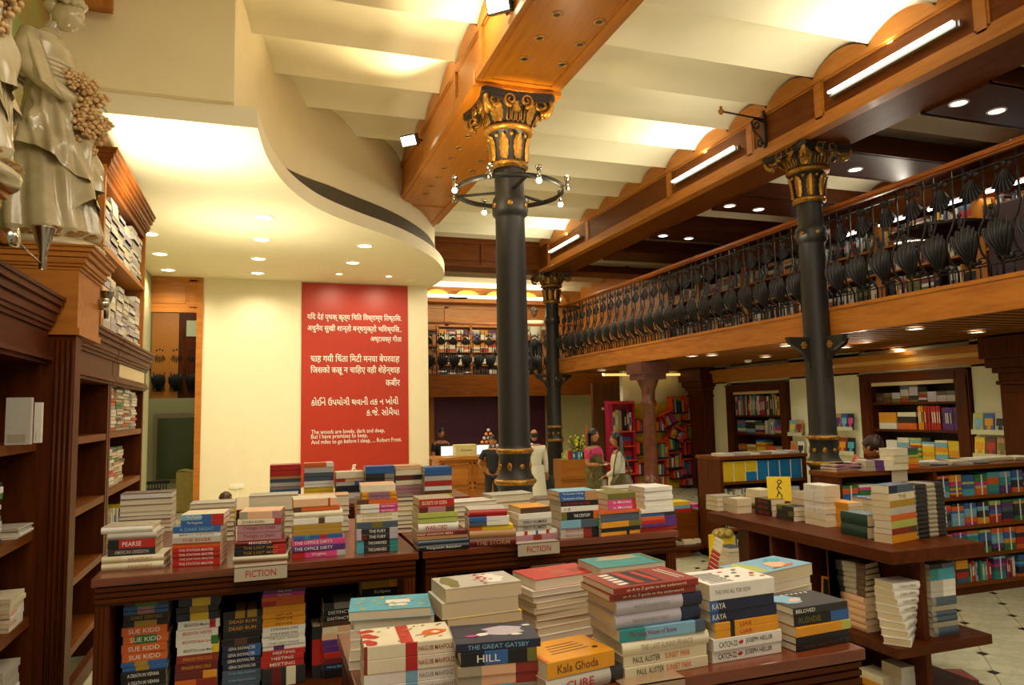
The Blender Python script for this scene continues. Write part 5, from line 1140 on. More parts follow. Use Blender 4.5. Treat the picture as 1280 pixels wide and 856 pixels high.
# nearest bay: big white standing books, piles at the shelf mouths seen from the side
W1 = ['white', 'lightgrey', 'stone']
for i, (px0, px1, h, c, nm) in enumerate([(6, 38, .23, 'lightgrey', 'large pale boxed book standing on the top shelf of the nearest left bookcase'), (42, 51, .21, 'white', 'slim white book standing right of the large pale one, nearest left bookcase')]):
    y = 4.15+i*.25; a = at(px0, 540, y=y); b = at(px1, 540, y=y)
    MB().box(a.x, 0, 0, b.x, .035, h).box(a.x+.01, -.001, .01, b.x-.02, 0, .05, 1).build('book', [cm_(c), cm_('stone')], None, (0, y, 1.6805), **T(nm, 'book'))
pile(-1.20, 4.12, 1.2, 11, .18, .22, ['white', 'green', 'red*1 white*2', 'lightgrey', 'navy', 'peach', 'green', 'white'], 'the tall mixed pile on the second shelf, left edge', th=(.02, .034), hmax=.38)
pile(-1.165, 4.48, 1.2, 4, .24, .28, ['slate', 'lightgrey', 'white', 'teal*1 slate*2'], 'the flat pile under a dark teal cover, left edge', th=(.012, .018))
pile(-1.20, 4.14, .75, 5, .18, .22, ['red', 'orange', 'red', 'brick'], 'the red pile at the left edge', th=(.04, .05))
pile(-1.18, 4.44, .75, 7, .24, .27, ['white', 'white', 'navy*1 cream*2', 'peach*1 white*1', 'cream'], 'the white pile on the third shelf at the left edge', th=(.022, .03))
pile(-1.18, 4.40, .3, 7, .26, .28, ['lightgrey', 'sky', 'white', 'peach'], 'the lowest visible pile at the left edge', th=(.03, .045))
# narrow bay
JOIN[0] = JALL
pile(-1.24, 5.6, 1.68, 9, .15, .2, ['teal', 'darkgreen', 'red', 'purple', 'charcoal', 'lightgrey', 'orange', 'brown'], 'the pile on the top shelf of the narrow section', th=(.03, .05), hmax=.4)
pile(-1.24, 5.6, .75, 6, .14, .2, ['charcoal', 'red', 'black', 'brown'], 'the dark pile low in the narrow section', th=(.03, .05))
pile(-1.24, 5.6, 1.2, 5, .14, .2, ['gold', 'charcoal', 'brown'], 'the pile on the second shelf of the narrow section', th=(.03, .05))
JOIN[0] = None
# spine-out piles in the far bay
MIX = ['ivory', 'white', 'cream', 'stone', 'lightgrey', 'tan', 'ivory', 'white', 'cream', 'cream', 'ivory', 'green', 'red', 'orange', 'brown']
LS = []   # (y0, y1, z, h, n, xf, pal): filled once the joined-book helpers exist
for s_, (z, hm, ns) in enumerate(((1.69, .40, 4), (1.22, .38, 3))):
    for q in range(ns): LS.append((6.69+q*.36, 7.0+q*.36, z, hm-.04*(q % 2)-.06*s_, 13-2*s_, -1.2-.02*q*s_, MIX))
pal = ['teal', 'orange', 'red', 'navy', 'green', 'ivory', 'brown', 'yellow', 'blue', 'charcoal']
for q in range(12):
    h = rr.uniform(.2, .29); JALL.box((-1.36, 6.98+q*.095, .7505), (-1.2, 7.012+q*.095, .75+h), rr.choice(pal))
# upper case: thick white reference volumes
WV = ['white', 'lightgrey', 'ivory', 'white', 'white', 'lightgrey', 'lavender', 'cream', 'white', 'ivory', 'lavender', 'stone', 'lightgrey']
for z, y0, y1, hh in ((2.455, 6.42, 8.35, .56), (3.175, 6.42, 8.3, .50)):
    y = y0; j = 0
    while y < y1-.2:
        w = rr.uniform(.24, .34); LS.append((y, y+w, z, hh*rr.uniform(.8, 1), rr.randint(8, 13), -1.215-rr.uniform(-.01, .012), WV)); y += w+.015; j += 1

# ================================================================== SMALL FAR BOOKS (joined per bookcase)
def attr_mat():
    m = bpy.data.materials.new('mixed_book_covers'); m.use_nodes = True; n = m.node_tree.nodes; b = n['Principled BSDF']
    a = n.new('ShaderNodeAttribute'); a.attribute_name = 'tint'; hs = n.new('ShaderNodeTexNoise'); hs.inputs['Scale'].default_value = 60
    mx = n.new('ShaderNodeMixRGB'); mx.blend_type = 'MULTIPLY'; mx.inputs[0].default_value = .35
    m.node_tree.links.new(a.outputs['Color'], mx.inputs[1]); m.node_tree.links.new(hs.outputs['Fac'], mx.inputs[2]); m.node_tree.links.new(mx.outputs[0], b.inputs['Base Color'])
    b.inputs['Roughness'].default_value = .45; return m
AM = attr_mat()
class SB:
    def __init__(s): s.mb = MB(); s.c = []
    def box(s, a, b, c, M=None):
        s.mb.box(*a, *b, M=M); s.c += [(*hexc(PAL[c]), 1)]*8
    def build(s, name, **tags):
        o = s.mb.build(name, AM, **tags); at_ = o.data.color_attributes.new('tint', 'FLOAT_COLOR', 'POINT')
        at_.data.foreach_set('color', [x for c in s.c for x in c]); return o
BR = ['red', 'orange', 'yellow', 'green', 'teal', 'blue', 'navy', 'purple', 'sky', 'pink', 'lime', 'lightgrey', 'white', 'brick', 'aqua', 'amber', 'charcoal', 'magenta', 'cream']
def blockpile(sb, ax, fr, u0, u1, z, h, n, depth, pal, rnd, strap=True):
    """pile of lying books; ax 'x': along x, facing -y at y=fr; ax 'y': along y, facing -x at x=fr"""
    zc = z; th = h/n; c = rnd.choice(pal); run = 0
    for i in range(n):
        if run <= 0: c = rnd.choice(pal); run = rnd.randint(1, 3)
        run -= 1; j = rnd.uniform(-.004, .004)
        if ax == 'x': sb.box((u0+j, fr+j, zc), (u1-.004+j, fr+depth, zc+th*.94), c)
        else: sb.box((fr+j, u0+j, zc), (fr+depth, u1-.004+j, zc+th*.94), c)
        zc += th
    if strap and rnd.random() < .6:
        m_ = (u0+u1)/2
        if ax == 'x': sb.box((m_-.006, fr-.008, z), (m_+.006, fr-.003, zc), 'white')
        else: sb.box((fr-.008, m_-.006, z), (fr-.003, m_+.006, zc), 'white')
def uprights(sb, ax, fr, u0, u1, z, hmin, hmax, depth, pal, rnd, w=(.012, .035)):
    u = u0
    while u < u1-.02:
        ww = rnd.uniform(*w); h = rnd.uniform(hmin, hmax); c = rnd.choice(pal); j = rnd.uniform(0, .02)
        if ax == 'x': sb.box((u, fr+j, z), (u+ww*.92, fr+depth, z+h), c); sb.box((u+ww*.2, fr+j-.002, z+h*.3), (u+ww*.7, fr+j, z+h*.75), rnd.choice(('white', 'cream', 'charcoal', c)))
        else: sb.box((fr+j, u, z), (fr+depth, u+ww*.92, z+h), c); sb.box((fr+j-.002, u+ww*.2, z+h*.3), (fr+j, u+ww*.7, z+h*.75), rnd.choice(('white', 'cream', 'charcoal', c)))
        u += ww
rn = random.Random(5)
sb = SB()
for y0, y1, z, h, n, xf, pal in LS:
    zc = z+.0005; th = h/n
    for i in range(n):
        j = rn.uniform(-.012, .012); e = rn.uniform(0, .02); c = rn.choice(pal)
        sb.box((xf-.2+j, y0+e, zc), (xf+j-.002, y1-e, zc+th*.93), 'cream' if c not in ('white', 'lightgrey') else 'white')
        sb.box((xf+j-.004, y0+e, zc), (xf+j, y1-e, zc+th*.95), c); sb.box((xf-.2+j, y0+e-.001, zc), (xf+j, y1-e+.001, zc+.002), c); sb.box((xf-.2+j, y0+e-.001, zc+th*.93), (xf+j, y1-e+.001, zc+th*.95), c)
        zc += th
sb.build('shelved_books', kind='stuff', label='pale books piled spine out in the far left wall bookcase and its upper case', category='books')
sb = SB()
for z, top in ((.10, .22), (.36, .225), (.63, .225), (.90, .22)):
    x = 5.98
    while x < 8.3:
        w = .15
        if z < .2 and rn.random() < .3: uprights(sb, 'x', 5.22, x, x+w, z, .15, .2, .2, BR, rn)
        else: blockpile(sb, 'x', 5.21, x, x+w, z, top*rn.uniform(.85, .98), rn.randint(8, 10), .2, ['red', 'orange', 'green', 'teal', 'blue', 'navy', 'purple', 'sky', 'lime', 'charcoal', 'magenta', 'aqua', 'slate', 'amber'], rn)
        x += w+.012
    x = 4.87
    while x < 5.75:
        w = .18; blockpile(sb, 'x', 5.21, x, x+w, z, .17, 7, .2, ['sky', 'pink', 'lime', 'orange', 'lavender', 'blue', 'green', 'red', 'white'], rn); x += w+.01
sb.build('shelved_workbooks', kind='stuff', label='bright workbooks strapped in piles on the wide low bookcase at the right', category='books')
sb = SB(); x = 5.15
for i in range(7):
    w = .165; n = 9
    for k in range(n):
        c = 'yellow' if i < 2 or (i == 2 and k > 3) else 'blue'
        sb.box((x, 7.39, .902+k*.0262), (x+w-.012, 7.6, .902+k*.0262+.025), 'yellow' if c == 'yellow' else 'cyanblue')
    sb.box((x+w-.012, 7.385, .902), (x+w-.002, 7.6, 1.13), 'white'); x += w
for z in (.62, .36, .10):
    uprights(sb, 'x', 7.40, 5.16, 5.5, z, .12, .2, .2, ['white', 'lightgrey', 'cream', 'green'], rn)
    for q in range(4): blockpile(sb, 'x', 7.4, 5.52+q*.19, 5.69+q*.19, z, .12+.06*(q % 2), 6, .2, ['yellow', 'lime', 'white', 'lightgrey', 'green'], rn, False)
sb.build('shelved_workbooks', kind='stuff', label='yellow and blue workbooks in the low bookcase left of the black column', category='books')
sb = SB()
# right wall bookcase R1
for z, kind in ((1.80, 0), (1.385, 1), (.93, 2), (.5, 2)):
    if kind == 0:
        for q in range(9): blockpile(sb, 'y', WX+.02, 7.7+q*.16, 7.7+q*.16+.155, z, .15 if q not in (4, 5) else .26, 5 if q not in (4, 5) else 8, .2, ['charcoal', 'slate', 'brown', 'brick', 'lightgrey', 'lavender', 'olive'], rn, False)
    elif kind == 1:
        uprights(sb, 'y', WX+.02, 7.68, 7.98, z, .32, .33, .2, ['purple'], rn, (.02, .03)); uprights(sb, 'y', WX+.02, 7.99, 8.28, z, .34, .36, .2, ['red'], rn, (.02, .03)); uprights(sb, 'y', WX+.02, 8.28, 8.37, z, .34, .36, .2, ['amber'], rn)
        for q in range(2): blockpile(sb, 'y', WX+.02, 8.4+q*.36, 8.4+q*.36+.34, z, .26, 8, .2, ['white', 'orange', 'brown', 'cream', 'charcoal', 'amber'], rn, False)
    else:
        for q in range(6): blockpile(sb, 'y', WX+.02, 7.68+q*.22, 7.68+q*.22+.21, z, .22+.12*rn.random(), 9, .2, ['yellow', 'amber', 'lime', 'white', 'sky', 'green', 'cream', 'red'], rn, False)
sb.build('shelved_books', kind='stuff', label='many small books filling the wall bookcase behind the woman reading', category='books')
sb = SB()
uprights(sb, 'y', WX+.02, 11.35, 12.8, 1.60, .3, .42, .2, BR, rn, (.025, .06))
for q in range(5):
    if q in (1,): uprights(sb, 'y', WX+.02, 11.35+q*.29, 11.6+q*.29, 1.235, .22, .3, .2, ['lightgrey', 'sky', 'white'], rn)
    else: blockpile(sb, 'y', WX+.02, 11.35+q*.29, 11.35+q*.29+.27, 1.235, .2+.1*rn.random(), 8, .2, BR, rn, False)
for q in range(5): blockpile(sb, 'y', WX+.02, 11.35+q*.29, 11.35+q*.29+.27, .86, .1+.16*rn.random(), 6, .2, ['tan', 'cream', 'yellow', 'blue', 'olive', 'white', 'orange'], rn, False)
sb.build('shelved_books', kind='stuff', label='many small books filling the wall bookcase beside the children corner', category='books')
# loose books on top of the low units
rt = random.Random(21); JOIN[0] = JALL
TOPS = [(x, 5.22+rt.uniform(0, .12), 1.191, rt.uniform(.14, .2), rt.choice(['white', 'lightgrey', 'cream', 'ivory', 'tan', 'rose', 'slate'])) for x in (4.84, 4.90, 5.72, 6.0, 6.2, 6.42, 6.66, 6.9, 7.15)]
for i, (x, y, z, w, c) in enumerate(TOPS):
    for k in range(3 if x > 5.5 else 5):
        c2 = c if k else rt.choice(['lightgrey', 'slate', 'stone', 'tan'])
        book(.26, .19, .013, c2, (x+.13, y, z+k*.0132), rt.uniform(-.15, .15), lab='%s magazine, %s in pile %s on the wide low bookcase' % (cname(c2), ['lowest', 'second lowest', 'middle', 'fourth up', 'fifth up'][k], ['one', 'two', 'three', 'four', 'five', 'six', 'seven', 'eight', 'nine'][i]), group='magazines on the wide low bookcase'); NB[0] += 1
for nm, px, py, bs in (('the short striped pile before the reading woman', 1083, 589, [(8, 'stone*1 purple*1 cream*1'), (5, 'stone*1 purple*1 cream*1')]), ('the green and orange pile beside the reading woman', 1131, 586, [(4, 'slate'), (5, 'green'), (3, 'lime'), (9, 'amber'), (5, 'orange')]), ('the tall pages-out pile beside the reading woman', 1118, 588, [(9, 'cream'), (9, 'ivory'), (9, 'cream')])):
    stack(nm, (px, py, px+(34 if 'short' in nm else 18), py-1.2), 1.19, [(b[0], b[1]) for b in bs], group='books beside the reading woman', D=.16)
for i in range(6):
    c = ['white', 'lightgrey', 'white', 'stone', 'white', 'lightgrey'][i]
    book(.24, .2, .03, c, (5.28+i*.18, 7.42, 1.201), rt.uniform(-.2, .2), lab='%s open paper bundle, %s from left on top of the workbook case' % (c, ['first', 'second', 'third', 'fourth', 'fifth', 'sixth'][i]), group='papers on top of the workbook case')
JOIN[0] = None
t = MB().box(-.09, -.003, -.10, .09, .003, 0).build('shelf_sign', mat('grey_card', 'B8AC98', .5), None, tuple(at(1124, 588, y=5.15)), 0, **T('blank grey card sign clipped to the wide low bookcase', 'sign'))

# face-out ledges on the right wall
def ledge(y0, y1, z, cols, label):
    t = empty('display_ledge', (WX-.12, (y0+y1)/2, z), **T(label, 'ledge')); h = (y1-y0)/2
    MB().box(0, -h, -.015, .12, h, 0).box(-.004, -h, -.015, .002, h, .05).build('ledge_board', mat('clear_ledge', 'C8C4A0', .2), t)
    n = len(cols); w = (y1-y0)/n
    for i, (c, d) in enumerate(cols):
        o = MB().box(0, -w*.45, 0, .012, w*.45, .27, 0).box(-.001, -w*.36, .1, 0, w*.36, .2, 1).ball((-.001, 0, .07), (.001, w*.2, .035), 1, 8, 6).build('book', [cm_(c), cm_(d)], None, (WX-.1, y1-w*(i+.5), z+.002), **T('%s picture book face out, %s on the %s' % (c, ['first', 'second', 'third', 'fourth'][i], label), 'book', 'face out books on the wall ledges')); o.rotation_euler = (0, .12, 0)
ledge(10.72, 11.09, 1.24, [('sky', 'yellow'), ('tan', 'brick')], 'upper ledge left of the black column')
ledge(10.72, 11.09, .86, [('tan', 'orange'), ('white', 'charcoal')], 'lower ledge left of the black column')
ledge(9.52, 10.08, 1.36, [('amber', 'brick'), ('tan', 'purple'), ('blue', 'sky'), ('navy', 'pink')], 'upper ledge right of the black column')
ledge(9.52, 10.08, .96, [('brown', 'orange'), ('brick', 'amber'), ('black', 'aqua')], 'lower ledge right of the black column')
ledge(6.92, 7.40, 1.36, [('lime', 'sky'), ('blue', 'amber'), ('lightgrey', 'charcoal')], 'upper ledge at the right edge')
ledge(6.92, 7.40, 1.04, [('yellow', 'amber'), ('brown', 'red'), ('tan', 'olive')], 'lower ledge at the right edge')

# ================================================================== CHILDREN CORNER (back wall y 15.95)
cc = empty('childrens_shelf', (8.3, 14.40, 0), **T('red and pink children bookshelf by the brown door', 'bookcase')); Yb = 15.7
def PX(px, py=560, y=14.2): return at(px, py, y=y)
a, b = PX(762).x, PX(795).x; RO = mat('toy_orange', 'E0481A', .4); PKm = mat('toy_pink', 'B01E4A', .4); YLm = mat('toy_yellow', 'D8B418', .5); NVm = mat('toy_navy', '1E1C3A', .4)
MB().box(a-8.3, -.2, 0, a-8.3+.1, .0, 1.95).box(b-8.3-.04, -.2, 0, b-8.3, 0, 1.95).build('side_panel', PKm, cc); MB().box(a-8.3, -.02, 0, b-8.3, 0, 1.95).build('back_panel', PKm, cc)
for i, z in enumerate((.08, .38, .68, .98, 1.30, 1.92)): MB().box(a-8.3+.02, -.22, z-.03, b-8.3, 0, z).build('shelf', RO, cc)
sb = SB(); uprights(sb, 'x', 14.24, a+.12, b-.05, 1.30, .38, .5, .12, ['white', 'yellow', 'brick', 'sky', 'navy', 'cream', 'amber'], rn, (.04, .07))
for z in (.08, .38, .68, .98): blockpile(sb, 'x', 14.24, a+.2, b-.08, z, .18, 5, .12, BR, rn, False)
MB().box(b, 14.38, 0, at(861, 500, y=14.4).x, 14.44, 1.88).build('panel_board', YLm, None, **T('yellow back panel of the children corner', 'panel'))
cs = empty('crooked_shelf', (8.8, 14.3, 0), **T('playful orange shelf of tilted boxes holding picture books', 'bookcase'))
def tbox(px, py, w, h, rot, books=True, col=RO):
    p = at(px, py, y=14.25); M = Matrix.Translation((p.x-8.8, -.10, p.z)) @ Matrix.Rotation(rot, 4, 'Y')
    m = MB(); t = .022; m.box(-w/2, -.1, -h/2, -w/2+t, .1, h/2, 0, M=M).box(w/2-t, -.1, -h/2, w/2, .1, h/2, 0, M=M).box(-w/2, -.1, h/2-t, w/2, .1, h/2, 0, M=M).box(-w/2-.02, -.11, -h/2, w/2+.02, .1, -h/2+t*1.5, 1, M=M)
    m.build('tilted_box', [col, NVm], cs)
    if books:
        M2 = Matrix.Translation((p.x, 14.20, p.z)) @ Matrix.Rotation(rot, 4, 'Y'); u = -w/2+.03
        while u < w/2-.05:
            ww = rn.uniform(.03, .06); hh = h*rn.uniform(.55, .8); sb.box((u, -.08, -h/2+t*1.5), (u+ww*.9, .05, -h/2+t*1.5+hh), rn.choice(BR), M=M2); u += ww
for px, py, w, h, r in ((845, 506, .42, .44, -.05), (832, 524, .40, .36, -.45), (860, 517, .30, .40, .05), (843, 543, .40, .36, .45), (838, 553, .36, .38, -.15), (860, 540, .36, .40, 0), (838, 575, .44, .40, 0), (860, 560, .36, .38, 0), (858, 583, .40, .42, 0), (823, 562, .36, .42, 0), (823, 584, .36, .4, 0), (822, 600, .3, .3, 0), (846, 592, .34, .22, -.1), (800, 560, .24, .34, 0), (799, 585, .24, .34, 0), (822, 530, .3, .4, 0), (800, 532, .24, .34, 0), (860, 602, .4, .2, 0)): tbox(px, py, w*.9, h*.9, r)
sb.build('shelved_books', kind='stuff', label='picture books in the red and orange shelves of the children corner', category='books')
# bin of picture books and flower arrangement behind the women
p = at(720, 575, y=14.2)
t = empty('book_browser', (p.x, 14.2, 0), **T('low wooden browser box with picture books beneath the flowers', 'display stand'))
MB().box(-.42, -.15, 0, .42, .2, .35).box(-.42, -.2, .35, .42, .25, .75).build('body', WD_X, t)
sb = SB(); uprights(sb, 'x', 13.98, p.x-.38, p.x+.38, .75, .14, .2, .1, BR, rn, (.04, .09)); uprights(sb, 'x', 14.0, p.x-.3, p.x+.38, .36, .25, .33, .1, ['green', 'teal', 'red', 'blue', 'charcoal'], rn, (.05, .1)); sb.build('shelved_books', kind='stuff', label='picture books standing in the browser box beneath the flowers', category='books')
p = at(722, 568, y=14.6)
t = empty('flower_arrangement', (p.x, 14.6, p.z), **T('tall arrangement of yellow and orange flowers in a wooden trough', 'flowers')); MB().box(-.22, -.12, -.25, .30, .12, 0).box(-.22, -.12, -p.z, .30, .12, -.25).build('trough', MD_X, t)
fr = random.Random(2); lf, yf, of, vf = MB(), MB(), MB(), MB()
for i in range(46):
    a_ = fr.uniform(0, 2*pi); r = fr.uniform(.05, .3); h = fr.uniform(.2, .62)*(1-.6*r); c = Vector((r*cos(a_), r*.5*sin(a_), h))
    lf.tube([(c.x*.2, c.y*.2, 0), (c.x*.7, c.y*.7, h*.6), tuple(c)], [.006, .012, .001], 4, flat=.3)
for i in range(34):
    a_ = fr.uniform(0, 2*pi); r = fr.uniform(0, .2); yf.ball((r*cos(a_)-.04, r*.5*sin(a_)-.05, fr.uniform(.08, .42)), fr.uniform(.018, .03), 0, 6, 4)
for i in range(12):
    for s in (-1, 1): of.ball((.2+s*.03*(1-i/14)+.02*i/12, -.05, .22+i*.035), (.03*(1-i/16), .01, .022), 0, 6, 4)
for i in range(16): vf.ball((fr.uniform(-.0, .25), -.1, fr.uniform(.0, .12)), .022, 0, 6, 4)
lf.build('leaves', mat('leaf_green', '5E7A28', .5, noise=.3), t, kind='stuff'); yf.build('yellow_blooms', mat('bloom_yellow', 'E4DC3C', .5), t, kind='stuff'); of.build('orange_spike', mat('bloom_orange', 'D8602A', .5), t); vf.build('purple_blooms', mat('bloom_purple', '8E3A6A', .5), t, kind='stuff')
# platform picture books
pl = random.Random(8)
for i, (px, py, z, c, w) in enumerate([(846, 682, .13, 'stone', .2), (861, 681, .13, 'cream', .22), (880, 679, .13, 'cream', .2), (842, 672, .131, 'teal', .2), (852, 668, .131, 'rose', .22)]):
    p = at(px, py, z=z); book(w, .24, .045, c, (p.x, p.y+.02, z+.0005), pl.uniform(-.1, .1)-.2, lab='%s picture book lying on the low platform, %s' % (c, ['front left', 'front middle', 'front right', 'behind at left', 'behind in the middle'][i]), group='picture books on the low platform', top=c)
for i, (px, py, y, c, d, h) in enumerate([(862, 667, PFY+.26, 'yellow', 'tan', .23), (879, 662, PFY+.5, 'sky', 'orange', .24)]):
    p = at(px, py, y=y); z = .131 if i == 0 else .301; p.x = p.x if i == 0 else PFX1-.13; y = y if i == 0 else PFY+.48; o = MB().box(-.08, -.006, 0, .08, .006, h).box(-.06, -.008, .03, .06, -.006, h*.6, 1).ball((0, -.007, h*.75), (.04, .002, .03), 1, 8, 6).build('book', [cm_(c), cm_(d)], None, (p.x, y, z), -.1, **T(['yellow picture book propped up on the low platform', 'blue picture book propped up on the right of the low platform'][i], 'book')); o.rotation_euler = (-.2, 0, -.15)
yst = 7.92; p = at(860, 640, y=yst); zt_ = p.z
x0_, x1_ = at(833, 640, y=yst).x, at(884, 640, y=yst).x
MB().box(x0_, yst, 0, x1_, yst+.35, zt_-.001).build('low_stand', MD_X, None, **T('dark wooden stand carrying flat game boxes', 'display stand'))
for i, (px, c, w, k) in enumerate([(852, 'red', .34, 0), (853, 'sky', .30, 1), (852, 'yellow', .30, 2), (872, 'pink', .16, 1)]):
    q = at(px, 640, y=yst); MB().box(-w/2, .03, 0, w/2, .26, .042).build('game_box', cm_(c), None, (q.x, yst, zt_+k*.0425), **T('%s flat game box on the stand behind the right cabinet' % c, 'box', 'game boxes behind the right cabinet'))
p = at(1195, 850, z=.03); o = book(.28, .2, .03, 'red*1 black*1 brick*1', (p.x, p.y, .001), -.4, lab='red and black book lying on the marble floor by the island', top='brick')
for i in range(0): pass

# ================================================================== GALLERY BOOKCASES (upper right) and far gallery
GP = ['white', 'cream', 'lightgrey', 'amber', 'brick', 'brown', 'charcoal', 'black', 'tan', 'slate', 'red', 'stone', 'navy', 'olive']
sb = SB(); gx = 9.25
t = empty('gallery_bookcase', (gx, 6, 2.95), **T('long wooden gallery bookcases behind the ornate railing', 'bookcase'))
for y in (2.0, 3.7, 5.4, 7.1, 8.8, 10.5, 12.2, 13.9, 15.2): MB().box(0, y-6.03, 0, .33, y-5.97, 1.85).box(-.02, y-6.08, 0, 0, y-5.92, 1.85).build('divider', WD_Z, t)
for z in (.1, .5, .9, 1.3, 1.8): MB().box(0, 2-6, z-.03, .33, 15.2-6, z).build('shelf', WD_Y, t)
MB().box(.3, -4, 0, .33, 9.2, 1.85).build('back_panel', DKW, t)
for y0 in (2.1, 3.8, 5.5, 7.2, 8.9, 10.6, 12.3, 14.0):
    for z in (.1, .5, .9, 1.3):
        y = y0
        while y < y0+1.45:
            if rn.random() < .45: blockpile(sb, 'y', gx+.04, y, y+.22, 2.95+z, rn.uniform(.15, .3), rn.randint(5, 9), .2, GP, rn, False)
            else: uprights(sb, 'y', gx+.04, y, y+.22, 2.95+z, .2, .3, .2, GP, rn, (.02, .04))
            y += .235
sb.build('shelved_books', kind='stuff', label='many small books on the gallery bookcases behind the railing', category='books')
for i in range(8):
    p0 = 3.6+i*.9
    link('tube_lamp', MB().box(-.04, 0, 0, .02, .62, .03, 0).tube([(-.045, .02, .0), (-.045, .60, .0)], .022, 6, 1).mesh('tube_lamp', [WHITE, TUBE]), None, (9.22, p0, 4.59), **T('short lit tube above the gallery bookcases, %s' % ['nearest', 'second', 'third', 'fourth', 'fifth', 'sixth', 'seventh', 'farthest'][i], 'lamp', 'short tubes over the gallery bookcases'))
light('AREA', 'gallery_shelf_lamp', (9.05, 7.0, 4.5), 14, (1, .92, .72), .1, 7.5, to=(9.3, 7.0, 3.4))
# dark sofa-like display on gallery: grey screen and round dark table
MB().box(7.4, 4.2, 2.95, 7.5, 5.6, 3.9).build('screen', mat('mauve_screen', '4E3E44', .5, noise=.2), None, **T('plain mauve grey standing screen behind the railing at the right edge', 'screen'), bevel=.02)
p = at(1140, 305, x=7.3)
MB().lathe([(0, 0), (.05, 0), (.05, .7), (.5, .74), (.55, .80), (.5, .82), (0, .82)], seg=24).build('round_table', mat('dark_polish', '20140E', .25), None, (7.35, 6.1, 2.95), **T('dark polished round table behind the gallery railing', 'table'))
# far gallery shelving
sb = SB(); yg = 21.2
t = empty('gallery_bookcase', (6, yg, 2.7), **T('wooden wall bookcase at the back of the far gallery', 'bookcase'))
for x in (4.95, 6.0, 7.05, 8.1): MB().box(x-6.03, 0, 0, x-5.97, .3, 1.7).build('divider', WD_Z, t)
for z in (.1, .5, .9, 1.28, 1.68): MB().box(-1.05, 0, z-.03, 2.1, .3, z).build('shelf', WD_X, t)
MB().box(-1.8, .05, .0, -1.05, .3, 1.7).build('louvre_panel', WD_Z, t)
for z in (.55, 1.02, 1.5): MB().box(-1.45, -.15, z, -1.08, .05, z+.05).build('corner_shelf', MD_X, t)
for z, pal in ((1.28, ['white', 'cream', 'orange', 'purple', 'lavender', 'amber']), (.9, ['red', 'orange', 'cream', 'amber', 'charcoal']), (.5, ['white', 'charcoal', 'cream']), (.1, ['charcoal', 'white', 'brown'])):
    x = 5.0
    while x < 8.0: blockpile(sb, 'x', yg+.02, x, x+.24, 2.7+z, rn.uniform(.24, .3), 7, .2, pal, rn, False); x += .26
sb.build('shelved_books', kind='stuff', label='small books on the wall bookcase of the far gallery', category='books')

# ================================================================== COUNTER ITEMS
p = at(581, 572, y=13.0)
t = empty('carton', (p.x, 13.0, .97), .0, **T('cream paper carton standing on the reception counter', 'box')); MB().box(-.20, -.12, 0, .20, .12, .22).build('carton_body', mat('carton', 'C8B878', .6, noise=.1), t, bevel=.01)
lettering('Sopaan', 'brown', t, (0, -.122, .12), .2, .05)
p = at(611, 572, y=13.3); t = empty('laddu_tower', (p.x, 13.3, p.z+.0), **T('tiered tray of orange sweets above the counter', 'sweets'))
sw = MB()
for k, n in enumerate((5, 4, 3, 2, 1)):
    for i in range(n): sw.ball(((i-(n-1)/2)*.085, 0, .22+k*.075), .034, 0 if k % 2 else 1, 8, 6)
sw.build('sweets', [mat('sweet_orange', 'E0902A', .5), mat('sweet_pale', 'B8B4C8', .5)], t, kind='stuff'); MB().box(-.03, -.02, 0, .03, .02, .2).box(-.24, -.05, .17, .24, .05, .185).build('tray', CHROME, t)
for i, px in enumerate((560, 604, 660)):
    p = at(px, 568, y=13.1); MB().box(-.12, -.01, 0, .12, .01, .18, 0).box(-.11, -.012, .01, .11, -.01, .17, 1).box(-.04, 0, -.01, .04, .08, 0, 0).build('monitor', [WHITE, mat('screen_glow', 'C8E4F0', .3, emit='B8E0F0', es=1.2)], None, (p.x, 13.15, .981), **T(['small pale monitor beside the clerk in black', 'lit monitor left of the big column', 'lit monitor right of the man in white'][i], 'monitor'))

# ================================================================== BACK LEFT ROOM
nb = empty('notice_board', (-1.55, 16.95, 1.2), **T('green glass notice board with wooden frame in the back room', 'board'))
MB().box(-.62, 0, -.75, .62, .03, .68).build('frame', mat('pale_frame', '8A7A60', .5), nb); MB().box(-.55, -.008, -.7, .62, 0, .58).build('board_glass', mat('green_board', '4E5834', .2, noise=.2, scale=3), nb)
t = empty('draped_box', (-1.25, 15.6, .0), **T('tall parcel covered in creased yellow brown cloth by the doorway', 'parcel'))
MB().grid(lambda u, v: Vector((-.3+.6*u, -.3-.02*sin(u*14)*sin(v*9), .75*v)), 16, 12).grid(lambda u, v: Vector((-.3+.6*u, -.3+.6*v, .75+.02*sin(u*9))), 16, 6).box(-.29, -.27, 0, .29, .3, .74).build('cloth_cover', mat('khaki_cloth', 'A89448', .8, noise=.25, scale=14, bump=.4), t)
for i, (px, py, y) in enumerate(((184, 612, 14.9), (196, 602, 15.5))):
    p = at(px, py, y=y); t = empty('plastic_chair', (p.x, y, 0), .25, **T(['black plastic chair in the back room, left one', 'black plastic chair in the back room, right one stacked higher'][i], 'chair'))
    k = p.z; m = MB()
    for q in range(9): m.box(-.22+q*.05, .18, k-.42, -.20+q*.05, .20, k-.05)
    m.box(-.25, .17, k-.06, .25, .21, k).build('backrest', BLACK, t); MB().box(-.25, -.25, k-.46, .25, .2, k-.42).build('seat', BLACK, t)
    for a in (-.22, .2):
        for b in (-.22, .17): MB().box(a, b, 0, a+.03, b+.03, k-.44).build('leg', BLACK, t)
p = at(176, 628, y=12.4); MB().box(-.09, -.05, 0, .09, .05, .2, 0).box(-.09, -.052, .1, .09, -.05, .16, 1).build('packet', [cm_('yellow'), cm_('sky')], None, (p.x+.0, 12.4, p.z-.1), **T('yellow and blue packet by the far end of the left bookcase', 'packet'))
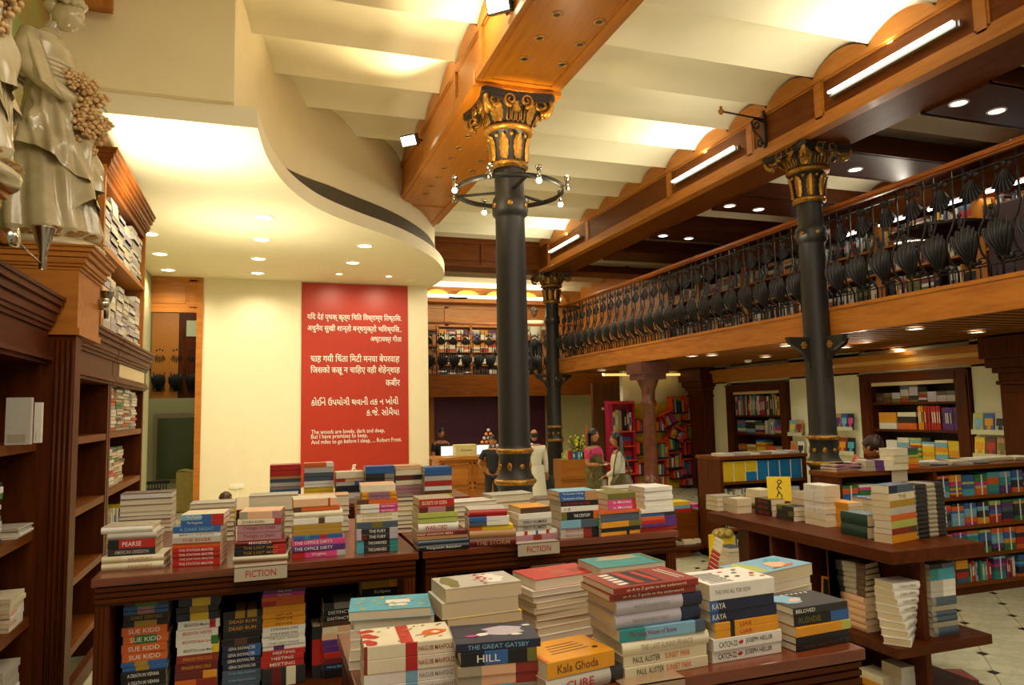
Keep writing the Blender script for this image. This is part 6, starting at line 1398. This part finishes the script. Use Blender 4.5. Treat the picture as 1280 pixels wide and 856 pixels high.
MB().box(-1.83, 12.2, 0, p.x+.3, 12.7, p.z-.101).build('side_table', DK_X, None, **T('dark side table in the back room', 'table'))

o = JALL.mb.build('small_books', AM, kind='stuff', label='small and half hidden books in the rear rows and far shelf ends', category='books')
a_ = o.data.color_attributes.new('tint', 'FLOAT_COLOR', 'POINT'); a_.data.foreach_set('color', [x for c in JALL.c for x in c])
# ================================================================== STATUE
MBL = mat('statue_glaze', 'C6BA98', .22, col2='A99A74', noise=.2, scale=5, coat=.5, bump=.1)
BLOOM = mat('statue_blooms', 'E0BE88', .35, noise=.4, scale=30, col2='B08850', bump=.3)
def statue(loc, rz, label, k):
    t = empty('statue', loc, rz, **T(label, 'statue')); fs = random.Random(4)
    # local: +x = facing direction; skirt sections (z, cx, rx, ry)
    sec = [(0, -.02, .235, .22), (.06, -.01, .25, .235), (.18, -.01, .235, .225), (.36, .0, .21, .205), (.55, .0, .185, .18), (.74, .0, .16, .155), (.88, -.005, .14, .14), (.98, -.02, .125, .135), (1.07, -.03, .13, .15), (1.16, -.045, .135, .165), (1.22, -.055, .11, .16), (1.26, -.05, .07, .09), (1.30, -.035, .047, .05), (1.34, -.02, .045, .045)]
    def f(u, v):
        q = v*(len(sec)-1); i = min(int(q), len(sec)-2); w = q-i; w = w*w*(3-2*w); a, b = sec[i], sec[i+1]
        z, cx, rx, ry = [a[k_]*(1-w)+b[k_]*w for k_ in range(4)]
        th = u*2*pi; fold = max(0, 1-z/.95)**.6
        tw = 1.1*z
        r = 1+fold*(.075*sin(th*9+tw*3+.8*sin(z*5))+.05*sin(th*5-tw*4+1)+.03*sin(th*16+z*9))+.02*sin(th*4+z*14)*(z > .9)*(z < 1.2)
        return Vector((cx+rx*r*cos(th), ry*r*sin(th), z))
    m = MB(); m.grid(f, 120, 96)
    # sweeping over-skirt lip
    m.build('robed_body', MBL, t)
    m = MB()
    def g2(u, v):
        th = -1.9+u*3.9; z = .95-.66*v-.22*v*sin(th*.5-.2); rr_ = .145+.10*v+.020*sin(th*9+v*6)*min(1,v*3)+.012*sin(th*19-v*8)*min(1,v*3)+.008*sin(v*16+th*5)
        return Vector((rr_*cos(th)+.0, rr_*sin(th)*.98, z+.035*sin(th*3)*v))
    m.grid(g2, 70, 26); m.build('over_skirt', MBL, t)
    # drape swags round the torso
    m = MB()
    for j in range(6):
        m.tube([(-.05+.165*cos(a_), .18*sin(a_), 1.13-.028*j-.10*(1+cos(a_))*.5-.01*sin(a_*3)) for a_ in [(-pi+2*pi*i/28) for i in range(29)]], .016, 6)
    m.build('draped_shawl', MBL, t)
    # arms crossing to the bouquet in front
    m = MB()
    m.tube([(-.06, -.165, 1.19), (-.07, -.20, 1.08), (-.04, -.215, .97), (.03, -.19, .90), (.12, -.12, .84), (.19, -.05, .80)], [.055, .06, .055, .05, .038, .028], 14)
    m.tube([(-.06, .165, 1.19), (-.06, .20, 1.08), (-.01, .19, .99), (.08, .13, .93), (.17, .06, .89)], [.055, .055, .05, .042, .03], 14)
    for s, (bx_, by_, bz_) in ((-1, (.19, -.05, .80)), (1, (.17, .06, .89))):
        m.ball((bx_+.015, by_, bz_), (.035, .02, .028), 0, 10, 8)
        for q in range(4): m.tube([(bx_+.03, by_+(q-1.5)*.012, bz_), (bx_+.065, by_+(q-1.5)*.011, bz_-.02), (bx_+.08, by_+(q-1.5)*.010, bz_-.045)], [.008, .008, .005], 6)
        m.tube([(bx_+.01, by_-s*.02, bz_), (bx_+.045, by_-s*.03, bz_+.01)], [.009, .006], 6)
    m.build('arms', MBL, t)
    # sleeve drape
    m = MB(); m.grid(lambda u, v: Vector((-.06+.12*v+.05*cos(u*2*pi)*(1+.2*v), -.17-.03*v+.06*sin(u*2*pi)*(1+.5*v)+.008*sin(u*30), 1.15-.30*v-.05*v*cos(u*2*pi))), 36, 12); m.build('sleeve', MBL, t)
    # head bowed forward
    hd = MB(); M = Matrix.Translation((.055, 0, 1.40)) @ Matrix.Rotation(.42, 4, 'Y')
    def hf(u, v):
        th, ph = u*2*pi, v*pi; x, y, z = sin(ph)*cos(th), sin(ph)*sin(th), -cos(ph)
        X_ = .082*x; Y_ = .064*y; Z_ = .098*z
        if x > 0: X_ += .006*math.exp(-((z+.75)**2)/.03)*x; Y_ *= 1-.22*max(0, -z)
        X_ += .024*math.exp(-(y*y)/.02-((z+.12)**2)/.02)*(x > 0)                      # nose
        X_ -= .010*math.exp(-((abs(y)-.42)**2)/.03-((z-.12)**2)/.02)*(x > 0)            # eye sockets
        X_ += .008*math.exp(-(y*y)/.05-((z+.46)**2)/.008)*(x > 0)                      # lips
        X_ -= .004*math.exp(-(y*y)/.06-((z+.58)**2)/.004)*(x > 0)
        return M @ Vector((X_, Y_, Z_))
    hd.grid(hf, 48, 36); h = hd.build('head', MBL, t)
    hr = MB()
    for i in range(120):
        a_ = fs.uniform(0, 2*pi); ph = fs.uniform(0, 1.25); c = M @ Vector((-.018+.088*sin(ph)*cos(a_), .078*sin(ph)*sin(a_), .028+.095*cos(ph)))
        if ph > .9 and abs(a_-pi) > 2.2: continue
        hr.ball(tuple(c), fs.uniform(.016, .028), 0, 7, 5)
    hr.ball(tuple(M @ Vector((-.10, 0, .02))), (.05, .045, .045), 0, 10, 8); hr.build('curled_hair', MBL, t)
    # bouquet cascading down the front
    fl_ = MB(); sp = MB()
    for i in range(110):
        q = fs.random(); c = Vector((.13+.09*sin(q*3)+fs.uniform(-.05, .05), fs.uniform(-.13, .08), 1.0-.42*q+fs.uniform(-.03, .03))); R = fs.uniform(.018, .032)
        for k_ in range(5): fl_.ball((c.x+R*.9*cos(k_*1.257), c.y+R*.5*sin(k_*2.5)*.8, c.z+R*.9*sin(k_*1.257)), (R*.6, R*.6, R*.5), 0, 6, 4)
        fl_.ball(tuple(c), R*.45, 0, 6, 4)
    fl_.build('flower_garland', BLOOM, t, kind='stuff')
    # flared hem lip at the front and base with scrolling leaves
    m = MB(); m.grid(lambda u, v: Vector(((.17+.11*v*sin(pi*u)+.01*sin(u*20+v*5))*cos(-1.1+1.5*u), (.17+.11*v*sin(pi*u))*sin(-1.1+1.5*u), .60-.40*v-.05*sin(u*9)*v)), 30, 16); m.build('flared_fold', MBL, t)
    m = MB().lathe([(0, -.06), (.27, -.06), (.28, -.03), (.25, 0), (.0, .02)], seg=36)
    m.build('base', MBL, t)
    m = MB()
    for i in range(26):
        a_ = fs.uniform(-1.9, 1.3); leaf(m, .09, .05, M=Matrix.Translation((.2*cos(a_), .2*sin(a_), .0+fs.uniform(-.02, .03))) @ Matrix.Rotation(a_+pi/2, 4, 'Z') @ Matrix.Rotation(1.0, 4, 'X'), out=.3)
    m.build('base_foliage', BLOOM, t)
    t.scale = k; return t
statue((-1.24, 4.99, 2.86), -.15, 'glazed pale statue of a robed woman with bowed head holding flowers, left', (1.08, 1.15, 1.04))
statue((-1.17, 3.27, 2.80), -.25, 'second pale statue, only its garland and robe edge visible at the top left', (.86, 1.0, .97))

# ================================================================== PEOPLE
SK = mat('skin_brown', 'A87048', .5, noise=.08, scale=20); SK2 = mat('skin_dark', '6E452C', .5, noise=.08, scale=20)
HAIR = mat('black_hair', '120C0A', .4, noise=.3, scale=60)
def skinned(name, verts, edges, radii, material, parent, sub=2, root=0):
    me = bpy.data.meshes.new(name); me.from_pydata(verts, edges, []); me.materials.append(material)
    o = bpy.data.objects.new(name, me); COL.objects.link(o); o.parent = parent
    md = o.modifiers.new('skin', 'SKIN'); md.use_smooth_shade = True
    me.update()
    sv = me.skin_vertices[0].data if me.skin_vertices else None
    if sv is None:
        bm = bmesh.new(); bm.from_mesh(me); bm.verts.layers.skin.verify(); bm.to_mesh(me); bm.free(); sv = me.skin_vertices[0].data
    for i, r in enumerate(radii): sv[i].radius = r if isinstance(r, tuple) else (r, r); sv[i].use_root = (i == root)
    s = o.modifiers.new('sub', 'SUBSURF'); s.levels = sub; s.render_levels = sub
    return o
def head(parent, c, k, skin, tilt=0, turn=0, hair='short', hairmat=HAIR, bald=False):
    M = Matrix.Translation(c) @ Matrix.Rotation(turn, 4, 'Z') @ Matrix.Rotation(tilt, 4, 'Y')
    m = MB()
    def hf(u, v):
        th, ph = u*2*pi, v*pi; x, y, z = sin(ph)*cos(th), sin(ph)*sin(th), -cos(ph)
        X_ = .093*x; Y_ = .074*y*(1-.22*max(0, -z)); Z_ = .115*z
        if x > 0:
            X_ += .026*math.exp(-(y*y)/.02-((z+.18)**2)/.02) - .010*math.exp(-((abs(y)-.42)**2)/.03-((z-.02)**2)/.02) + .008*math.exp(-(y*y)/.05-((z+.52)**2)/.008)
        return M @ (Vector((X_, Y_, Z_))*k)
    m.grid(hf, 32, 24)
    for s in (-1, 1): 
        k0 = len(m.v); m.ball((0, 0, 0), (.02*k, .01*k, .032*k), 0, 8, 6)
        for i in range(k0, len(m.v)): m.v[i] = tuple(M @ (Vector(m.v[i])+Vector((0, s*.076*k, -.01*k))))
    o = m.build('head', skin, parent)
    e = MB()
    for s in (-1, 1):
        for mi_, r, dx in ((0, .011, .084), (1, .006, .093)):
            k0 = len(e.v); e.ball((0, 0, 0), r*k, mi_, 8, 6)
            for i in range(k0, len(e.v)): e.v[i] = tuple(M @ (Vector(e.v[i])+Vector((dx*k-.004*k, s*.031*k, .004*k))))
        e.tube([M @ (Vector((.088, s*y, .024))*k) for y in (.018, .032, .046)], .003*k, 4, 1)
    e.tube([M @ (Vector((x, y, -.059))*k) for x, y in ((.088, -.022), (.097, 0), (.088, .022))], .0045*k, 5, 2)
    e.build('face', [WHITE, BLACK, mat('lips', '7E3A30', .5)], o)
    h = MB()
    cut = -.25 if hair == 'cap' else .25
    def hh(u, v):
        th = u*2*pi; ph = v*(1.5 if hair == 'short' else 2.0 if hair == 'cap' else 1.75); x, y, z = sin(ph)*cos(th), sin(ph)*sin(th), cos(ph)
        R = 1.0+.03*sin(th*9)*sin(ph*5); zz = z
        front = max(0, cos(th))
        zz = z if z > cut or front < .3 else cut+ (z-cut)*(1-front)
        xx = x-(.12*front*(ph > (1.0 if cut > 0 else 1.5)))
        return M @ (Vector(((.104*xx-.010)*R, .086*y*R, .124*zz*R+.012))*k)
    if not bald: h.grid(hh, 36, 14)
    else:
        h.grid(lambda u, v: M @ (Vector((-.010+.100*sin(1.15+.75*v)*cos(pi*.45+u*pi*1.1), .083*sin(1.15+.75*v)*sin(pi*.45+u*pi*1.1), .118*cos(1.15+.75*v)))*k), 24, 8)
    if hair == 'long':
        h.grid(lambda u, v: M @ (Vector((-.055-.075*cos((u-.5)*pi)*(1-.1*v)-.02*v, .10*(2*u-1)*(1+.15*sin(v*pi))*(1-.12*v), .05-.46*v+.01*sin(u*22)))*k), 24, 14)
        h.grid(lambda u, v: M @ (Vector((-.030-.055*cos((u-.5)*pi)*(1-.1*v)-.02*v, .09*(2*u-1)*(1+.15*sin(v*pi))*(1-.12*v), .05-.45*v))*k), 16, 10)
    if hair == 'tail': h.tube([M @ (Vector(p_)*k) for p_ in ((-.10, 0, .03), (-.15, 0, -.05), (-.15, 0, -.18), (-.13, 0, -.26))], [.03*k, .045*k, .04*k, .01*k], 10)
    h.build('hair', hairmat, parent)
    return o
def hand(m, wrist, d, k, s=1, curl=.4):
    """palm and five separate fingers added to mesh m; d is the pointing direction"""
    d = Vector(d).normalized(); up = Vector((0, 0, 1)); side = d.cross(up)
    if side.length < .1: side = Vector((0, 1, 0))
    side.normalize(); nrm = side.cross(d); w = Vector(wrist)
    m.tube([w, w+d*.03*k, w+d*.075*k], [.021*k, .03*k, .033*k], 10, flat=.5)
    for q in range(4):
        L = (.062, .072, .068, .052)[q]*k; o_ = w+d*.075*k+side*s*(q-1.5)*.017*k
        m.tube([o_, o_+d*L*.5-nrm*L*.15*curl, o_+d*L*.85-nrm*L*.6*curl], [.0085*k, .008*k, .006*k], 6)
    o_ = w+d*.02*k-side*s*.024*k; m.tube([o_, o_-side*s*.025*k+d*.02*k, o_-side*s*.028*k+d*.05*k-nrm*.01*k], [.011*k, .0095*k, .007*k], 6)
def person(loc, rz, h, label, top, bottom, skin=SK, lean=0, arms=None, hair='short', tilt=0, turn=0, bald=False, female=False, kurta=False, sleeves='short', hairmat=HAIR):
    """local +x is the facing direction, z up, h standing height"""
    k = h/1.7; t = empty('person', loc, rz, **T(label, 'person'))
    hip = .93*k; sh = 1.40*k; lx = sin(lean)*.47*k; hz = hip+cos(lean)*.47*k
    neck = (lx+.01*k, 0, hz+.06*k); hd = (lx*1.15+.02*k, 0, hz+.235*k)
    sw = (.155 if female else .185)*k
    A = arms or {'l': ((-.0, .05, -.28), (.03, .03, -.24)), 'r': ((0, -.05, -.28), (.03, -.03, -.24))}
    V = [(0, 0, hip), (lx*.4, 0, hip+.16*k), (lx*.8, 0, hip+.34*k), (lx, 0, hz-.03*k), neck, (lx, sw, hz-.02*k), (lx, -sw, hz-.02*k)]
    R0 = [(.135*k, .15*k), (.11*k, .125*k), (.125*k, .15*k), (.10*k, .12*k), .052*k, .062*k, .062*k]
    E_ = [(0, 1), (1, 2), (2, 3), (3, 4), (3, 5), (3, 6)]
    pts = {}
    for s, key, i0 in ((1, 'l', 5), (-1, 'r', 6)):
        e_, w_ = A[key]; S0 = Vector(V[i0]); el = S0+Vector(e_)*k; wr = el+Vector(w_)*k; n_ = len(V)
        V += [tuple(el), tuple(wr)]; R0 += [.042*k, .028*k]; E_ += [(i0, n_), (n_, n_+1)]; pts[key] = (S0, el, wr)
    for s in (1, -1):
        n_ = len(V); V += [(0, s*.09*k, hip-.06*k), (.02*k, s*.10*k, .50*k), (-.01*k, s*.10*k, .09*k), (.11*k, s*.11*k, .035*k)]; R0 += [.09*k, .058*k, .038*k, .035*k]; E_ += [(0, n_), (n_, n_+1), (n_+1, n_+2), (n_+2, n_+3)]
    skinned('body', V, E_, R0, skin, t)
    hm = MB()
    for key, s in (('l', 1), ('r', -1)):
        S0, el, wr = pts[key]; hand(hm, wr, (wr-el), k, s)
    hm.build('hands', skin, t)
    # clothing
    sk = 1.13
    V2 = [(V[0][0], 0, V[0][2]-.09*k)]+[V[i] for i in (1, 2, 3)]+[V[5], V[6]]; E2 = [(0, 1), (1, 2), (2, 3), (3, 4), (3, 5)]; Rr = [(.15*k, .165*k), (.125*k, .14*k), (.14*k, .165*k), (.112*k, .13*k), .074*k, .074*k]
    V2.append((lx, 0, hz+.015*k)); Rr.append(.085*k); E2.append((3, 6))
    for key, i0 in (('l', 4), ('r', 5)):
        S0, el, wr = pts[key]; n_ = len(V2)
        if sleeves == 'long': V2 += [tuple(el), tuple(el.lerp(wr, .92))]; Rr += [.058*k, .042*k]; E2 += [(i0, n_), (n_, n_+1)]
        else: V2 += [tuple(S0.lerp(el, .75))]; Rr += [.062*k]; E2 += [(i0, n_)]
    skinned('shirt', V2, E2, Rr, top, t)
    lo = .45*k if kurta else None
    if kurta:
        MB().grid(lambda u, v: Vector((.155*k*(1+.35*v+.03*sin(u*44))*cos(u*2*pi), .18*k*(1+.30*v+.03*sin(u*44))*sin(u*2*pi), hip+.12*k-(.62*k)*v)), 48, 14).build('tunic_skirt', top, t)
    V3 = [(0, 0, hip+.05*k)]; R3 = [(.14*k, .155*k)]; E3 = []
    for s in (1, -1):
        n_ = len(V3); V3 += [(0, s*.09*k, hip-.1*k), (.02*k, s*.10*k, .50*k), (-.01*k, s*.10*k, .10*k)]; R3 += [.105*k, .078*k, .062*k]; E3 += [(0, n_), (n_, n_+1), (n_+1, n_+2)]
    skinned('trousers', V3, E3, R3, bottom, t)
    head(t, hd, k, skin, tilt, turn, hair, hairmat, bald)
    t['_'] = 1; del t['_']
    return t, pts, k
def head_at(px, py, D):
    v = FW + RT*((px-640)/F_PX) - UP*((py-428)/F_PX); v = v/v.dot(FW)*D; return v+Vector((0, 0, HC))
def C_(n, h, **k): return mat(n, h, .8, noise=.12, scale=18, **k)
BLK = C_('black_shirt', '14151C'); WHT = C_('white_cotton', 'D8D4C0'); PNK = C_('pink_cotton', 'C03068'); OLV = C_('olive_print', '6E6430', col2='3C3A20'); DEN = C_('dark_trousers', '1E1E26'); CRS = C_('coral_top', 'C84050')
F180 = radians(-90)  # facing the camera side
def place(px, py, D, rz, label, **k):
    top = head_at(px, py, D); h = top.z/1.0; return person((top.x, top.y, 0), rz, h, label, **k)
place(551, 538, 14.6, radians(-75), 'clerk in a black shirt standing behind the reception counter, head bent', top=BLK, bottom=DEN, tilt=.35, arms={'l': ((.05, .06, -.28), (.22, -.04, -.05)), 'r': ((.05, -.06, -.28), (.22, .02, -.02))})
place(615, 547, 12.8, radians(80), 'man in a black shirt seen from behind at the counter, left of the big column', top=BLK, bottom=DEN, tilt=.2, arms={'l': ((0, .13, -.25), (.05, -.10, -.16)), 'r': ((.05, -.06, -.26), (.2, .0, -.05))})
place(668, 540, 12.2, radians(95), 'balding man in a white kurta seen from behind beside the big column', top=WHT, bottom=WHT, skin=SK, bald=True, kurta=True, sleeves='long')
w1, pt, k = place(741, 540, 11.3, radians(-65), 'woman in a pink and olive tunic with long dark hair holding a phone', top=PNK, bottom=OLV, hair='long', female=True, kurta=False, turn=.3, arms={'l': ((.04, .04, -.26), (.20, -.10, .01)), 'r': ((.03, -.06, -.26), (.21, .08, .0))})
MB().grid(lambda u, v: Vector((.150*k*(1+.25*v+.03*sin(u*44))*cos(u*2*pi)*(1-.15*sin(v*pi)), .165*k*(1+.25*v+.03*sin(u*44))*sin(u*2*pi)*(1-.15*sin(v*pi)), 1.30*k-.85*k*v)), 48, 20).build('olive_tunic', OLV, w1)
MB().box(.25*k, -.03, 1.11*k, .29*k, .05, 1.13*k).build('phone', WHITE, None, **T('pale phone held by the woman in pink and olive', 'phone')).matrix_world = w1.matrix_world
bpy.data.objects['phone'].location = w1.location; bpy.data.objects['phone'].rotation_euler = w1.rotation_euler
MB().tube([(-.02+.0*i, .11*k*cos(i*pi/10), (1.40+.235)*k+.085*k*sin(i*pi/10)) for i in range(11)], .008, 6).build('sunglasses', BLACK, w1)
w2, pt, k = place(771, 544, 10.3, radians(150), 'woman in a white shirt seen from behind with dark tied hair', top=WHT, bottom=WHT, hair='long', female=True, kurta=True, sleeves='long', arms={'l': ((.02, .07, -.27), (.18, -.02, -.08)), 'r': ((.02, -.07, -.27), (.05, -.02, -.24))})
bgm = empty('shoulder_bag', (w2.location.x-.10, w2.location.y-.30, .84*k), .2, **T('olive brown shoulder bag worn by the woman in white', 'bag'))
MB().grid(lambda u, v: Vector((.19*sin(pi*(.12+.76*v))**.5*cos(u*2*pi)*(1+.03*sin(u*30)), .06*sin(u*2*pi), .30*(1-v)-.1)), 36, 12).build('bag_body', mat('olive_leather', '5E5024', .4, noise=.2), bgm)
MB().tube([(-.15, 0, .16), (-.1, .02, .34), (.0, .08, .50), (.06, .12, .56), (.13, .02, .34), (.15, 0, .16)], .012, 6).build('strap', mat('olive_leather', '5E5024', .4), bgm)
# reading woman behind the wide low bookcase
top = head_at(1112, 551, 7.1)
person((top.x-.25, top.y+.45, 0), radians(-60), 1.54, 'woman in a coral top bending over books behind the wide low bookcase', top=CRS, bottom=DEN, lean=.75, tilt=.75, turn=-.1, hair='cap', female=True, arms={'l': ((.10, .04, -.20), (.2, -.1, .02)), 'r': ((.10, -.04, -.20), (.2, .1, .02))}, hairmat=mat('brown_hair', '2A140C', .4, noise=.3, scale=60))
# person at a desk below the switch plate, only the hair shows
top = head_at(281, 616, 11.6)
t = empty('person', (top.x, top.y, 0), radians(-20), **T('seated person of whom only dark brown hair shows before the cream wall', 'person'))
skinned('body', [(0, 0, .25), (0, 0, top.z-.42), (0, 0, top.z-.24), (.01, 0, top.z-.19), (0, .14, top.z-.26), (0, -.14, top.z-.26)], [(0, 1), (1, 2), (2, 3), (2, 4), (2, 5)], [.13, .12, .09, .05, .06, .06], BLK, t)
MB().box(-.16, -.16, 0, .16, .16, .2).build('stool', DKW, t); head(t, (.02, 0, top.z-.12), 1.05, SK2, .15, 0, 'short', mat('brown_hair2', '3A1E0E', .5, noise=.3, scale=60))
top = head_at(668, 387, 21.2)
t, _, _ = person((top.x, min(20.9, top.y), 2.7), radians(85), top.z-2.7, 'person in a white shirt seated upstairs on the far gallery', top=WHT, bottom=DEN, skin=SK2)
dz = top.z-2.7-1.65-.02; t.location.z += 0
print('books', NB[0], 'objects', len(bpy.data.objects))
